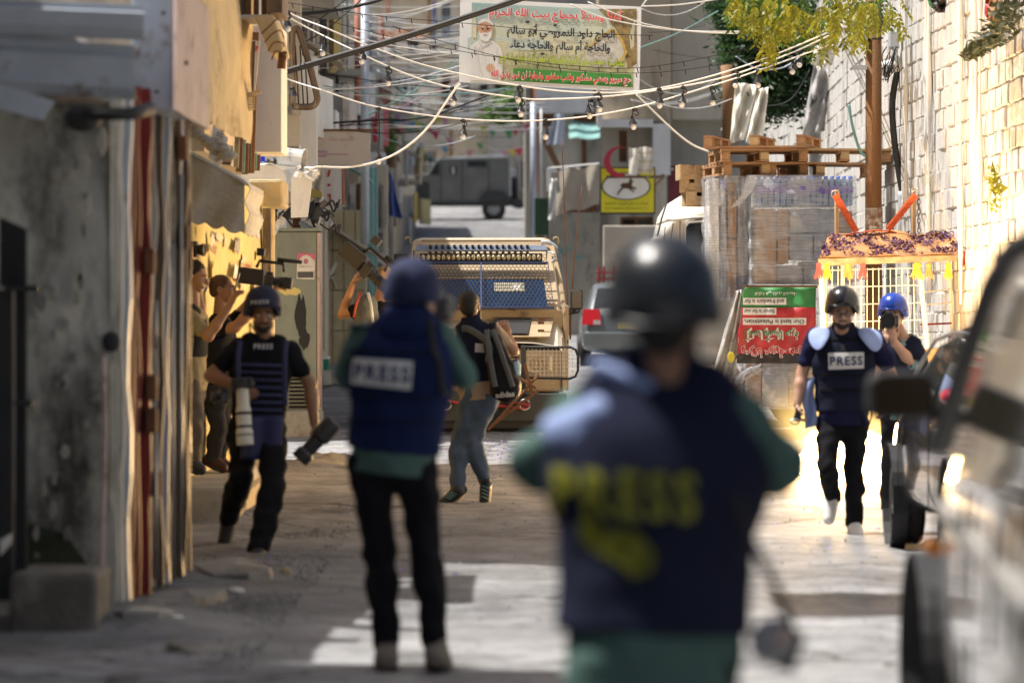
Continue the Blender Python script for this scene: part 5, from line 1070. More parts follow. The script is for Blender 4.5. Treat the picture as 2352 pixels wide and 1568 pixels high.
def lay(mb, off=.015):
    mb.v = [(x, y+.02*math.sin((CX+x*F/Yb2)*.09+(HY-(z-ZC)*F/Yb2)*.03)+.012*math.sin((HY-(z-ZC)*F/Yb2)*.11-(CX+x*F/Yb2)*.05)-off, z) for x, y, z in mb.v]; return mb
M_wh = mat('banner white', (.72, .71, .70), .6, bump=0)
def plate(x0, x1, y0, y1, m, off, nm, par=None):
    g = MB(); g.grid(lambda u, v: P(x0+(x1-x0)*u, y0+(y1-y0)*v, Yb2), 14, 3); return lay(g, off).build(nm, m, par or t)
for (s_, x0, x1, yc, h_) in (('and freedom is for', 1706, 1806, 692, 8), ('honor is for our', 1706, 1783, 715, 8), ('Our land is Palestinian,', 1706, 1852, 738, 9)):
    pl = plate(x0, x1, yc-8, yc+8, M_wh, .014, 'text_plate')
    lay(text_mb(s_, P((x0+x1)/2-1, yc, Yb2), -X1, -Z1, width=(x1-x0-8)*Yb2/F, height=h_*Yb2/F*1.25, bold=.012), .024).build('lettering', M_bk, pl)
lay(text_mb('النكبة في ذكرى الشهداء', P(1782, 673, Yb2), -X1, -Z1, width=.45, height=.05, bold=.015), .024).build('lettering', M_wh, t)
for (s_, x0, x1, yc, h_, m) in (('أرضنا وأسرانا حرية', 1706, 1834, 769, 34, M_bg), ('وعزتنا عربية، هويتنا', 1702, 1862, 807, 30, M_br)):
    lay(text_mb(s_, P((x0+x1)/2, yc, Yb2), -X1, -Z1, width=(x1-x0)*Yb2/F, height=h_*Yb2/F, bold=.075), .016).build('lettering_outline', M_wh, t)
    lay(text_mb(s_, P((x0+x1)/2, yc, Yb2), -X1, -Z1, width=(x1-x0-3)*Yb2/F, height=(h_-3)*Yb2/F, bold=.02), .026).build('lettering', m, t)
M_gc = mat('grey printed vinyl', (.46, .45, .44), .45, var=.3, sc=7, bump=.6, bsc=5, dirt=(.06, .06, .06), dsc=3.5, damt=.5)
o = cloth('grey_cloth', 'crumpled grey white printed vinyl sheet hanging left of the upside down banner', 'vinyl sheet', [(1690, 668), (1706, 664), (1688, 868), (1633, 872)], 41.2, M_gc, .05, 24, 20, fr=14)
g = MB(); g.ell(P(1679, 820, 41.05), (.04, .01, .06)); tag(g.build('print_spot', mat('yellow print', (.6, .5, .05), .7, bump=0)), None, None); bpy.data.objects['print_spot'].parent = o
# ---------------------------------------------------------------- wooden pallets
M_pal = mat('pallet pine', (.42, .23, .11), .8, var=.3, sc=5, bump=.3, bsc=20, dirt=(.26, .14, .07), dsc=3, damt=.5)
M_pal2 = mat('pale pallet pine', (.52, .36, .19), .8, var=.25, sc=5, bump=.3, bsc=20)
def cube_me(nm, m): return MB().box(-.5, .5, -.5, .5, -.5, .5).mesh(nm, m)
CM = {m.name: cube_me('plank', m) for m in (M_pal, M_pal2)}
def piece(par, nm, c, size, m=None):
    o = bpy.data.objects.new(nm, CM[(m or M_pal).name]); COL.objects.link(o); o.parent = par; o.location = c; o.scale = size; return o
def pallet(lab, X, Yp, z, yaw, flip=False, L_=1.1, W_=.95, seed=0, m2=None):
    t = thing('wooden_pallet', lab, 'pallet', (X, Yp, z), 'wooden pallets piled on the wrapped stacks'); r = random.Random(seed); s = -1 if flip else 1; H = .14
    zz = lambda q: (H-q if flip else q)
    for k in range(7): piece(t, 'plank', (0, -L_/2+.05+k*(L_-.1)/6, zz(H-.011)), (W_, .09+r.uniform(-.01, .02), .021), M_pal2 if r.random() < .3 else M_pal)
    for k in range(3):
        x = (-1, 0, 1)[k]*(W_/2-.05)
        piece(t, 'plank', (x, 0, zz(.011)), (.10, L_, .021)); piece(t, 'stringer', (x, 0, zz(H-.032)), (.10, L_, .019))
        for j in range(3): piece(t, 'block', (x, (-1, 0, 1)[j]*(L_/2-.06), zz(.067)), (.09, .12, .086), M_pal2 if (j+k) % 2 else M_pal)
    t.rotation_euler = (r.uniform(-.01, .01), r.uniform(-.01, .01), yaw); return t
zt = wz1+.005; Yp = 42.2
pallet('lowest left pallet, resting on the narrow wrapped stack', P(1735, 0, Yp).x, Yp+.1, zt, .16, seed=1)
pallet('lowest right pallet, sticking out behind the wooden pole', P(1880, 0, Yp).x, Yp+.0, zt+.002, -.03, seed=2, L_=.9, W_=1.15)
pallet('middle left pallet under the upside down one', P(1740, 0, Yp).x, Yp, zt+.145, .08, seed=3)
pallet('middle right pallet crossing the wooden pole', P(1935, 0, Yp).x, Yp, zt+.147, -.02, seed=4, L_=.9, W_=1.0)
pallet('topmost pallet lying upside down with three runners showing', P(1752, 0, Yp).x, Yp, zt+.292, -.24, True, seed=5, L_=1.1, W_=1.12)
def crate(lab, x, y, seed, txt=None):
    p = P(x, y, 43); t = thing('wooden_crate', lab, 'crate', p, 'stacked fruit crates on the lorry roof'); w_, d_, h_ = .52, .4, .17
    for sx in (-1, 1): piece(t, 'plank', (sx*w_/2, 0, h_/2), (.02, d_, h_), M_pal2)
    piece(t, 'plank', (0, -d_/2, h_*.33), (w_, .015, h_*.62), M_pal2); piece(t, 'plank', (0, d_/2, h_/2), (w_, .015, h_), M_pal2); piece(t, 'plank', (0, 0, .01), (w_, d_, .015), M_pal)
    for sx in (-.8, -.2, .5): piece(t, 'plank', (sx*w_/2, -d_/2-.008, h_*.66), (.10, .012, h_*.6), M_pal2)
    t.rotation_euler = (0, 0, .1*seed)
    if txt: text_mb(txt, V((.06, -d_/2-.016, h_*.62)), -X1, -Z1, width=.22, height=.035).build('stamp', M_bk, t).matrix_parent_inverse = Matrix()
    return t
crate('topmost fruit crate stamped OUTCIL by the pallets', 1612, 414, 1, 'OUTCIL  דרבמט'); crate('middle fruit crate on the lorry roof', 1618, 446-2, -1); crate('lowest fruit crate touching the lorry roof', 1626, 474, 1)
# ---------------------------------------------------------------- poles and cart
Yw = 40.2
g = MB(); g.tube([P(2008, 1010, Yw), P(2006, 500, Yw), P(2007, -60, Yw)], [.098, .088, .083], 12)
o = g.build('wooden_pole', mat('brown pole timber', (.17, .075, .022), .75, var=.3, sc=6, bump=.4, bsc=25, streak=.1), smooth=True); t = thing('utility_pole', 'brown wooden utility pole standing in front of the pallets', 'pole', P(2007, 960, Yw)); o.parent = t; o.matrix_parent_inverse = wm(t).inverted(); o.name = 'pole_shaft'
g = MB(); g.tube([P(2007, 545, Yw)+V((0, -.004, 0)), P(2007, 478, Yw)+V((0, -.004, 0))], [.096, .092], 10); g.build('whitewash_splash', mat('splashed whitewash', (.5, .48, .44), .9, var=.5, sc=14, dirt=(.2, .10, .05), dsc=12, damt=.9), t)
for y in (50, 62, 88): g = MB(); g.tube([P(2007, y, Yw)+V((.092*math.cos(a), .092*math.sin(a), .012*math.sin(a))) for a in [i*.5 for i in range(14)]], .010, 5); g.build('wire_band', M_black, t)
o = pbox(1975, 1993, 72, 98, Yw-.12, .1, 'junction_box', M_galv, t); o = pbox(1958, 1992, 150, 160, Yw-.1, .1, 'camera_arm', M_galv, t)
Ym = 57.; g = MB(); g.tube([P(1929, 900, Ym), P(1929, 200, Ym), P(1929, -60, Ym)], [.10, .092, .082], 14); tag(g.build('metal_pole', M_galv, smooth=True), 'galvanised steel pole rising behind the pallets', 'pole')
for y in (222, 320): g = MB(); g.tube([P(1929, y, Ym)+V((.105*math.cos(a), .105*math.sin(a), .01*math.sin(3*a))) for a in [i*.5 for i in range(14)]], .018, 5); g.build('rope_band', M_rust, bpy.data.objects['metal_pole'])
# street lamp arm
g = MB(); g.tube(spline([P(1985, 18, 46), P(1965, 50, 46), P(1948, 66, 46), P(1940, 70, 46)], 5), [.04]*15+[.055], 8); tag(g.build('bent_pipe', M_chip, smooth=True), 'dark pipe arm reaching from the steel pole under the yellow leaves', 'pipe')
def cart():
    Yq = 36.6; q = lambda x, y, d=0: P(x, y, Yq)+V((0, d, 0)); t = thing('vendor_cart', 'white wire cage vendor cart with a petal covered board roof and tassels', 'cart', P(2040, 1010, Yq))
    M_cw = mat('white wire', (.80, .76, .68), .5, var=.05, bump=0)
    roof = [q(1876, 597, -.35), q(2200, 588, -.35), q(2206, 537, .5), q(1912, 540, .5)]
    g = MB(); g.grid(lambda u, v: roof[0].lerp(roof[1], u).lerp(roof[3].lerp(roof[2], u), v)+V((0, 0, .012*math.sin(u*17+v*6)+(.03 if abs(u-.45) < .2 and v > .8 else 0))), 24, 8); g.build('board_roof', mat('orange brown board', (.42, .20, .07), .8, var=.3, sc=5, bump=.3, dirt=(.55, .42, .28), dsc=4, damt=.3), t, solid=.03)
    g = MB(); g.prism([q(1872, 596, -.37), q(2196, 587, -.37), q(2194, 600, -.37), q(1874, 612, -.37)], (0, .05, 0)); g.build('eave_tape', mat('brown taped edge', (.35, .25, .16), .4, var=.5, sc=9, bump=.2), t)
    mb = MB(); r = random.Random(4)
    for k in range(2600):
        u = r.random(); v = r.random()
        if math.sin(u*21+2)*math.sin(v*7+u*9)+r.random()*.9 < .25: continue
        p = roof[0].lerp(roof[1], u).lerp(roof[3].lerp(roof[2], u), v)+V((0, 0, .025+r.random()*.02)); a = r.uniform(0, 6.3); s = r.uniform(.008, .02); e = V((math.cos(a), math.sin(a), r.uniform(-.3, .3)))*s; f = V((-math.sin(a)*.6, math.cos(a)*.6, r.uniform(0, 1)))*s
        mb.add([p-e, p-f, p+e, p+f], [(0, 1, 2, 3)])
    o = mb.build('fallen_petals', mat('dried purple petals', (.12, .045, .12), .8, var=.5, sc=25, bump=0), t, fixn=False); stuff(o)
    def bar(a, b, rr, nm='cage_bar', m=M_cw): g = MB(); g.tube([a, b], rr, 5); return g.build(nm, m, t)
    bar(q(1880, 603, -.3), q(1886, 800, -.3), .026, 'corner_post'); bar(q(1944, 600, .4), q(1944, 720, .4), .02, 'corner_post'); bar(q(2103, 600, -.3), q(2122, 800, -.3), .022, 'corner_post'); bar(q(2188, 596, .3), q(2196, 770, .3), .016, 'corner_post'); bar(q(2200, 600, .5), q(2203, 760, .5), .014, 'corner_post')
    bar(q(1878, 604, -.3), q(2195, 594, -.3), .02, 'top_rail')
    for k in range(17):
        x = 1893+k*13.2
        if x > 2100: break
        bar(q(x, 612 if x < 1930 else 616, -.28), q(x+(x-1990)*.03, 800, -.28), .004)
    for y in (622, 661, 701, 740, 780): bar(q(1884, y, -.28), q(2108+(y-600)*.1, y-6, -.28), .004)
    for x in (2130, 2150, 2172): pass
    bar(q(2110, 672, 0), q(2192, 664, .3), .006); bar(q(2115, 700, 0), q(2195, 695, .3), .006); bar(q(2115, 745, 0), q(2195, 742, .3), .01, 'cross_rail', M_red)
    for (x, y0, y1) in ((1897, 605, 800), (1955, 605, 640)): bar(q(x, y0, 0), q(x, y1, 0), .022, 'timber_leg', M_pal2)
    for (x) in (1890, 2190): bar(q(x, 770, .2), q(x, 1030, .2), .03, 'cart_leg', M_chip)
    g = MB(); a = q(1880, 800, -.3); b = q(2200, 760, .5); g.box(a.x, b.x, a.y, b.y, a.z-.12, a.z-.0); g.build('cart_tray', M_pal, t)
    for k, (x, c_) in enumerate(((1874, 'red'), (1893, 'yellow'), (1939, 'orange'), (1974, 'red'), (2097, 'yellow'), (2124, 'orange'), (2168, 'yellow'), (2208, 'red'))):
        cols = {'red': (.65, .08, .08), 'yellow': (.8, .6, .05), 'orange': (.75, .3, .08)}; big = 1.5 if x == 2097 else 1
        g = MB(); r = random.Random(k)
        top = q(x, 603 if x < 2180 else 575, -.36); g.tube([top+V((0, 0, .02)), top], .008, 5); g.ell(top+V((0, 0, -.03)), (.028*big, .02, .028))
        for i in range(14):
            a = i/14*6.28; e = top+V((.04*big*math.cos(a), .02*math.sin(a), -.15+r.uniform(-.02, .02))); g.tube([top+V((.012*math.cos(a), .01*math.sin(a), -.03)), e], .006, 4)
        g.build('tassel', mat(c_+' wool tassel', cols[c_], .9, var=.1, bump=0), t)
    # two raised sticks with ratchet straps
    for (x, yb, yt) in ((1931, 540, 432), (2110, 535, 430)): g = MB(); g.tube([q(x, yb, .45), q(x, yt, .45)], .022, 6); g.build('upright_stick', M_pal2, t)
    for pts in ([(1926, 445), (1936, 462), (1955, 495), (1975, 530)], [(2113, 445), (2100, 460), (2075, 492), (2048, 524)]):
        g = MB(); g.tube(spline([q(x, y, .38) for x, y in pts], 4), .032, 6, flat=.25, up=(0, 1, 0)); g.build('orange_strap', mat('orange webbing', (.60, .11, .04), .85, var=.35, sc=30, bump=.2), t)
    for x in (1927, 2114): g = MB(); g.tube([q(x+10*math.cos(a), 443+9*math.sin(a), .4) for a in [i*.6 for i in range(11)]], .006, 5); g.build('strap_ring', M_steel, t)
    for k in range(8): g = MB(); c = q(2122, 450+k*11, .45); g.tube([c+V((.014*math.cos(a)*(1 if k % 2 else .3), .014*math.cos(a)*(0 if k % 2 else 1), .028*math.sin(a))) for a in [i*.785 for i in range(9)]], .005, 4); g.build('chain_link', M_chip, t)
    g = MB(); g.tube(spline([q(1950, 537, .4), q(1985, 532, .4), q(2020, 527, .4), q(2060, 530, .4), q(2075, 537, .4)], 4), .025, 6, flat=.3, up=(0, 0, 1)); g.build('strap_bundle', MATS['orange webbing'], t)
cart()
# conduit, hoses and clutter on the block wall
for pts, rr, m, lb, nm in (([(2062, 160), (2050, 230), (2052, 300), (2062, 380), (2074, 450)], .045, M_black, 'thick black hose hanging on the white block wall behind the cart', 'hose'),
    ([(2072, 440), (2072, 540)], .06, M_galv, 'short grey conduit pipe below the black hose', 'pipe'), ([(1950, 240), (1958, 290), (1975, 345), (1990, 360)], .02, M_teal, 'green hose beside the steel pole', 'hose'),
    ([(1985, 130), (2000, 160), (2010, 180), (2015, 230), (2005, 245)], .008, M_black, 'thin drooping black wire right of the wooden pole', 'wire')):
    Yh = 41.2; g = MB(); g.tube(spline([P(x, y, Yh) for x, y in pts], 6), rr*.8, 8); tag(g.build(nm, m, smooth=True), lb, nm if nm != 'wire' else 'cable')
g = MB(); g.lathe(P(2058, 150, 41.2), [(.075, -.2), (.08, 0), (.095, .02), (.095, .05), (.07, .05), (.065, -.2)], 16, Matrix.Rotation(math.radians(75), 3, 'Y')); tag(g.build('plastic_duct', M_white, smooth=True), 'white plastic duct mouth where the black hose leaves the wall', 'duct')
t = thing('meter_box', 'grey electric meter box with hanging wires near the top of the wooden pole', 'meter box', P(2052, 100, 41)); pbox(2044, 2066, 72, 112, 41, .2, 'box_body', M_galv, t, .01)
r = random.Random(15)
for k in range(9):
    x = 2044+r.uniform(-8, 20); g = MB(); g.tube(spline([P(x, 108, 41), P(x+r.uniform(-14, 8), 130+r.uniform(0, 15), 40.9), P(x+r.uniform(-30, 6), 160+r.uniform(0, 30), 40.9), P(x+r.uniform(-20, 10), 150, 41)], 4), .007, 4); g.build('loose_wire', M_black, t)
for quad, Yk, m, lb in (([(1690, 190), (1740, 195), (1712, 320), (1676, 330)], 50, 'torn white vinyl', 'pale plastic sheet hanging under the dark tree left of the pallets'), ([(1742, 205), (1765, 200), (1752, 330), (1712, 330)], 49.5, 'torn white vinyl', 'second pale plastic sheet hanging right of the first under the dark tree'),
    ([(1888, 40), (1935, 60), (1912, 150), (1862, 150)], 48, 'torn white vinyl', 'crumpled white plastic bag sheet tied to the steel pole among yellow leaves'), ([(1870, 150), (1908, 160), (1895, 300), (1840, 320)], 52, 'grey printed vinyl', 'old printed banner strip hanging beside the steel pole')):
    cloth('plastic_sheet', lb, 'plastic sheet', quad, Yk, MATS[m], .06, 14, 18, fr=11)
g = MB(); g.tube([P(1677, 330, 54), P(1675, 210, 54), P(1668, 150, 54)], [.12, .1, .09], 8); trunk = g
# ---------------------------------------------------------------- trees
def tree(nm, lab, clumps, trunk_mb, leaf_m, n, ls, seed, wood, droop=False):
    t = thing(nm, lab, 'tree', trunk_mb.v[0]); trunk_mb.build('trunk', wood, t, smooth=True); r = random.Random(seed); g = MB()
    for k in range(n):
        c, rad = clumps[r.randrange(len(clumps))]; d = V((r.gauss(0, .52), r.gauss(0, .52), r.gauss(0, .52))); p = V(c)+V((d.x*rad[0], d.y*rad[1], d.z*rad[2]))
        if not droop:
            a = V((r.gauss(0, 1), r.gauss(0, 1), r.gauss(0, .6))).normalized()*ls*r.uniform(.6, 1.3); b = a.cross(V((r.gauss(0, 1), r.gauss(0, 1), r.gauss(0, 1)))).normalized()*ls*.35
            g.add([p-a, p+b, p+a, p-b], [(0, 1, 2, 3)])
        else:   # drooping pinnate spray
            L_ = r.uniform(.14, .3); sw = V((r.uniform(-.12, .12), r.uniform(-.1, .1), 0)); ax = [p+sw*(i/6)**1.5+V((0, 0, -L_*i/6)) for i in range(7)]
            g.tube(ax, .002, 3, cap=False); th = r.uniform(0, 3.1)
            for i in range(1, 7):
                for sd in (-1, 1):
                    dr = V((math.cos(th)*sd, math.sin(th)*sd*.6, -.8)).normalized()*ls*r.uniform(.5, 1.25); b = dr.cross(V((r.gauss(0, .4), 1, r.gauss(0, .4)))).normalized()*ls*.2; q_ = ax[i]
                    g.add([q_, q_+dr*.4+b, q_+dr, q_+dr*.4-b], [(0, 1, 2, 3)])
    o = g.build('crown', leaf_m, t, fixn=False); stuff(o); return t
def leafmat(nm, c, tr, var=.35):
    m = mat(nm, c, .5, var=var, sc=5, bump=0); nt = m.node_tree; b = nt.nodes['Principled BSDF']; out = nt.nodes['Material Output']
    tl = nt.nodes.new('ShaderNodeBsdfTranslucent'); tl.inputs[0].default_value = (*tr, 1); ms = nt.nodes.new('ShaderNodeMixShader'); ms.inputs[0].default_value = .4
    nt.links.new(b.outputs[0], ms.inputs[1]); nt.links.new(tl.outputs[0], ms.inputs[2]); nt.links.new(ms.outputs[0], out.inputs[0]); return m
M_l1 = leafmat('dark green leaves', (.035, .075, .03), (.05, .12, .03)); M_l2 = leafmat('yellow green leaves', (.20, .20, .015), (.36, .34, .02))
def px_cl(lst, Yk): return [(P(x, y, Yk), (rx*Yk/F, .8, ry*Yk/F)) for x, y, rx, ry in lst]
tree('dark_tree', 'dark leafy tree crown hanging in front of the beige building', px_cl([(1725, 60, 55, 110), (1755, 100, 70, 130), (1800, 80, 80, 130), (1850, 120, 50, 110), (1740, 200, 60, 60), (1780, 210, 60, 50), (1700, 110, 40, 70), (1680, 10, 45, 40)], 55), trunk, M_l1, 26000, .06, 3, M_wood)
tk = MB(); tk.tube([P(2020, 960, 44)+V((.0, 0, 0)), P(2150, 200, 44), P(2080, -120, 43)], [.14, .12, .1], 8)
tree('yellow_tree', 'yellow green pinnate leaf sprays drooping over the top right of the street', px_cl([(1700, -5, 22, 22), (1745, 20, 30, 30), (1780, 30, 26, 40), (1762, 75, 10, 22), (1820, 18, 34, 28), (1850, 25, 28, 34), (1880, 10, 30, 25), (1905, 55, 7, 30), (1930, 0, 20, 20), (1975, 20, 14, 28), (1965, 55, 8, 14), (2000, 5, 22, 12), (2050, 10, 12, 24), (1890, -40, 160, 26)], 39.0), tk, M_l2, 150, .08, 5, M_wood, True)
tk = MB(); tk.tube([P(1800, -60, 41), P(1850, -150, 41)], .06, 6)
tree('green_tree', 'fresh green feathery leaves mixed among the yellow sprays at the top', px_cl([(1700, 5, 30, 26), (1800, 10, 60, 30), (1850, 35, 40, 40), (1740, -10, 60, 30), (1990, -5, 60, 18)], 40.2), tk, leafmat('mid green leaves', (.06, .12, .02), (.10, .20, .02)), 170, .08, 11, M_wood, True)
tk = MB(); tk.tube([V((4.9, 33, .0)), V((4.6, 33, 4.8)), V((4.1, 32.6, 5.3))], [.1, .08, .05], 8)
tree('olive_tree', 'thin olive twigs with dark narrow leaves reaching over the top right wall', px_cl([(2310, 60, 40, 30), (2270, 95, 30, 14), (2240, 120, 22, 12), (2330, 20, 40, 30), (2380, -60, 80, 50), (2250, -110, 120, 40)], 33.0), tk, leafmat('olive leaves', (.05, .06, .03), (.1, .1, .04)), 900, .055, 8, M_wood)
for k, (quad, m, lb) in enumerate((([(2128, -10), (2168, -10), (2160, 25), (2138, 20)], 'banner green', 'green and dark rag of cloth tied at the top of the white wall'), ([(2265, -5), (2305, -5), (2290, 55), (2262, 40)], 'banner red', 'rag of green and red cloth hanging at the top right corner'))):
    o = cloth('cloth_rag', lb, 'rag', quad, 36-k*2, MATS[m], .05, 8, 8, fr=8)
    cloth('rag_fold', None, None, [(x+8, y+6) for x, y in quad], 35.9-k*2, MATS['brown cardboard' if k else 'banner black'], .05, 8, 8, par=o, fr=8)
# weeds
g = MB(); r = random.Random(1)
for k in range(120): p = P(2284, 430, 33.3)+V((r.gauss(0, .03), r.gauss(0, .05), r.gauss(0, .10))); g.add([p, p+V((r.gauss(0, .03), -.02, r.gauss(0, .03))), p+V((r.gauss(0, .02), -.02, r.gauss(0, .04)))], [(0, 1, 2)])
tag(stuff(g.build('wall_weed', M_l2, fixn=False)), 'small yellow weed growing out of the block wall above the van', 'weed')
# ---------------------------------------------------------------- welcome banner across the street
def welcome():
    Yk = 42.; cor = [(1057, -4), (1473, 17), (1466, 216), (1055, 193)]
    t = thing('street_banner', 'large printed banner with arabic lettering and a white robed man strung over the street', 'banner', P(1264, 200, Yk))
    def wob(p): return V((p[0], p[1]+.02*math.sin(p[0]*3.2)+.006*math.sin(p[2]*5)-(5.05-p[2])*.30, p[2]))
    def q(u, v):
        a = V((*cor[0], 0)).lerp(V((*cor[1], 0)), u); b = V((*cor[3], 0)).lerp(V((*cor[2], 0)), u); c = a.lerp(b, v); return P(c.x, c.y, Yk)
    def patch(nm, u0, u1, v0, v1, m, off, par=None, n=20):
        g = MB(); g.grid(lambda u, v: wob(q(u0+(u1-u0)*u, v0+(v1-v0)*v))+V((0, -off, 0)), n, 6); return g.build(nm, m, par or t)
    def shape(nm, pts, m, off, par=None):   # px polygon (full frame coordinates)
        g = MB(); g.prism([wob(P(x, y, Yk))+V((0, -off, 0)) for x, y in pts], (0, .0015, 0)); return g.build(nm, m, par or t)
    bm_ = bpy.data.materials.new('banner sky print'); bm_.use_nodes = True; nt = bm_.node_tree; N = nt.nodes; L = nt.links
    tc = N.new('ShaderNodeTexCoord'); sx = N.new('ShaderNodeSeparateXYZ'); L.new(tc.outputs['Object'], sx.inputs[0])
    nz = N.new('ShaderNodeTexNoise'); nz.inputs['Scale'].default_value = 2.2; nz.inputs['Detail'].default_value = 6; L.new(tc.outputs['Object'], nz.inputs[0])
    ad = N.new('ShaderNodeMath'); ad.operation = 'MULTIPLY_ADD'; ad.inputs[1].default_value = .5; L.new(nz.outputs[0], ad.inputs[0]); L.new(sx.outputs[2], ad.inputs[2])
    mr = N.new('ShaderNodeMapRange'); mr.inputs[1].default_value = 4.3; mr.inputs[2].default_value = 5.3; L.new(ad.outputs[0], mr.inputs[0])
    cr = N.new('ShaderNodeValToRGB'); e = cr.color_ramp.elements; e[0].color = (.28, .36, .14, 1); e[1].color = (.30, .45, .45, 1)
    for p_, c_ in ((.25, (.55, .56, .33, 1)), (.5, (.72, .70, .52, 1)), (.75, (.52, .62, .55, 1))): el = e.new(p_); el.color = c_
    L.new(mr.outputs[0], cr.inputs[0]); L.new(cr.outputs[0], N['Principled BSDF'].inputs['Base Color']); N['Principled BSDF'].inputs['Roughness'].default_value = .5
    wt = leafmat('banner vinyl white', (.80, .80, .78), (.75, .75, .72), .03)
    tl = N.new('ShaderNodeBsdfTranslucent'); L.new(cr.outputs[0], tl.inputs[0]); ms = N.new('ShaderNodeMixShader'); ms.inputs[0].default_value = .45; L.new(N['Principled BSDF'].outputs[0], ms.inputs[1]); L.new(tl.outputs[0], ms.inputs[2]); L.new(ms.outputs[0], N['Material Output'].inputs[0])
    patch('vinyl_sheet', 0, 1, 0, 1, wt, 0, n=40); patch('sky_print', .065, .965, .05, .95, bm_, .004, n=40)
    grn = mat('banner band green', (.04, .19, .02), .5, var=.15, bump=0); patch('green_band', .30, .952, .80, .95, grn, .008, n=30)
    # plaza and hills print at the right, minaret at the left
    M_br_ = mat('plaza print brown', (.22, .15, .05), .5, var=.6, sc=14, bump=0); M_st = mat('plaza print stone', (.44, .42, .36), .5, var=.3, sc=10, bump=0)
    shape('plaza_print', [(1462, 22), (1461, 150), (1440, 162), (1432, 120), (1414, 70), (1390, 40), (1375, 22)], M_br_, .008)
    shape('plaza_floor', [(1350, 110), (1380, 85), (1405, 70), (1425, 95), (1433, 125), (1420, 145), (1395, 158), (1360, 160), (1345, 140)], M_st, .010)
    shape('plaza_ring', [(1350, 110), (1380, 83), (1407, 66), (1430, 95), (1440, 125), (1424, 148), (1419, 146), (1433, 125), (1424, 96), (1405, 73), (1381, 88), (1354, 112)], mat('plaza print gold', (.45, .30, .06), .5, var=.3, sc=20, bump=0), .014)
    shape('hill_print', [(1075, 92), (1100, 78), (1130, 90), (1160, 82), (1190, 95), (1230, 88), (1260, 100), (1260, 118), (1075, 118)], mat('hill print', (.40, .46, .40), .5, var=.1, bump=0), .006)
    shape('minaret_print', [(1087, 90), (1086, 62), (1088, 40), (1090.5, 12), (1093, 40), (1095, 62), (1094, 90)], mat('minaret print', (.52, .46, .32), .5, var=.2, bump=0), .010)
    # robed man, flat print in simple shapes
    M_robe, M_rs, M_sk, M_be = wt, mat('robe fold print', (.50, .50, .49), .5, bump=0), mat('printed skin', (.45, .25, .15), .5, bump=0), mat('printed grey beard', (.55, .54, .52), .5, bump=0)
    man = shape('robe_print', [(1077, 188), (1076, 130), (1080, 108), (1096, 98), (1105, 92), (1122, 92), (1132, 97), (1150, 112), (1156, 135), (1155, 165), (1150, 190)], M_robe, .012)
    for pts in ([(1100, 100), (1104, 99), (1118, 150), (1128, 175), (1124, 175), (1112, 150)], [(1090, 110), (1093, 109), (1100, 150), (1108, 182), (1103, 182), (1096, 150)], [(1128, 100), (1131, 100), (1110, 112), (1100, 116), (1099, 113)], [(1138, 112), (1141, 112), (1146, 150), (1142, 150)]): shape('robe_fold', pts, M_rs, .015, man)
    shape('head_print', disc2(1115, 68, 18, 23), M_sk, .016, man); shape('beard_print', [(1099, 72), (1104, 80), (1110, 78), (1122, 78), (1128, 74), (1131, 72), (1129, 88), (1121, 98), (1112, 99), (1103, 92)], M_be, .018, man)
    shape('hair_print', [(1097, 66), (1098, 54), (1104, 47), (1115, 44), (1127, 48), (1132, 56), (1133, 66), (1129, 58), (1115, 52), (1101, 57)], M_be, .017, man)
    for x in (1108, 1122): shape('eye_print', disc2(x, 69, 2.6, 1.2), M_black, .019, man); shape('brow_print', [(x-4, 65.5), (x, 63.5), (x+4, 65.5), (x, 65)], M_be, .019, man)
    shape('nose_print', [(1114, 68), (1117, 68), (1119, 77), (1112, 77)], mat('printed shade', (.33, .17, .10), .5, bump=0), .019, man); shape('mouth_print', [(1109, 82), (1121, 82), (1115, 85)], MATS['printed shade'], .020, man)
    shape('hand_print', [(1117, 158), (1124, 150), (1133, 152), (1136, 162), (1130, 170), (1120, 167)], M_sk, .018, man)
    U = (P(1473, 19, Yk)-P(1057, 0, Yk)).normalized(); W = U.cross(V((0, -1, 0))); W = W if W.z > 0 else -W
    def wr(s_, x0, x1, y, h, m, off, bold, nm='lettering'):
        yy = y; g = text_mb(s_, P((x0+x1)/2, yy, Yk), U, W, width=(x1-x0)*Yk/F, height=h*Yk/F, bold=bold); g.v = [tuple(wob(V((v[0], Yk, v[2])))+V((0, -off*1.3, 0))) for v in g.v]; return g.build(nm, m, t)
    R_, B_ = mat('bright red print', (.62, .015, .02), .5, bump=0), mat('black print', (.015, .015, .02), .5, bump=0)
    s1 = 'أهلاً وسهلاً بحجاج بيت الله الحرام'
    wr(s1, 1121, 1432, 36, 38, wt, .013, .03, 'lettering_outline'); wr(s1, 1124, 1429, 36, 35, R_, .018, .015)
    wr('الحاج داود النمروطي أبو سالم', 1165, 1411, 78, 36, B_, .018, .03); wr('والحاجة أم سالم والحاجة دعاء', 1171, 1401, 110, 34, B_, .018, .03)
    s4 = 'بمناسبة عودتهم من الديار الحجازية بعد أداء فريضة الحج'
    wr(s4, 1146, 1433, 142, 30, B_, .014, .035, 'lettering_outline'); wr(s4, 1147, 1432, 142, 28, mat('lime print', (.42, .55, .01), .5, bump=0), .018, .02)
    s5 = 'حج مبرور وسعي مشكور وذنب مغفور وتجارة لن تبور بإذن الله'
    wr(s5, 1125, 1448, 183, 28, wt, .014, .035, 'lettering_outline'); wr(s5, 1128, 1445, 183, 23, R_, .018, .025)
    for i, (x, y) in enumerate(((1212, 53), (1275, 60), (1246, 127))): shape('tear', blob2(x, y, 5, 3, 7, i), B_, .021)
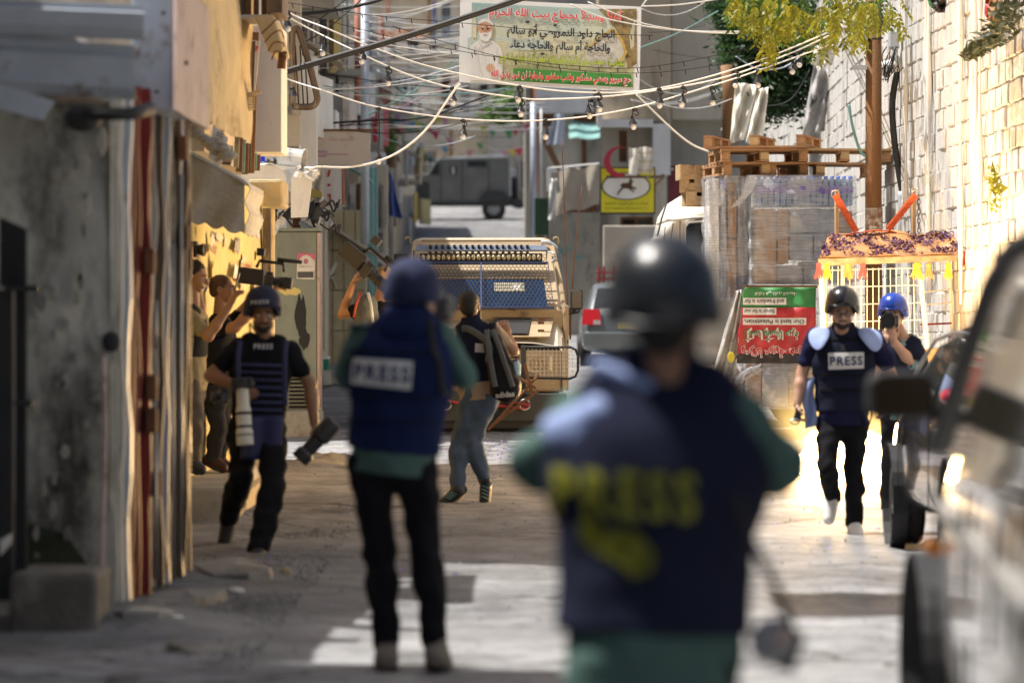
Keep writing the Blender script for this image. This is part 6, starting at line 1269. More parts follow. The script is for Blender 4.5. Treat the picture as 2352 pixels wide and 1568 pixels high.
    for a, b in (((1057, 0), (1040, -30)), ((1473, 17), (1500, -20)), ((1055, 193), (1040, 205)), ((1466, 216), (1470, 226))):
        g = MB(); g.tube([wob(P(*a, Yk)), P(*b, Yk)], .008, 5); g.build('tie_cord', M_cable, t)
def disc2(cx, cy, rx, ry, n=18): return [(cx+rx*math.cos(2*math.pi*i/n), cy+ry*math.sin(2*math.pi*i/n)) for i in range(n)]
welcome()
# ---------------------------------------------------------------- festoon cables with cone lamps
Yf = 39.6
CAB = [[(647, 18), (754, 67), (864, 112), (987, 153), (1191, 197), (1361, 213), (1515, 203), (1715, 150), (1915, 70)],
       [(647, 30), (827, 123), (941, 173), (1041, 202), (1191, 225), (1258, 228), (1431, 218), (1648, 182), (1815, 123), (1915, 77)],
       [(647, 175), (741, 208), (871, 247), (1067, 274), (1257, 276), (1438, 252), (1635, 197), (1748, 160), (1915, 100)]]
for k, (pts, nm) in enumerate(zip(CAB, ('uppermost', 'middle', 'lowest'))):
    L_ = [P(*p, Yf+.12*k) for p in pts]; L_ = [V((-2.45, 33.5+k, P(0, pts[0][1], Yf).z))]+L_+[P(1928, pts[-1][1]-4, 56.8)]
    g = MB(); g.tube(spline(L_, 8), .0085, 6); tag(g.build('festoon_cable', M_cable, smooth=True), nm+' of the three white cables that carry the cone lamps', 'cable', 'white festoon cables')
M_shade = mat('black lamp shade', (.03, .03, .032), .3, var=.1, bump=0); M_bulb = mat('white bulb glass', (.80, .79, .82), .25, var=0, bump=0)
LAMPS = [(0, 662, 67, 38), (1, 741, 123, 56), (1, 831, 142, 20), (1, 891, 192, 36), (2, 673, 226, 22), (1, 1040, 237, 34), (0, 1190, 230, 30), (1, 1196, 263, 34), (2, 869, 372, 122), (2, 1063, 315, 38), (2, 1253, 315, 38), (1, 1354, 267, 36), (0, 1377, 252, 36), (2, 1455, 292, 40), (0, 1515, 243, 38), (1, 1566, 241, 40), (2, 1637, 237, 36), (0, 1689, 196, 32), (2, 1741, 196, 32), (2, 1820, 165, 32), (1, 1836, 149, 30)]
ORD = ['first', 'second', 'third', 'fourth', 'fifth', 'sixth', 'seventh', 'eighth', 'ninth', 'tenth']; cnt = [0, 0, 0]
for (k, x, y, hang) in LAMPS:
    Yk = Yf+.12*k+.002; b = P(x, y, Yk); s = Yk/F
    lb = 'cone lamp, %s from the house side on the %s white cable' % (ORD[cnt[k]], ('uppermost', 'middle', 'lowest')[k]); cnt[k] += 1
    if x == 869: lb = 'cone lamp dangling far below the cables on a long black wire'
    t = thing('cone_lamp', 'black '+lb, 'lamp', b, 'black cone lamps strung across the street')
    bare = x in (1836, 1689); r = random.Random(x)
    g = MB(); tl = Euler((r.uniform(-.1, .1), r.uniform(-.15, .15), 0)).to_matrix()
    if not bare: g.lathe(b, [(.004, 24*s+.012), (.012, 22*s+.02), (.018, 20*s), (10.5*s, 7*s), (11.2*s, 6*s), (10.6*s, 6*s), (.016, 18*s)], 18, tl)
    else: g.lathe(b, [(.0, 14*s), (.018, 14*s), (.022, 6*s), (.024, 4*s)], 12, tl)
    g.build('lamp_shade', M_shade, t, smooth=False)
    if x != 673:
        g = MB(); g.lathe(b, [(.001, -7*s), (4*s, -6*s), (6.3*s, -2.5*s), (6.6*s, 0), (5.6*s, 3.5*s), (3.4*s, 6*s), (3.2*s, 11*s), (.0, 11*s)], 16, tl); g.build('bulb', M_bulb, t, smooth=True)
    top = b+V((0, 0, 22*s)); c = P(x+r.uniform(-3, 3), y-hang, Yk)
    g = MB(); m1 = top.lerp(c, .5)+V((r.choice((-1, 1))*4*s, 0, 0)); g.tube(spline([top, m1, c, c+V((5*s, -.01, -3*s)), c+V((9*s, -.01, -9*s)), c+V((4*s, -.01, -14*s)), c+V((-2*s, -.01, -8*s))] if hang < 60 else [top, top.lerp(c, .5)+V((2*s, 0, 0)), c], 5), .006, 5)
    g.ell(c, (.03, .02, .022), 8, 6); g.build('hanger_wire', M_black, t)
def cable(nm, pts, Yk, rr, m, lab, group=None, n=6, cat='cable'):
    g = MB(); g.tube(spline([P(x, y, Yk) for x, y in pts], n), rr, 5); return tag(g.build(nm, m, smooth=True), lab, cat, group)
cable('power_cable', [(560, 195), (647, 167), (934, 83), (1187, 0), (1330, -50)], 39, .034, M_black, 'thick black power cable slanting across the street up to the banner')
cable('rope', [(1057, 192), (1040, 212), (985, 290), (930, 340), (869, 370), (800, 384), (734, 383), (715, 388)], 39.5, .012, M_cable, 'white rope sagging from the banner corner down to the tin canopy', cat='rope')
cable('rope', [(1461, 217), (1490, 245), (1548, 300), (1590, 332), (1628, 348)], 41, .012, M_cable, 'white rope from the banner corner down to the pallets', cat='rope')
cable('twisted_cable', [(647, 36), (760, 25), (860, 4), (900, -14)], 45, .022, M_black, 'twisted black cable in the top left above the festoon cables')
for i, (pts, Yk, c_, lab) in enumerate((([(640, 110), (700, 70), (800, -5)], 44, M_black, 'thin black wire slanting up past the black bracket'), ([(655, 115), (740, 75), (830, 0)], 44.5, M_black, 'second thin black wire slanting up beside the first'),
     ([(690, 287), (860, 276), (980, 268), (1130, 215)], 52, M_black, 'black cable running from the whitewashed house over the far jeep'), ([(647, 180), (760, 200), (860, 217), (1010, 218), (1170, 203)], 50, M_teal, 'green wire sagging below the power cable'),
     ([(830, 270), (950, 210), (1057, 125)], 60, M_teal, 'green wire climbing toward the banner'), ([(800, 290), (930, 220), (1060, 140)], 62, M_teal, 'second green wire climbing toward the banner'), ([(750, 300), (900, 255), (1060, 180)], 58, mat('magenta wire', (.35, .08, .22), .5, bump=0), 'magenta wire climbing toward the lower banner corner'),
     ([(1470, 110), (1560, 75), (1650, 25)], 46, M_teal, 'green wire from the banner to the dark tree'), ([(1475, 15), (1570, 10), (1700, -10)], 43, M_cable, 'white wire from the top banner corner to the trees'),
     ([(1310, 10), (1400, 45), (1560, 70), (1740, 72), (1900, 66)], 41.5, M_cable, 'pale wire sagging in front of the banner top'), ([(1350, 5), (1480, 55), (1640, 76), (1880, 74)], 41.2, M_cable, 'second pale wire sagging in front of the banner top'),
     ([(1700, 190), (1730, 230), (1770, 243), (1820, 225), (1860, 160)], 50, M_black, 'looped black cable hanging under the dark tree'), ([(1690, 130), (1740, 158), (1800, 155), (1850, 120)], 50, M_galv, 'grey cable loop under the dark tree'))):
    cable('wire', pts, Yk, .008 if i not in (2,) else .016, c_, lab)
r = random.Random(31)
for k in range(84):
    Yk = r.uniform(44, 100); f = lambda x: x
    if k < 64: x0, x1, y0 = r.uniform(650, 900), r.uniform(1060, 1280), r.uniform(10, 300)
    else: x0, x1, y0 = r.uniform(1440, 1500), r.uniform(1640, 1760), r.uniform(20, 260)
    y1 = y0+r.uniform(-70, 60); sag = r.uniform(8, 45)
    cable('thin_wire', [(x0+(x1-x0)*i/6, y0+(y1-y0)*i/6+sag*4*(i/6)*(1-i/6)) for i in range(7)], Yk, r.uniform(.004, .007)*(1+(Yk-44)/60), r.choice((M_cable, M_cable, M_cable, M_galv, M_black)), 'thin slack wire strung between the houses over the street', 'thin wires strung between the houses', n=3)
for k, (pts, Yk) in enumerate((([(650, 5), (850, 35), (1080, 55), (1300, 75), (1500, 82)], 40.5), ([(650, 22), (900, 85), (1100, 125), (1300, 150), (1480, 155), (1700, 115), (1900, 60)], 40.3), ([(900, 60), (1060, 108), (1250, 152), (1480, 168), (1700, 140), (1900, 88)], 40.9))):
    sp = spline([P(x, y, Yk) for x, y in pts], 12); g = MB(); g.tube(sp, .0045, 4)
    for i in range(2, len(sp), 3): g.tube([sp[i], sp[i]+V((.01, 0, -.05))], .007, 4)
    tag(g.build('fairy_light_string', M_black), ('uppermost', 'middle', 'lowest')[k]+' of the thin dark fairy light strings crossing the banner', 'light string', 'fairy light strings')
# bunting
cols = [(.6, .05, .08), (.6, .55, .03), (.08, .30, .55), (.6, .25, .40), (.1, .35, .12)]
bm3 = [mat('bunting colour %s' % 'abcde'[i], c, .6, var=.1, bump=0) for i, c in enumerate(cols)]
for k, pts in enumerate(([(880, 262), (920, 285), (960, 278), (1000, 300), (1040, 322)], [(890, 250), (930, 268), (980, 262), (1020, 270)], [(1100, 285), (1150, 300), (1200, 290), (1225, 270)], [(1090, 320), (1140, 345), (1190, 340), (1220, 330)], [(890, 310), (930, 325), (990, 332), (1080, 345)])):
    Yk = 90+k*4; t = thing('bunting_string', '%s string of small coloured flags hung before the far jeep' % ORD[k], 'bunting', P(*pts[0], Yk), 'bunting strings up the street')
    sp = spline([P(x, y, Yk) for x, y in pts], 3); g = MB(); g.tube(sp, .012, 4); g.build('cord', M_cable, t); r = random.Random(k)
    for i in range(1, len(sp)):
        if r.random() < .2: continue
        p = sp[i]; s_ = r.uniform(.08, .13); a = r.uniform(-.6, .6); g = MB(); g.prism([p+V((-s_*math.cos(a), 0, s_*math.sin(a)*.5)), p+V((s_*math.cos(a), 0, -s_*math.sin(a)*.5)), p+V((r.uniform(-.05, .05), 0, -s_*1.9))], (0, .01, 0)); g.build('flag', bm3[r.randrange(5)], t)
# greenery far up the street
tk = MB(); tk.tube([P(1232, 560, 112), P(1222, 330, 112)], .12, 6)
tree('hillside_tree', 'soft green tree crown showing below the banner far up the street', px_cl([(1190, 235, 45, 35), (1150, 255, 30, 25), (1215, 270, 20, 25)], 112), tk, leafmat('fresh green leaves', (.10, .18, .05), (.15, .28, .05)), 2200, .14, 6, M_wood)
tk = MB(); tk.tube([P(900, 520, 86), P(896, 330, 86)], .1, 6)
tree('shrub', 'small green climber beside the bunting on the street bend', px_cl([(893, 290, 8, 25), (897, 330, 8, 20)], 86), tk, MATS['fresh green leaves'], 500, .1, 2, M_wood)
# unseen cloth added high over the road to cast a shade band by the white van
g = MB(); g.grid(lambda u, v: V((-1.1+3.6*u, 20.0+2.2*v, 5.3-.1*math.sin(u*3.1)+.03*math.sin(v*9))), 12, 6); tag(g.build('added_shade_cloth', MATS['grey canvas'], solid=.01), 'unseen strip of cloth added high above the street to shade the road', 'awning')
# neighbouring roofs that shade the road
block('near_annex', 'narrow annex roof storey standing behind the shack', -5, -2.3, 23.3, 24.55, 2.7, 3.9, M_beige)

# clutter on the far fronts
def clutter(par, seed, spots):
    r = random.Random(seed)
    for (x, y, z, face, k) in spots:
        g = MB()
        if face == 'x': n_, s_ = V((1, 0, 0)), V((0, 1, 0))
        else: n_, s_ = V((0, -1, 0)), V((1, 0, 0))
        c = V((x, y, z)); M = Matrix((s_, n_, Z1)).transposed()
        if k == 0: g.obox(c+n_*.2, (.85, .35, .6), M=M); g.build('air_conditioner', M_white, par, bevel=.02)
        elif k == 1: g.tube([c+n_*.06+V((0, 0, -2.5)), c+n_*.06+V((0, 0, 1.6))], .06, 6); g.build('drain_pipe', (M_galv, M_rust, MATS['salmon pipe'])[r.randrange(3)], par)
        elif k == 2: g.grid(lambda u, v: c+s_*(u-.5)*1.6+n_*(.1+.7*v)+V((0, 0, .3-.45*v+.03*math.sin(u*15))), 8, 3); g.build('cloth_awning', (MATS['beige cloth'], M_teal, MATS['faded white board'], M_rust)[r.randrange(4)], par, solid=.01)
        elif k == 3: g.obox(c+n_*.45, (1.5, .1, .8), M=M@Matrix.Rotation(r.uniform(-.2, .2), 3, 'Z')); g.build('sign_board', (M_white, MATS['faded white board'], MATS['banner red'], M_yel)[r.randrange(4)], par)
        elif k == 4: g.obox(c+n_*.35, (1.9, .7, .1), M=M); g.obox(c+n_*.68+V((0, 0, .45)), (1.9, .04, .8), M=M); g.build('balcony', M_conc, par)
        else: g.grid(lambda u, v: c+s_*(u-.5)*.9+n_*(.12+.03*math.sin(u*14))+V((0, 0, -1.1*v)), 6, 5); g.build('hung_cloth', (M_white, MATS['blue tarpaulin'], M_rust, MATS['grey canvas'])[r.randrange(4)], par, solid=.01)
r = random.Random(77)
clutter(h2, 1, [(-2.95, r.uniform(48, 59), r.uniform(3, 7), 'x', k % 6) for k in range(10)])
clutter(h3, 2, [(-3.1, r.uniform(61, 83), r.uniform(2.5, 5.6), 'x', k % 6) for k in range(26)])
clutter(h4, 3, [(-3.2, r.uniform(86, 126), r.uniform(4.5, 7.4), 'x', k % 6) for k in range(26)])
hh = [o for o in COL.objects if o.name.startswith('hill_house') and o.parent is None]
for i, o in enumerate(hh[:3]): clutter(o, 10+i, [(o.location.x+r.uniform(-3, 3), (160, 158, 150)[i]-.0, r.uniform(7, 16), 'y', k % 6) for k in range(13)])
bh = [o for o in COL.objects if o.name.startswith('bend_house')][0]
clutter(bh, 20, [(bh.location.x+r.uniform(-.9, .9), 100, r.uniform(4, 10), 'y', k) for k in (1, 2, 5, 3, 1, 0, 5)])
# unseen blocks added along the roof edges to make their shadow edge ragged
for nm, x, y0, y1, z in (('left_house', -2.75, 12, 17.2, 5.9), ('added_shade_wall', -2.9, 17.4, 19.4, 3.9)):
    o = bpy.data.objects[nm]; r = random.Random(int(z*10))
    y = y0
    while y < y1:
        w_ = r.uniform(.2, .7); g = MB(); g.box(x-.2, x+.1, y, min(y1, y+w_), z+.003, z+r.choice((.1, .3, .45, .12))); g.build('shadow_edge_block', M_conc, o); y += w_+r.uniform(.1, .5)
# ---------------------------------------------------------------- people: smooth blended solids turned into one continuous surface
def surfnet(Fv, org, h):
    ins = Fv < 0; nx, ny, nz = Fv.shape
    c = np.zeros((nx-1, ny-1, nz-1), np.int8)
    for a in (0, 1):
        for b in (0, 1):
            for d in (0, 1): c += ins[a:nx-1+a, b:ny-1+b, d:nz-1+d]
    act = (c > 0) & (c < 8); ids = -np.ones(c.shape, np.int64); ii = np.argwhere(act); ids[act] = np.arange(len(ii))
    acc = np.zeros((len(ii), 3)); cn = np.zeros(len(ii)); i0, j0, k0 = ii.T
    cor = [(a, b, d) for a in (0, 1) for b in (0, 1) for d in (0, 1)]
    for p in cor:
        for ax in range(3):
            if p[ax]: continue
            q = list(p); q[ax] = 1
            f0 = Fv[i0+p[0], j0+p[1], k0+p[2]]; f1 = Fv[i0+q[0], j0+q[1], k0+q[2]]
            m = (f0 < 0) != (f1 < 0); t = np.where(m, f0/np.where(m, f0-f1, 1), 0)
            pt = np.tile(np.array(p, float), (len(ii), 1)); pt[:, ax] += t
            acc[m] += pt[m]; cn[m] += 1
    vs = (ii+acc/cn[:, None])*h+org; fs = []
    for ax in range(3):
        b, d = (ax+1) % 3, (ax+2) % 3
        s0 = [slice(0, n) for n in Fv.shape]; s1 = list(s0); s0[ax] = slice(0, -1); s1[ax] = slice(1, None)
        A, B = ins[tuple(s0)], ins[tuple(s1)]; e = np.argwhere(A != B)
        e = e[(e[:, b] > 0) & (e[:, d] > 0) & (e[:, b] < Fv.shape[b]-1) & (e[:, d] < Fv.shape[d]-1)]
        sg = A[tuple(e.T)]
        def cell(db, dd):
            x = e.copy(); x[:, b] -= db; x[:, d] -= dd; return ids[tuple(x.T)]
        q = np.stack([cell(1, 1), cell(0, 1), cell(0, 0), cell(1, 0)], 1); q[~sg] = q[~sg][:, ::-1]; fs.append(q)
    return vs, np.concatenate(fs)
def cap(p0, p1, r0, r1=None, ax=None, k=1., s=.02, sub=False):
    return ('c', V(p0), V(p1), r0, r0 if r1 is None else r1, ax, k, s, sub)
def elp(c, r, M=None, s=.015, sub=False): return ('e', V(c), r, M, s, sub)
def blob(prims, h, wr=0., seed=0, clip=None, wf=1.):
    lo = np.full(3, 1e9); hi = -lo
    for p in prims:
        if p[-1]: continue
        if p[0] == 'c': pts = [p[1], p[2]]; R = max(p[3], p[4])
        else: pts = [p[1]]; R = max(p[2])
        for q in pts: lo = np.minimum(lo, np.array(q)-R); hi = np.maximum(hi, np.array(q)+R)
    lo -= h*4; hi += h*4; n = np.ceil((hi-lo)/h).astype(int)+1
    Fv = np.full(n, .5); ax = [lo[i]+h*np.arange(n[i]) for i in range(3)]
    order = [p for p in prims if not p[-1]]+[p for p in prims if p[-1]]
    for p in order:
        if p[0] == 'c': pts = [p[1], p[2]]; R = max(p[3], p[4]); s = p[7]
        else: pts = [p[1]]; R = max(p[2]); s = p[4]
        a = np.min([np.array(q)-R-s-h*5 for q in pts], 0); b = np.max([np.array(q)+R+s+h*5 for q in pts], 0)
        i0 = np.clip(np.floor((a-lo)/h).astype(int), 0, n-1); i1 = np.clip(np.ceil((b-lo)/h).astype(int)+1, 1, n)
        if (i1 <= i0).any(): continue
        X, Y, Z = np.meshgrid(ax[0][i0[0]:i1[0]], ax[1][i0[1]:i1[1]], ax[2][i0[2]:i1[2]], indexing='ij')
        if p[0] == 'c':
            _, q0, q1, r0, r1, A, k, s, sub = p; d = np.array(q1-q0); L2 = d@d+1e-12
            px, py, pz = X-q0[0], Y-q0[1], Z-q0[2]; t = np.clip((px*d[0]+py*d[1]+pz*d[2])/L2, 0, 1)
            vx, vy, vz = px-t*d[0], py-t*d[1], pz-t*d[2]
            if A is not None:
                dp = vx*A[0]+vy*A[1]+vz*A[2]; e = (1/k-1); vx = vx+dp*e*A[0]; vy = vy+dp*e*A[1]; vz = vz+dp*e*A[2]
            D = np.sqrt(vx*vx+vy*vy+vz*vz)-(r0+(r1-r0)*t); D *= (k if A is not None else 1)**.5
        else:
            _, c, r, M, s, sub = p; v = np.stack([X-c[0], Y-c[1], Z-c[2]], -1)
            if M is not None: v = v@np.array(M)
            q = v/np.array(r); kk = np.sqrt((q*q).sum(-1)); k2 = np.sqrt(((q/np.array(r))**2).sum(-1))+1e-9; D = kk*(kk-1)/k2
        sl = tuple(slice(i0[i], i1[i]) for i in range(3)); G = Fv[sl]
        if sub: Fv[sl] = np.maximum(G, -D)
        else:
            hh = np.clip(.5+.5*(D-G)/max(s, 1e-5), 0, 1); Fv[sl] = np.where(np.abs(D-G) < s, D*(1-hh)+G*hh-s*hh*(1-hh), np.minimum(D, G))
    if wr or clip is not None:
        X, Y, Z = np.meshgrid(*ax, indexing='ij')
        if wr:
            w_ = wf
            N_ = np.sin(X*31*w_+np.sin(Z*17*w_+seed)*1.6+np.sin(Y*13)*1.2)*np.sin(Z*23*w_+Y*19*w_+np.sin(X*21*w_+seed*2)*1.5)+.5*np.sin(Z*52*w_+X*35*w_+3*np.sin(Y*15+seed))*np.sin(X*47*w_-Z*20)
            Fv = Fv+wr*N_
        if clip is not None:
            for (c, nn) in clip: Fv = np.maximum(Fv, (X-c[0])*nn[0]+(Y-c[1])*nn[1]+(Z-c[2])*nn[2])
    return surfnet(Fv, lo, h)
def sdf_obj(name, m, par, *parts, smooth=True):
    vs = []; fs = []
    for v, f in parts:
        n = sum(len(x) for x in vs); vs.append(v); fs.append(f+n)
    vs = np.concatenate(vs); fs = np.concatenate(fs); me = bpy.data.meshes.new(name)
    me.from_pydata(vs.tolist(), [], fs.tolist()); me.update(); me.materials.append(m)
    if smooth: me.shade_smooth()
    return link(name, me, par)
def skinmat(nm, c): return mat(nm, c, .5, var=.12, sc=9, bump=.08, bsc=60)
def fabric(nm, c, rough=.9, var=.18, b=.25): return mat(nm, c, rough, var=var, sc=7, bump=b, bsc=90, spec=.15)
def head_prims(c, M, beard=0, R=1.):
    """c centre of the skull, M columns: right, forward(face), up ; real sized"""
    def w(x, y, z): return c+M@V((x, y, z))*R
    E = lambda x, y, z, a, b, d, s=.012, sub=False: elp(w(x, y, z), (a*R, b*R, d*R), M, s, sub)
    return [E(0, -.012, .03, .076, .094, .082), E(0, .02, -.02, .066, .078, .085), E(0, .035, -.07, .048, .052, .042, .02), E(0, .062, -.098, .024, .022, .018),
            cap(w(0, .088, .012), w(0, .118, -.028), .009*R, .015*R, s=.012), E(-.011, .105, -.032, .01, .012, .008, .006), E(.011, .105, -.032, .01, .012, .008, .006),
            cap(w(-.036, .088, .022), w(.036, .088, .022), .011*R, s=.012), E(-.032, .098, .002, .014, .012, .010, .008, True), E(.032, .098, .002, .014, .012, .010, .008, True),
            cap(w(-.018, .096, -.058), w(.018, .096, -.058), .007*R, s=.006), cap(w(-.014, .094, -.070), w(.014, .094, -.070), .0075*R, s=.006), E(0, .112, -.064, .022, .006, .0022, .002, True),
            E(-.04, .068, -.035, .024, .028, .026, .02), E(.04, .068, -.035, .024, .028, .026, .02),
            E(-.079, -.008, -.008, .010, .022, .032, .006), E(.079, -.008, -.008, .010, .022, .032, .006), E(-.088, .002, -.006, .008, .009, .017, .003, True), E(.088, .002, -.006, .008, .009, .017, .003, True)]
def hand(wrist, d, up, side=1, curl=.9, S=1., spread=1.):
    """open to curled hand: d along the fingers, up = back of the hand normal, thumb on `side`"""
    d = V(d).normalized(); up = (V(up)-d*V(up).dot(d)).normalized(); sd = d.cross(up)*side; out = []; wrist = V(wrist)
    pc = wrist+d*.045*S; M = Matrix((sd, d, up)).transposed()
    out.append(elp(pc, (.039*S, .052*S, .017*S), M, .01)); out.append(cap(wrist-d*.03*S, wrist+d*.02*S, .026*S, .027*S, up, .75, s=.015))
    for i, (x, L_) in enumerate(((.029, .070), (.010, .078), (-.010, .073), (-.028, .058))):
        b = wrist+d*.085*S+sd*x*S; dd = (d+sd*x*2.2*spread).normalized(); p = b; a = curl*.45
        for j, fr in enumerate((.45, .32, .26)):
            v = dd*math.cos(a)-up*math.sin(a); q = p+v*L_*fr*S; out.append(cap(p, q, (.0092-.001*j)*S, (.0085-.001*j)*S, s=.004)); p = q; a += curl*.6
    b = wrist+d*.03*S+sd*.03*S; v = (sd*.8+d*.6-up*.25*curl).normalized(); q = b+v*.04*S; out.append(cap(b, q, .013*S, .011*S, s=.008)); v2 = (d*.9+sd*.25-up*.45*curl).normalized(); out.append(cap(q, q+v2*.034*S, .0105*S, .009*S, s=.004))
    return out
def frame_of(fwd, up=(0, 0, 1)):
    f = V(fwd).normalized(); r = f.cross(V(up)).normalized(); u = r.cross(f); return Matrix((r, f, u)).transposed()
M_hair = mat('black hair', (.012, .010, .008), .6, var=.3, sc=60, bump=.5, bsc=150); M_beard = mat('dark beard', (.03, .02, .014), .8, var=.4, sc=70, bump=.6, bsc=160)
M_eye = mat('eye white', (.6, .58, .55), .2, var=0, bump=0); M_iris = mat('dark iris', (.03, .018, .01), .1, var=0, bump=0)
def face_extras(t, hc, M, R, brows=True, beard=0):
    w = lambda x, y, z: hc+M@V((x, y, z))*R
    for x in (-.032, .032):
        g = MB(); g.ell(w(x, .082, .003), .0118*R, 12, 8); e = g.build('eye', M_eye, t, smooth=True); g = MB(); g.ell(w(x*.98, .091, .001), .0055*R, 10, 6); g.build('iris', M_iris, e, smooth=True)
        if brows: g = MB(); g.tube([w(x-.019, .094, .020), w(x, .101, .027), w(x+.019, .094, .020)], .0045*R, 5); g.build('eyebrow', M_hair, t, smooth=True)
    if beard:
        pr = [elp(w(0, .045, -.078), (.054*R, .052*R, .040*R), M, .01), elp(w(0, .066, -.098), (.034*R, .030*R, .022*R), M, .01), elp(w(-.05, .025, -.05), (.018*R, .03*R, .045*R), M), elp(w(.05, .025, -.05), (.018*R, .03*R, .045*R), M), cap(w(-.026, .098, -.050), w(.026, .098, -.050), .006*R, s=.005), elp(w(0, .115, -.062), (.024*R, .03*R, .011*R), M, .004, True)]
        sdf_obj('beard', M_beard, t, blob(pr, .005, .0015, 3, wf=4))
def helmet(t, hc, M, R, m, nm='helmet', brim=.0, ears=False):
    w = lambda x, y, z: hc+M@V((x, y, z))*R
    pr = [elp(w(0, -.008, .035), (.124*R, .14*R, .120*R), M, .01)]
    if ears: pr += [elp(w(-.088, -.03, -.03), (.045*R, .085*R, .07*R), M, .03), elp(w(.088, -.03, -.03), (.045*R, .085*R, .07*R), M, .03), elp(w(0, -.09, -.02), (.09*R, .055*R, .07*R), M, .03)]
    sub = [elp(w(0, -.004, .015), (.108*R, .122*R, .106*R), M, .01, True)]
    up = M@V((0, 0, 1)); fw = M@V((0, 1, 0))
    sub += [elp(w(0, .115, -.075), (.115*R, .12*R, .095*R), M, .01, True)]
    o = sdf_obj(nm, m, t, blob(pr+sub, .0055*R if R < 1.2 else .007, clip=[(w(0, 0, -.055 if ears else -.022), -up)]))
    n = 30; pts = []
    for i in range(n+1):
        a = 2*math.pi*i/n; fz = -.012 if not ears else (-.012+(-.045)*max(0, -math.sin(a))); fz = .012 if math.sin(a) > .5 and ears else fz
        pts.append(w((.126+brim)*math.cos(a), -.008+(.142+brim)*math.sin(a), fz+.004))
    g = MB(); g.tube(pts, .006*R, 6); g.build('helmet_rim', m, o, smooth=True)
    return o
def person(lab, J, cfg):
    """J joints in world space. cfg: skin, shirt, pants, shoe, hat etc. returns thing"""
    t = thing('person', lab, 'person', (J['pel'].x, J['pel'].y, gz(J['pel'].y)))
    R = cfg.get('R', 1.); h = cfg.get('h', .013); ac = (J['shR']-J['shL']).normalized(); upv = (J['neck']-J['pel']).normalized(); dep = ac.cross(upv).normalized()
    kd = .62
    def torso(i):
        ch = J['pel'].lerp(J['neck'], .62); ws = J['pel'].lerp(J['neck'], .28); b = cfg.get('bulk', 1.)
        hw = (J['shR']-J['shL']).length/2
        return [cap(ch-ac*.055*b, ch+ac*.055*b, .125*b+i, .125*b+i, dep, .82, s=.05), cap(ch, ws, .15*b+i, .135*b+i, dep, .74, s=.05), cap(ws, J['pel'], .135*b+i, .150*b+i, dep, .74, s=.05), cap(J['shL'].lerp(J['neck'], .12), J['shR'].lerp(J['neck'], .12), .058*b+i, .058*b+i, s=.05), cap(J['neck']-upv*.06, J['neck'], .085+i*.6, .055+i*.5, s=.05)]
    def arm(sd, i, up_only=1.):
        a, b, c = J['sh'+sd], J['el'+sd], J['wr'+sd]; out = [cap(a, a.lerp(b, min(1, up_only)), .056*R+i, .043*R+i, s=.03)]
        if up_only > 1: out += [cap(b, b.lerp(c, .35), .042*R+i, .043*R+i, s=.02), cap(b.lerp(c, .35), b.lerp(c, up_only-1), .043*R+i, .030*R+i, s=.02)]
        return out
    def leg(sd, i, k=1., lo=0.):
        a, b, c = J['hp'+sd], J['kn'+sd], J['an'+sd]; out = [cap(a, b, .083*R+i, .054*R+i, s=.03), cap(b, b.lerp(c, .3), .054*R+i, .056*R+i, s=.02), cap(b.lerp(c, .3), b.lerp(c, k), .056*R+i, (.036+lo)*R+i, s=.02)]; return out
    up = J['head']; Mh = frame_of(cfg['face']); body = []
    body += torso(-.012); body += [cap(J['neck'], up-Mh@V((0, .01, .05)), .056, .054, s=.03)]
    for sd in 'LR': body += arm(sd, 0, 2.); body += leg(sd, -.006)
    parts = [blob(body, h)]
    parts.append(blob([cap(up-Mh@V((0, .012, .13)), up-Mh@V((0, .005, .03)), .052, .05, s=.02)]+head_prims(up, Mh, R=1.), .006))
    for sd in 'LR':
        if cfg.get('hand'+sd): parts.append(blob(hand(J['wr'+sd], *cfg['hand'+sd]), .0045))
    sdf_obj('body', cfg['skin'], t, *parts)
    if cfg.get('eyes'): face_extras(t, up, Mh, 1., beard=cfg.get('beard', 0))
    # shirt
    sl = cfg.get('sleeve', .6); sh = torso(.010)
    for sd in 'LR': sh += [cap(J['sh'+sd], J['sh'+sd].lerp(J['el'+sd], min(sl, 1)), .066*R, .064*R, s=.03)]+([cap(J['el'+sd], J['el'+sd].lerp(J['wr'+sd], sl-1), .052*R, .045*R, s=.03)] if sl > 1 else [])
    sh += [cap(J['neck']+upv*.02, J['neck']+upv*.2, .062, .062, sub=True)]; hm = J['pel']-upv*cfg.get('hem', .10)
    sdf_obj('shirt', cfg['shirt'], t, blob(sh+[cap(J['pel'], hm, .150*cfg.get('bulk', 1)+.012, .158*cfg.get('bulk', 1)+.012, dep, .76, s=.05)], h, .009, 1, clip=[(hm, -upv)], wf=.8))
    # trousers
    pn = [cap(J['pel'], J['hpL'].lerp(J['hpR'], .5), .14, .13, dep, .78, s=.05)]
    for sd in 'LR': pn += leg(sd, cfg.get('pi', .014), .97, cfg.get('cuff', .012))
    sdf_obj('trousers', cfg['pants'], t, blob(pn, h, .010, 2, wf=.8))
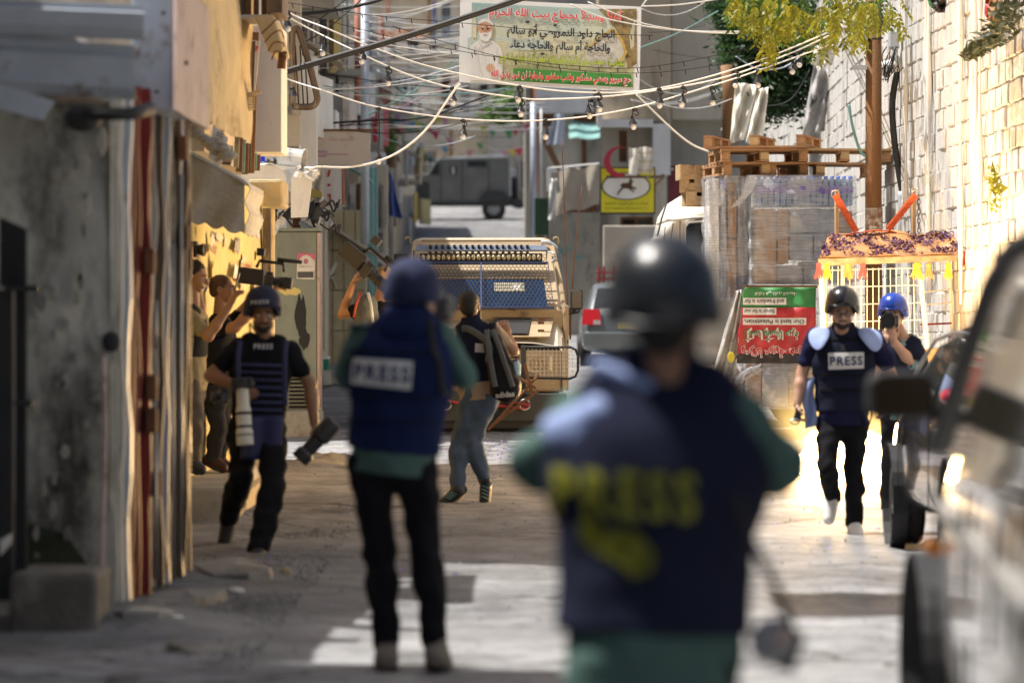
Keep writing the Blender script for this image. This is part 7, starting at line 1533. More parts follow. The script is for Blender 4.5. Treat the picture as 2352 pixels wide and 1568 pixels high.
    for sd in 'LR':
        a = J['an'+sd]; f = J['toe'+sd]; d = (f-a); dn = V((d.x, d.y, 0)); u = V((0, 0, 1)) if cfg.get('flat'+sd, 1) else (d.normalized().cross(ac)).normalized()
        if u.z < 0: u = -u
        heel = a-d.normalized()*.05-u*.045; toe = f-u*.02
        so = sdf_obj('shoe', cfg['shoe'], t, blob([cap(heel, toe, .044*R, .040*R, s=.02), cap(a-u*.01, a+u*.03, .050*R, .048*R, s=.03), cap(a.lerp(toe, .3), toe, .050*R, .038*R, s=.02)], .007))
        g = MB(); g.tube([heel-u*.032, heel.lerp(toe, .5)-u*.036, toe-u*.028], [.049*R, .053*R, .045*R], 10, flat=.32, up=u); g.build('sole', cfg.get('sole', M_black), so, smooth=True)
    if cfg.get('hair'):
        w = lambda x, y, z: up+Mh@V((x, y, z))
        pr = [elp(w(0, -.022, .040), (.083, .095, .088), Mh), elp(w(0, -.06, -.02), (.068, .05, .06), Mh, .03), elp(w(0, .095, -.03), (.085, .09, .075), Mh, .01, True)]
        if cfg['hair'] == 2: pr = [elp(w(0, -.018, .036), (.0805, .094, .084), Mh), elp(w(0, -.06, -.02), (.064, .045, .05), Mh, .03), elp(w(0, .10, -.01), (.085, .085, .085), Mh, .01, True)]
        sdf_obj('hair', cfg.get('hairm', M_hair), t, blob(pr, .006, .002, 5, wf=5))
    # vest
    if cfg.get('vest'):
        i = cfg.get('vi', .04); ve = torso(i)[:3]; ws = J['pel'].lerp(J['neck'], cfg.get('vb', .12))
        ch = J['pel'].lerp(J['neck'], .78); b = cfg.get('bulk', 1.)
        ve += [cap(ch-ac*.07*b, ch+ac*.07*b, .085+i, None, dep, .9, s=.05), cap(J['neck']-ac*.09*b-upv*.03, J['neck']+ac*.09*b-upv*.03, .05+i*.6, s=.04)]
        for sd in 'LR':
            a, e = J['sh'+sd], J['el'+sd]; o_ = a+(a-J['neck'])*.12; ve.append(cap(o_, e, .082, .075, sub=True))
        if cfg.get('collar'): ve += [cap(J['neck']-upv*.02, J['neck']+upv*.045, .095, .088, s=.03)]
        ve += [cap(J['neck']+upv*.0, J['neck']+upv*.25, .068, .075, sub=True)]
        vo = sdf_obj('vest', cfg['vest'], t, blob(ve, h, .004, 4, clip=[(ws, -upv)], wf=.7))
        t['_v'] = vo.name
    return t
def bvh_of(*objs):
    vs = []; fs = []
    for o in objs:
        n = len(vs); vs += [v.co.copy() for v in o.data.vertices]; fs += [tuple(i+n for i in p.vertices) for p in o.data.polygons]
    return BVHTree.FromPolygons(vs, fs)
def hug(mb, bvh, off, d=(0, 1, 0), fall=None):
    d = V(d).normalized(); out = []; last = None
    for v in mb.v:
        p = V(v); hit = bvh.ray_cast(p-d*1.5, d, 4)
        if hit[0] is not None: q = hit[0]-d*off; last = q
        else: q = V((p.x, (last.y if last else p.y), p.z))
        out.append(tuple(q))
    mb.v = out; return mb
def pgrid(pts, Y, nu=16, nv=8):
    a, b, c, d = [P(x, y, Y) for x, y in pts]; g = MB(); g.grid(lambda u, v: a.lerp(b, u).lerp(d.lerp(c, u), v), nu, nv); return g
def subdiv_text(mb, n=1):
    import bmesh
    me = mb.mesh('x', None); bm = bmesh.new(); bm.from_mesh(me); bmesh.ops.triangulate(bm, faces=bm.faces)
    bmesh.ops.subdivide_edges(bm, edges=[e for e in bm.edges if e.calc_length() > .02], cuts=n, use_grid_fill=False); bmesh.ops.triangulate(bm, faces=bm.faces)
    m2 = MB(); bm.verts.ensure_lookup_table(); m2.v = [tuple(v.co) for v in bm.verts]; m2.f = [tuple(v.index for v in f.verts) for f in bm.faces]; bm.free(); bpy.data.meshes.remove(me); return m2
def joints(Y, **k):
    out = {}
    for n, v in k.items(): out[n] = P(v[0], v[1], Y+(v[2] if len(v) > 2 else 0))
    return out
def label(t, vo, quad, Y, word, m_bg, m_tx, hgt, wdt, off=.006, rot=0., bold=.03, th=.004):
    bv = bvh_of(vo); g = hug(pgrid(quad, Y), bv, off); pl = g.build('press_label', m_bg, t, solid=th)
    cx = sum(p[0] for p in quad)/4; cy = sum(p[1] for p in quad)/4; U = V((math.cos(rot), 0, -math.sin(rot))); W = V((math.sin(rot), 0, math.cos(rot)))
    g = hug(subdiv_text(text_mb(word, P(cx, cy, Y), U, W, width=wdt, height=hgt, bold=bold), 1), bv, off+.005); g.build('lettering', m_tx, pl)
def camera_obj(lab, c, fwd, up=(0, 0, 1), S=1., lens=.12, lr=.035, kind='photo', white=False, hood=False):
    M = frame_of(fwd, up); t = thing('camera', lab, 'camera', c); w = lambda x, y, z: V(c)+M@V((x, y, z))*S
    g = MB(); g.obox(w(0, 0, 0), (.14*S, .07*S, .10*S), M=M); g.obox(w(0, .0, .06), (.06*S, .06*S, .035*S), M=M); g.obox(w(.055, .02, -.01), (.035*S, .05*S, .11*S), M=M); g.build('camera_body', M_bplas, t, bevel=.008)
    Ml = M@Matrix.Rotation(-math.pi/2, 3, 'X'); ml = mat('white lens barrel', (.66, .64, .56), .4, var=.05, bump=0) if white else M_bplas
    # lathe axis z -> forward
    g = MB(); c0 = w(0, .035, 0); q = lens*S; r_ = lr*S
    g.lathe(c0, [(0, 0), (r_*.8, 0), (r_*.85, q*.3), (r_, q*.38), (r_, q*.72), (r_*1.12, q*.76), (r_*1.12, q), (r_*.95, q), (r_*.9, q*.9), (0, q*.9)], 22, M@Matrix(((1, 0, 0), (0, 0, 1), (0, -1, 0)))); le = g.build('lens', ml, t, smooth=False)
    for f in ((.42, .05), (.66, .04), (.82, .02)) if white else ((.5, .1), (.8, .05)):
        g = MB(); g.lathe(c0, [(r_*1.01, q*f[0]), (r_*(1.16 if f[0] > .7 else 1.04), q*f[0]), (r_*(1.16 if f[0] > .7 else 1.04), q*(f[0]+f[1])), (r_*1.01, q*(f[0]+f[1]))], 20, M@Matrix(((1, 0, 0), (0, 0, 1), (0, -1, 0)))); g.build('lens_ring', M_black, le)
    if kind == 'video':
        g = MB(); g.obox(w(0, -.16, .02), (.12*S, .22*S, .14*S), M=M); g.build('battery_block', M_bplas, t, bevel=.01)
        g = MB(); g.tube([w(0, -.12, .10), w(0, -.10, .16), w(0, .10, .16), w(0, .12, .09)], .014*S, 6); g.build('top_handle', M_black, t, smooth=True)
        g = MB(); g.tube([w(.0, .05, .19), w(.0, .26, .19)], .018*S, 8); g.build('microphone', M_black, t, smooth=True)
        g = MB(); g.obox(w(-.03, -.10, .235), (.09*S, .07*S, .065*S), M=M); g.build('monitor', M_bplas, t, bevel=.006)
        g = MB(); g.obox(w(0, .035+lens, 0), (.12*S, .07*S, .10*S), M=M); g.build('matte_box', M_bplas, t, bevel=.004)
    return t
def strap(par, pts, r, m, flat=.3, nm='strap', up=(0, 1, 0)):
    g = MB(); g.tube(spline(pts, 5), r, 6, flat=flat, up=up); return g.build(nm, m, par, smooth=True)
SK1 = skinmat('warm skin', (.36, .19, .11)); SK2 = skinmat('tanned skin', (.27, .135, .075)); SK3 = skinmat('fair skin', (.45, .26, .18))
M_nav = fabric('navy vest cloth', (.013, .016, .036)); M_roy = fabric('royal blue vest cloth', (.008, .016, .066)); M_tealc = fabric('teal shirt cloth', (.075, .135, .12), b=.1); M_blk = fabric('black cotton', (.010, .010, .013)); M_jean = fabric('grey blue denim', (.085, .12, .18))
M_wl = mat('white reflective label', (.62, .62, .60), .4, var=.05, bump=0); M_ink = mat('navy lettering', (.02, .02, .10), .6, bump=0); M_str = mat('black webbing', (.012, .012, .014), .7, var=.1, bump=.1)
vest_of = lambda t: bpy.data.objects[t['_v']]
UPY = -Y1
# --- A: foreground man, black helmet, yellow lettering
Y = 9.19
J = joints(Y, head=(1527, 740, -.02), neck=(1515, 872, .02), shL=(1330, 985, .02), shR=(1705, 985, .02), elL=(1232, 1062, .12), elR=(1788, 1080, .06), wrL=(1395, 930, .30), wrR=(1682, 892, .10), pel=(1500, 1440), hpL=(1420, 1490), hpR=(1590, 1490), knL=(1400, 1850), knR=(1610, 1850), anL=(1390, 2130), anR=(1630, 2130), toeL=(1370, 2190, .18), toeR=(1650, 2190, .18))
A = person('blurred foreground man seen from behind in black helmet and navy vest with yellow lettering', J, dict(face=(.12, 1, -.02), skin=SK2, shirt=M_tealc, pants=M_blk, shoe=M_black, vest=M_nav, vi=.045, vb=-.02, R=1.12, h=.011, hair=1, sleeve=.98, collar=1, bulk=1.28, hem=.22, handL=((.8, .5, .4), (0, .3, 1), 1, .9), handR=((-.7, .5, .5), (0, .3, 1), -1, .9)))
Mh = frame_of((.12, 1, -.02)); helmet(A, J['head']+V((0, 0, .048)), Mh, 1.08, mat('matt black helmet', (.012, .014, .018), .34, var=.05, bump=.03, bsc=80, coat=.3), brim=.004, ears=True)
vo = vest_of(A); bv = bvh_of(vo)
M_ylw = mat('yellow green lettering', (.20, .20, .01), .6, var=.2, bump=0)
g = hug(subdiv_text(text_mb('PRESS', P(1430, 1128, Y), V((1, 0, -.05)), Z1, width=.34, height=.115, bold=.03), 2), bv, .008); g.build('press_lettering', M_ylw, A, solid=.003)
g = hug(subdiv_text(MB().prism([P(x, y, Y) for x, y in [(1328, 1190), (1365, 1180), (1385, 1215), (1425, 1205), (1462, 1212), (1500, 1262), (1492, 1300), (1450, 1318), (1425, 1290), (1375, 1262), (1335, 1240)]], (0, .001, 0)), 3), bv, .009); g.build('chest_emblem', M_ylw, A)
M_lb = mat('pale blue pad cloth', (.28, .36, .62), .8, var=.15, sc=6, bump=.3, bsc=60)
def pad(par, pts, r, off=(0, 0, 0), m=None): return sdf_obj('shoulder_pad', m or M_lb, par, blob([cap(a, b, ra, rb, None, 1, s=.04) for a, b, ra, rb in pts], .009, .006, 3))
s1, n1, s2 = J['shL'], J['neck'], J['shR']
pad(A, [(s1+V((-.045, -.05, -.005)), s1+V((.05, -.085, .035)), .045, .05), (s1+V((-.02, -.075, -.015)), s1+V((.04, -.10, -.055)), .04, .035)], .07)
sdf_obj('collar', M_lb, A, blob([cap(n1+V((-.15, -.07, .035)), n1+V((-.03, -.11, -.012)), .018, .014, s=.02)], .007))
g = MB(); g.ell(s2+V((-.04, -.098, -.02)), (.028, .014, .036), 14, 10); g.build('vest_button', M_lb, A, smooth=True)
strap(A, [J['shR']+V((-.06, -.09, .05)), J['shR']+V((-.04, -.13, -.1)), P(1725, 1240, Y-.16), P(1775, 1330, Y-.12), P(1815, 1440, Y-.08), P(1822, 1500, Y-.05)], .012, M_str)
t = thing('camera_lens', 'grey camera with a glinting round lens hanging at the right hip of the foreground man', 'camera', P(1785, 1480, Y-.1))
g = MB(); g.lathe(P(1775, 1470, Y-.05), [(0, -.06), (.052, -.06), (.056, .0), (.05, .04), (.045, .045), (0, .035)], 22, Matrix.Rotation(math.radians(75), 3, 'X')); g.build('lens_barrel', mat('grey lens barrel', (.25, .25, .26), .35, var=.05, bump=0), t, smooth=True)
g = MB(); g.ell(P(1792, 1463, Y-.105), (.02, .008, .02)); g.build('front_glass', mat('lens glass', (.55, .42, .35), .08, .6, bump=0), t, smooth=True)
g = MB(); g.obox(P(1812, 1490, Y), (.05, .10, .10), rot=(0, .3, 0)); g.build('camera_body', M_bplas, t, bevel=.01)
camera_obj('camera held up to the eye by the foreground man, hidden before his face', J['head']+V((.02, .26, -.02)), (0, 1, 0), lens=.16)
# --- B: blue helmet
Y = 16.7
J = joints(Y, head=(950, 688), neck=(935, 752, -.02), shL=(838, 780), shR=(1012, 776), elL=(795, 862, .10), elR=(1068, 868, .02), wrL=(880, 770, .34), wrR=(1012, 745, .30), pel=(905, 1035), hpL=(852, 1060), hpR=(955, 1060), knL=(872, 1275, .05), knR=(978, 1265), anL=(888, 1500), anR=(1002, 1490), toeL=(886, 1535, -.0), toeR=(1004, 1520, .03))
J['toeL'] = J['anL']+V((-.02, -.02, -.07)); J['toeR'] = J['anR']+V((.03, .06, -.075)); J['toeL'].y += .16; J['toeR'].y += .14
B = person('man in blue helmet and royal blue vest marked PRESS standing with his back to us', J, dict(face=(.55, 1, -.05), skin=SK1, shirt=M_tealc, pants=M_blk, shoe=fabric('grey shoe suede', (.22, .19, .16)), sole=mat('shoe sole tan', (.12, .10, .08), .7, bump=0), vest=M_roy, vi=.05, vb=.0, R=1.02, h=.012, hair=1, sleeve=.95, collar=1, bulk=1.04, hem=.10, cuff=.0, handL=((.6, .6, .3), (0, .2, 1), 1, 1.), handR=((-.4, .6, .5), (0, .2, 1), -1, 1.)))
Mh = frame_of((.35, 1, .0)); helmet(B, J['head']+V((-.004, 0, .038)), Mh, .95, mat('blue fabric helmet cover', (.009, .015, .058), .85, var=.12, sc=8, bump=.25, bsc=70), ears=True)
sdf_obj('neck_guard', M_roy, B, blob([elp(J['head']+V((-.02, -.07, -.09)), (.115, .08, .09), None), elp(J['head']+V((-.04, -.05, -.13)), (.14, .1, .07), None, .04)], .01, .004, 2))
label(B, vest_of(B), [(813, 821), (951, 829), (946, 893), (808, 879)], Y, 'PRESS', M_wl, M_ink, .075, .245, .012, rot=.06, bold=.035)
vb = bvh_of(vest_of(B))
for y in (745, 800, 905, 960):
    g = hug(pgrid([(800, y), (1010, y+4), (1010, y+9), (800, y+5)], Y, 20, 1), vb, .008); g.build('vest_seam', M_nav, B, solid=.006)
strap(B, [J['neck']+V((.10, -.12, .03)), J['shR']+V((-.03, -.15, -.03)), P(1008, 830, Y-.19), P(1018, 900, Y-.14), P(1040, 900, Y)], .014, M_str)
camera_obj('camera held before the face of the man in the blue helmet', J['head']+V((.09, .26, -.03)), (.4, 1, 0))
# --- C: backpack man
Y = 31.
J = joints(Y, head=(1078, 702, .0), neck=(1083, 750), shL=(1045, 772), shR=(1140, 764), elL=(1022, 812, .08), elR=(1180, 806, .02), wrL=(1010, 745, .16), wrR=(1166, 768, .14), pel=(1100, 900), hpL=(1085, 915), hpR=(1122, 912), knL=(1056, 1010, .10), knR=(1082, 1012, .06), anL=(1050, 1128, -.02), anR=(1116, 1106, .1), toeL=(1020, 1152, -.05), toeR=(1112, 1160, .05))
C_ = person('man in jeans with a black backpack filming the jeep with raised arms', J, dict(face=(.1, 1, .05), skin=SK1, shirt=fabric('beige tee cloth', (.36, .27, .19)), pants=M_jean, shoe=M_black, sole=mat('tan sole', (.5, .38, .28), .7, bump=0), vest=M_nav, vi=.03, vb=.15, h=.012, hair=1, sleeve=.5, collar=1, bulk=.93, hem=.06, cuff=.004, pi=.024, handL=((.1, .2, 1), (0, -1, 0), 1, .5), handR=((-.35, .2, 1), (0, -1, .2), -1, 1.1), R=.95, flatL=0, flatR=0))
t = thing('backpack', 'black and grey backpack with white lettering on the back of the man in jeans', 'backpack', P(1148, 880, Y-.2)); bc = P(1146, 832, Y-.19)
M_bp = fabric('black backpack nylon', (.012, .012, .014), .5); M_gp = fabric('grey backpack nylon', (.10, .11, .12), .6)
ax_ = (P(1120, 745, Y-.2)-P(1165, 910, Y-.2)).normalized()
sdf_obj('main_bag', M_bp, t, blob([cap(bc+ax_*.16, bc-ax_*.20, .085, .13, V((0, 1, 0)), .75, s=.04), cap(bc-ax_*.12+V((0, -.05, 0)), bc-ax_*.22+V((0, -.05, 0)), .10, .11, V((0, 1, 0)), .6, s=.03)], .009, .004, 1))
for dx in (-.05, .035): g = MB(); g.tube(spline([bc+ax_*.27+V((dx*.5, -.05, 0)), bc+ax_*.14+V((dx, -.11, 0)), bc-ax_*.05+V((dx*1.4, -.13, 0)), bc-ax_*.2+V((dx*1.6, -.15, 0))], 5), .022, 6, flat=.35, up=(0, 1, 0)); g.build('grey_band', M_gp, t, smooth=True)
bgm = bvh_of(bpy.data.objects['main_bag']); U = V((1, 0, .10)).normalized()
hug(subdiv_text(text_mb('adidas', P(1160, 904, Y), U, V((-.1, 0, 1)), width=.155, height=.045, bold=.03), 1), bgm, .006).build('lettering', M_wl, t)
strap(t, [J['shL']+V((.06, -.11, .06)), J['neck']+V((0, -.15, -.03)), bc+ax_*.15+V((-.04, -.08, 0)), bc+V((-.09, -.06, 0))], .03, M_gp, .3)
strap(t, [J['shR']+V((-.03, -.06, .08)), J['shR']+V((-.02, -.12, -.02)), bc+ax_*.1+V((.06, -.07, 0)), bc+V((.1, -.04, -.05))], .028, M_bp, .3)
t = thing('water_bottle', 'clear water bottle with blue cap in the side pocket of the backpack', 'bottle', P(1186, 862, Y-.2)); g = MB(); g.lathe(P(1187, 862, Y-.2), [(0, 0), (.03, 0), (.033, .03), (.033, .09), (.016, .115), (.014, .12)], 14); g.build('bottle_body', mat('clear bottle', (.45, .65, .68), .1, var=.2, sc=20, bump=0), t, smooth=True); g = MB(); g.cyl(P(1187, 831, Y-.2), P(1187, 826, Y-.2), .017); g.build('bottle_top', M_cap, t)
vo = vest_of(C_); g = hug(pgrid([(1092, 788), (1150, 792), (1148, 812), (1091, 808)], Y), bvh_of(vo), .006); g.build('press_label', M_wl, C_, solid=.004)
for sd in 'LR':
    for k in range(4): g = MB(); c = J['an'+sd].lerp(J['toe'+sd], .25+.15*k)+V((0, -.05, .01)); g.tube([c+V((-.025, 0, .01)), c+V((.025, -.01, -.01))], .004, 4); g.build('shoelace', M_teal, C_)
camera_obj('small camera held up by the man with the backpack', J['wrR'].lerp(J['wrL'], .5)+V((.0, .22, .12)), (0, 1, 0), S=.8)
# --- D: cameraman behind B
Y = 36.
J = joints(Y, head=(884, 640, .0), neck=(872, 690), shL=(826, 712), shR=(905, 712), elL=(786, 722, .05), elR=(930, 790, .1), wrL=(812, 652, .08), wrR=(905, 720, .3), pel=(868, 855), hpL=(850, 870), hpR=(886, 870), knL=(848, 960), knR=(890, 960), anL=(846, 1058), anR=(892, 1058), toeL=(842, 1075, .12), toeR=(896, 1075, .12))
D_ = person('cameraman in a sand cap half hidden behind the man in the blue helmet', J, dict(face=(.5, 1, 0), skin=SK1, shirt=M_blk, pants=M_blk, shoe=M_black, h=.014, hair=2, hairm=fabric('sand cap cloth', (.35, .25, .15)), sleeve=.3, bulk=.98, handL=((.35, .3, .9), (-.6, -.5, .3), 1, .8), handR=((0, 1, 0), Z1, -1, .6)))
camera_obj('black shoulder video camera raised high by the cameraman in the sand cap', P(842, 622, Y-.1), (.75, -.2, -.62), (.5, 0, .8), 1.15, lens=.17, lr=.045, kind='video')
t = thing('backpack', 'grey backpack with red edging worn by the cameraman behind the blue helmet', 'backpack', P(838, 720, Y-.2)); sdf_obj('main_bag', M_gp, t, blob([cap(P(842, 700, Y-.2), P(845, 800, Y-.2), .10, .13, V((0, 1, 0)), .7, s=.04)], .011, .004)); strap(t, [P(829, 670, Y-.26), P(818, 700, Y-.32), P(812, 730, Y-.3)], .012, M_red, .5, 'red_piping'); strap(t, [P(845, 672, Y-.28), P(852, 700, Y-.34), P(856, 740, Y-.33)], .014, M_galv, .4)
# --- E: walking man with white lens, helmet PRESS
Y = 25.5
J = joints(Y, head=(604, 722, -.02), neck=(605, 778, .02), shL=(548, 800, .02), shR=(668, 808, .02), elL=(484, 862, .0), elR=(712, 880, .02), wrL=(545, 885, -.14), wrR=(722, 972, -.03), pel=(592, 962), hpL=(560, 985), hpR=(622, 985), knL=(553, 1092, -.10), knR=(626, 1122, -.28), anL=(526, 1188, .30), anR=(594, 1262, -.42), toeL=(526, 1236, .05), toeR=(592, 1274, -.16))
J['toeL'] = J['anL']+V((-.03, -.04, -.15)); J['toeR'] = J['anR']+V((.0, -.17, -.07))
E_ = person('walking man in blue PRESS helmet and striped tactical vest carrying long lenses', J, dict(face=(.12, -1, -.12), skin=SK2, shirt=M_blk, pants=M_blk, shoe=M_black, vest=M_blk, vi=.035, vb=.02, h=.012, hair=2, eyes=1, beard=1, sleeve=.55, bulk=1.0, hem=.06, cuff=.012, pi=.026, flatL=0, handL=((.75, -.4, -.35), (-.3, -.8, .5), -1, .6), handR=((.1, -.1, -1), (1, 0, 0), 1, 1.2)))
Mh = frame_of((.12, -1, -.05)); ho = helmet(E_, J['head']+V((0, 0, .042)), Mh, .98, mat('navy helmet cover', (.008, .012, .042), .7, var=.12, sc=8, bump=.3, bsc=60), ears=True)
def helmet_word(par, ho, word, x, y, Y, w_, h_, rot=0, m=M_wl):
    g = hug(subdiv_text(text_mb(word, P(x, y, Y), V((math.cos(rot), 0, -math.sin(rot))), V((math.sin(rot), 0, math.cos(rot))), width=w_, height=h_, bold=.02), 1), bvh_of(ho), .004); g.build('helmet_lettering', m, par)
helmet_word(E_, ho, 'PRESS', 600, 694, Y, .12, .026, -.05)
vo = vest_of(E_); bv = bvh_of(vo)
g = hug(pgrid([(582, 784), (632, 786), (632, 806), (582, 804)], Y), bv, .008); pl = g.build('press_label', M_nav, E_, solid=.005); hug(subdiv_text(text_mb('PRESS', P(607, 795, Y), X1, Z1, width=.125, height=.035, bold=.02)), bv, .014).build('lettering', M_wl, pl)
for k in range(8):
    y = 832+k*17; g = hug(pgrid([(548, y), (650, y+3), (650, y+10), (548, y+7)], Y, 18, 1), bv, .012); g.build('webbing_strip', mat('blue webbing', (.022, .028, .10), .7, var=.1, bump=.1), E_, solid=.006)
for x0, x1 in ((545, 560), (652, 664)): strap(E_, [P(x0+6, 782, Y-.16), P(x0+2, 830, Y-.2), P(x0+3, 930, Y-.2)], .017, MATS['blue webbing'], .3)
g = MB(); g.grid(lambda u, v: P(562+92*u-(6*v), 955+98*v, Y)+V((0, -.155-.03*math.sin(u*3.1)-.02*math.sin(u*9), 0)), 14, 8); g.build('groin_flap', MATS['blue webbing'], E_, solid=.012, smooth=True)
strap(E_, [P(576, 770, Y-.10), P(574, 742, Y-.13), P(588, 764, Y-.17), P(600, 770, Y-.17)], .006, M_str, 1, 'chin_strap')
t = camera_obj('camera with a long white lens pointing down at the belly of the walking man', P(556, 880, Y-.30), (.06, -.12, -1), (0, -1, 0), 1., lens=.37, lr=.05, white=True)
t = camera_obj('small dark camera sticking out at the hip of the walking man', P(510, 912, Y-.2), (-1, -.4, .1), S=.8, lens=.06)
t = thing('telephoto_lens', 'thick black telephoto lens with hood carried low by the walking man', 'lens', P(735, 1010, Y-.1)); Ml = frame_of(P(695, 1052, Y)-P(775, 965, Y))@Matrix(((1, 0, 0), (0, 0, 1), (0, -1, 0)))
g = MB(); g.lathe(P(768, 968, Y-.08), [(0, 0), (.055, 0), (.062, .03), (.066, .14), (.05, .16), (.048, .26), (.062, .28), (.062, .34), (.05, .345), (0, .33)], 22, Ml); g.build('lens_barrel', M_bplas, t, smooth=False)
# --- F: bald man filming
Y = 31.2
J = joints(Y, head=(511, 664), neck=(505, 728), shL=(488, 752, -.16), shR=(520, 752, .14), elL=(540, 752, -.22), elR=(570, 700, .15), wrL=(600, 690, -.22), wrR=(618, 668, .10), pel=(500, 885), hpL=(490, 905, -.08), hpR=(508, 905, .08), knL=(500, 985, -.08), knR=(512, 985, .08), anL=(488, 1052, -.08), anR=(500, 1052, .08), toeL=(512, 1068, -.09), toeR=(524, 1068, .08))
F_ = person('bald man in dark clothes seen in profile holding a camera rig out at arm length', J, dict(face=(1, -.12, 0), skin=SK1, shirt=M_blk, pants=fabric('dark trousers', (.03, .03, .035)), shoe=fabric('brown leather', (.07, .03, .02), .5), vest=fabric('black vest', (.015, .015, .02)), vi=.02, h=.012, eyes=1, hair=2, hairm=mat('shaved hair', (.10, .05, .03), .7, var=.3, sc=60, bump=.3), sleeve=.5, bulk=.95, handL=((.9, 0, .5), (-.2, -.6, .6), -1, .9), handR=((.9, 0, .4), (-.2, .5, .7), 1, .9)))
camera_obj('video camera rig with handle and monitor held up before the grey green cabinet', P(618, 645, Y-.12), (1, -.05, -.12), S=.95, lens=.13, lr=.045, kind='video')
# --- G: phone man at the post
Y = 30.2
J = joints(Y, head=(448, 634), neck=(443, 705), shL=(440, 732, -.16), shR=(455, 732, .16), elL=(478, 772, -.22), elR=(470, 760, .2), wrL=(528, 700, -.22), wrR=(440, 610, .25), pel=(440, 868), hpL=(438, 890, -.08), hpR=(446, 890, .08), knL=(448, 985, -.1), knR=(440, 985, .08), anL=(440, 1058, -.1), anR=(432, 1058, .08), toeL=(462, 1072, -.1), toeR=(452, 1072, .08))
G_ = person('dark haired man in khaki shirt filming with a phone, half behind the post', J, dict(face=(.9, -.3, -.25), skin=SK1, shirt=fabric('khaki cloth', (.30, .25, .15)), pants=fabric('grey brown trousers', (.12, .10, .09)), shoe=M_black, vest=fabric('grey black vest', (.03, .03, .035)), vi=.02, vb=.3, h=.013, hair=1, eyes=1, sleeve=.55, bulk=.95, handL=((.5, 0, .85), (-.6, -.4, .3), -1, .7), handR=((0, 0, 1), (-1, 0, 0), 1, .7)))
t = thing('smartphone', 'black phone held upright by the man in the khaki shirt', 'phone', P(546, 645, Y-.22)); Mx = Euler((0, .22, 0)).to_matrix(); g = MB(); g.obox(P(545, 646, Y-.24), (.012, .07, .14), M=Mx); g.build('phone_body', M_bplas, t, bevel=.004); g = MB(); g.obox(P(543.4, 646, Y-.24), (.004, .062, .125), M=Mx); g.build('phone_screen', M_glass, t)
camera_obj('black camcorder raised above the head of the man in the khaki shirt', P(446, 574, Y+.2), (1, -.2, 0), S=.9, lens=.06, lr=.05)
# --- I: running press man
Y = 27.6
J = joints(Y, head=(1934, 716, -.10), neck=(1936, 768, .0), shL=(1868, 778), shR=(2012, 782), elL=(1842, 858, .02), elR=(2048, 862, .04), wrL=(1831, 928, -.06), wrR=(2030, 920, -.1), pel=(1937, 945), hpL=(1906, 970), hpR=(1966, 970), knL=(1898, 1070, -.16), knR=(1962, 1085), anL=(1912, 1140, .14), anR=(1962, 1204), toeL=(1898, 1180, .0), toeR=(1962, 1226, -.16))
J['toeL'] = J['anL']+V((-.03, -.06, -.15)); J['toeR'] = J['anR']+V((.02, -.16, -.07))
I_ = person('bearded man in black helmet and navy PRESS vest striding away from the flash', J, dict(face=(.0, -1, -.18), skin=SK3, shirt=fabric('navy tee cloth', (.015, .016, .055)), pants=M_blk, shoe=mat('white shoe', (.72, .72, .70), .6, var=.08, bump=.05), sole=mat('white sole', (.75, .74, .72), .6, bump=0), vest=M_nav, vi=.05, vb=.0, h=.0115, hair=2, eyes=1, beard=1, sleeve=.62, bulk=1.02, hem=.10, collar=1, handL=((.05, -.15, -1), (-1, 0, 0), -1, 1.2), handR=((0, -.2, -1), (1, 0, 0), 1, 1.), flatL=0))
Mh = frame_of((0, -1, -.1)); helmet(I_, J['head']+V((.004, 0, .040)), Mh, .97, mat('gloss black helmet', (.010, .010, .012), .16, var=.05, bump=0, coat=.6), ears=True)
hc = J['head']; Mx = frame_of((0, -1, -.18))
g = MB(); g.tube([hc+Mx@V((x, .112, .004+.002*math.cos(x*40))) for x in (-.055, -.03, 0, .03, .055)], .004, 5)
for x in (-.032, .032): g.tube([hc+Mx@V((x+.022*math.cos(a), .11, .0+.016*math.sin(a))) for a in [i*.524 for i in range(13)]], .003, 4)
g.build('glasses', M_black, I_)
label(I_, vest_of(I_), [(1898, 810), (1980, 808), (1980, 845), (1899, 848)], Y, 'PRESS', M_wl, M_ink, .065, .235, .012, rot=-.02)
bv = bvh_of(vest_of(I_)); g = hug(pgrid([(1928, 790), (1938, 790), (1938, 805), (1928, 805)], Y), bv, .008); g.build('vest_tab', M_str, I_, solid=.008)
for y in (776, 858, 892): g = hug(pgrid([(1880, y), (1998, y), (1998, y+5), (1880, y+5)], Y, 16, 1), bv, .006); g.build('vest_seam', M_blk, I_, solid=.005)
for sgn, s_ in ((-1, 'shL'), (1, 'shR')):
    s0 = J[s_]; pts = [(0, 0), (.9, 0)]
    q_ = [J['neck']+V((sgn*.10, -.10, -.01)), J['neck']+V((sgn*.09, -.02, .065)), s0+V((sgn*.035, -.01, .085)), s0+V((sgn*.055, -.10, -.02)), s0+V((-sgn*.02, -.19, -.115)), J['neck']+V((sgn*.13, -.19, -.05))]
    cc = sum(q_, V())/6+V((0, -.03, .02)); g = MB(); g.add(q_+[cc], [(i, (i+1) % 6, 6) for i in range(6)]); o = g.build('shoulder_pad', M_lb, I_, solid=.016); sb = o.modifiers.new('s', 'SUBSURF'); sb.levels = sb.render_levels = 2
g = MB(); g.grid(lambda u, v: P(1846+26*u-4*math.sin(v*5), 872+112*v-(8*u), Y)+V((0, -.02+.03*math.sin(u*6+v*7), 0)), 10, 14); g.build('shirt_tail', M_lb, I_, solid=.012, smooth=True)
strap(I_, [P(1998, 925, Y-.1), P(2001, 955, Y-.12), P(1994, 985, Y-.1), P(1992, 1010, Y-.1)], .006, M_str, 1)
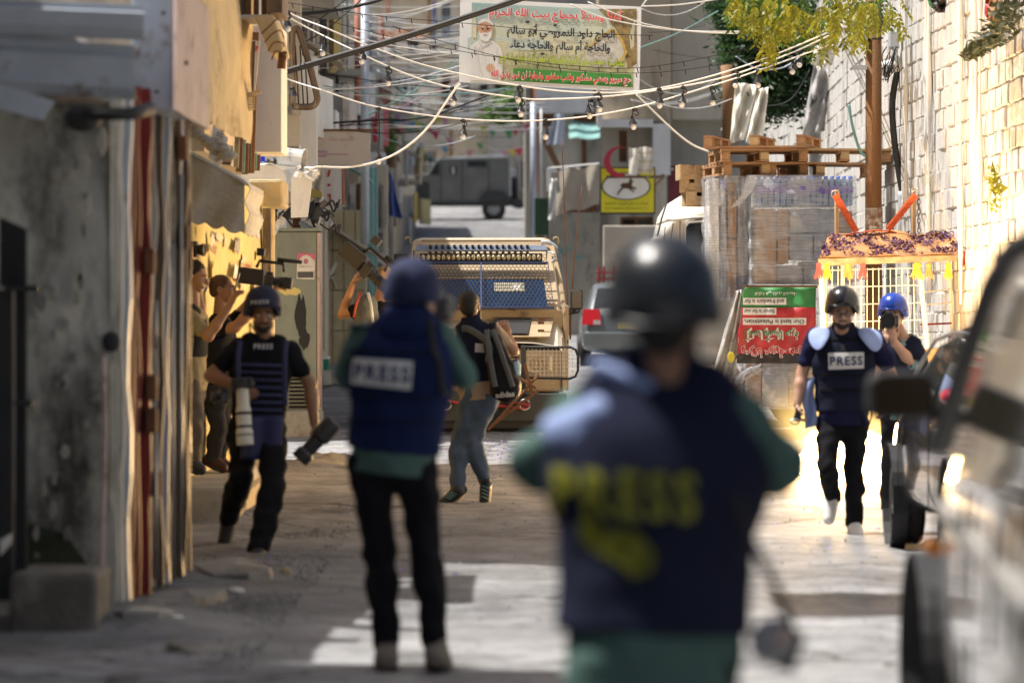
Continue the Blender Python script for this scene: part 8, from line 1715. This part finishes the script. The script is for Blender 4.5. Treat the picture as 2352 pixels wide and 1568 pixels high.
t = thing('light_meter', 'small black recorder in the hand of the bearded man in the black helmet', 'device', P(1832, 950, Y-.1)); g = MB(); g.obox(P(1833, 952, Y-.1), (.05, .04, .10), rot=(0, .3, 0)); g.build('device_body', M_bplas, t, bevel=.008); g = MB(); g.tube([P(1826+10*math.cos(a), 968+6*math.sin(a), Y-.12) for a in [i*.6 for i in range(11)]], .006, 5); g.build('wrist_loop', M_steel, t)
# --- J: photographer behind him
Y = 30.2
J = joints(Y, head=(2052, 724, .0), neck=(2072, 778), shL=(2028, 792, .04), shR=(2096, 790, .02), elL=(2012, 850, -.05), elR=(2096, 838, -.06), wrL=(2025, 795, -.25), wrR=(2052, 782, -.26), pel=(2072, 935), hpL=(2048, 955), hpR=(2095, 955), knL=(2045, 1060), knR=(2098, 1060), anL=(2042, 1165), anR=(2100, 1165), toeL=(2040, 1185, -.14), toeR=(2104, 1185, -.14))
K_ = person('photographer in bright blue helmet aiming a big lens beside the vendor cart', J, dict(face=(-.25, -1, -.05), skin=SK3, shirt=fabric('pale teal cloth', (.20, .34, .36)), pants=M_blk, shoe=M_black, vest=M_nav, vi=.03, h=.012, hair=1, eyes=1, sleeve=.72, bulk=.95, handL=((.3, -.3, .9), (-.6, -.7, 0), -1, 1.1), handR=((-.2, -.3, .95), (.3, -.9, 0), 1, 1.1)))
Mh = frame_of((-.25, -1, -.02)); helmet(K_, J['head']+V((-.002, 0, .036)), Mh, .94, mat('chipped bright blue helmet', (.01, .05, .36), .18, var=.1, sc=10, bump=0, coat=.5, dirt=(.45, .5, .6), dsc=16, damt=.12), ears=True)
camera_obj('camera with a wide dark lens hood in front of the blue helmeted photographer', P(2044, 738, Y-.19), (-.15, -1, .02), S=1., lens=.20, lr=.052)
for o in COL.objects:
    if '_v' in o: del o['_v']
# ---------------------------------------------------------------- the burning flash behind the walking man
def flash():
    c = V((2.98, 34.5, .28)); t = thing('stun_flash', 'blinding white and gold burst on the road behind the man in white shoes', 'flash', c)
    em = mat('burst core', (1, .9, .7), 1, var=0, bump=0, emit=(1, .86, .55), es=9)
    g = MB(); r = random.Random(3)
    g.ell(c+V((0, 0, .02)), (.42, .25, .32), 24, 16); g.v = [tuple(c+(V(v)-c)*(1+.12*math.sin(v[0]*14)*math.cos(v[2]*16)+r.uniform(-.02, .02))) for v in g.v]; g.build('burst_core', em, t, smooth=True)
    g = MB(); g.ell(c+V((-.05, -.1, .12)), (1.05, .8, .85), 28, 18); o = g.build('burst_glow', None, t)
    m = bpy.data.materials.new('burst glow'); m.use_nodes = True; nt = m.node_tree; N = nt.nodes; L = nt.links; N.remove(N['Principled BSDF'])
    tc = N.new('ShaderNodeTexCoord'); vm = N.new('ShaderNodeVectorMath'); vm.operation = 'SUBTRACT'; vm.inputs[1].default_value = tuple(c+V((-.05, -.1, .12))); L.new(tc.outputs['Object'], vm.inputs[0])
    sc_ = N.new('ShaderNodeVectorMath'); sc_.operation = 'DIVIDE'; sc_.inputs[1].default_value = (1.05, .8, .85); L.new(vm.outputs[0], sc_.inputs[0])
    ln = N.new('ShaderNodeVectorMath'); ln.operation = 'LENGTH'; L.new(sc_.outputs[0], ln.inputs[0])
    mr = N.new('ShaderNodeMapRange'); mr.inputs[1].default_value = 1; mr.inputs[2].default_value = .15; mr.inputs[3].default_value = 0; mr.inputs[4].default_value = 1; L.new(ln.outputs['Value'], mr.inputs[0])
    pw = N.new('ShaderNodeMath'); pw.operation = 'POWER'; pw.inputs[1].default_value = 2.4; L.new(mr.outputs[0], pw.inputs[0])
    ml = N.new('ShaderNodeMath'); ml.operation = 'MULTIPLY'; ml.inputs[1].default_value = 5.; L.new(pw.outputs[0], ml.inputs[0])
    e = N.new('ShaderNodeEmission'); e.inputs[0].default_value = (1, .62, .2, 1); L.new(ml.outputs[0], e.inputs[1]); L.new(e.outputs[0], N['Material Output'].inputs['Volume']); o.data.materials.append(m)
    fd = bpy.data.lights.new('flash', 'POINT'); fl = bpy.data.objects.new('flash_light', fd); COL.objects.link(fl)
    fl.location = (2.9, 34.1, .5); fd.energy = 950; fd.color = (1, .62, .26); fd.shadow_soft_size = .25
flash()
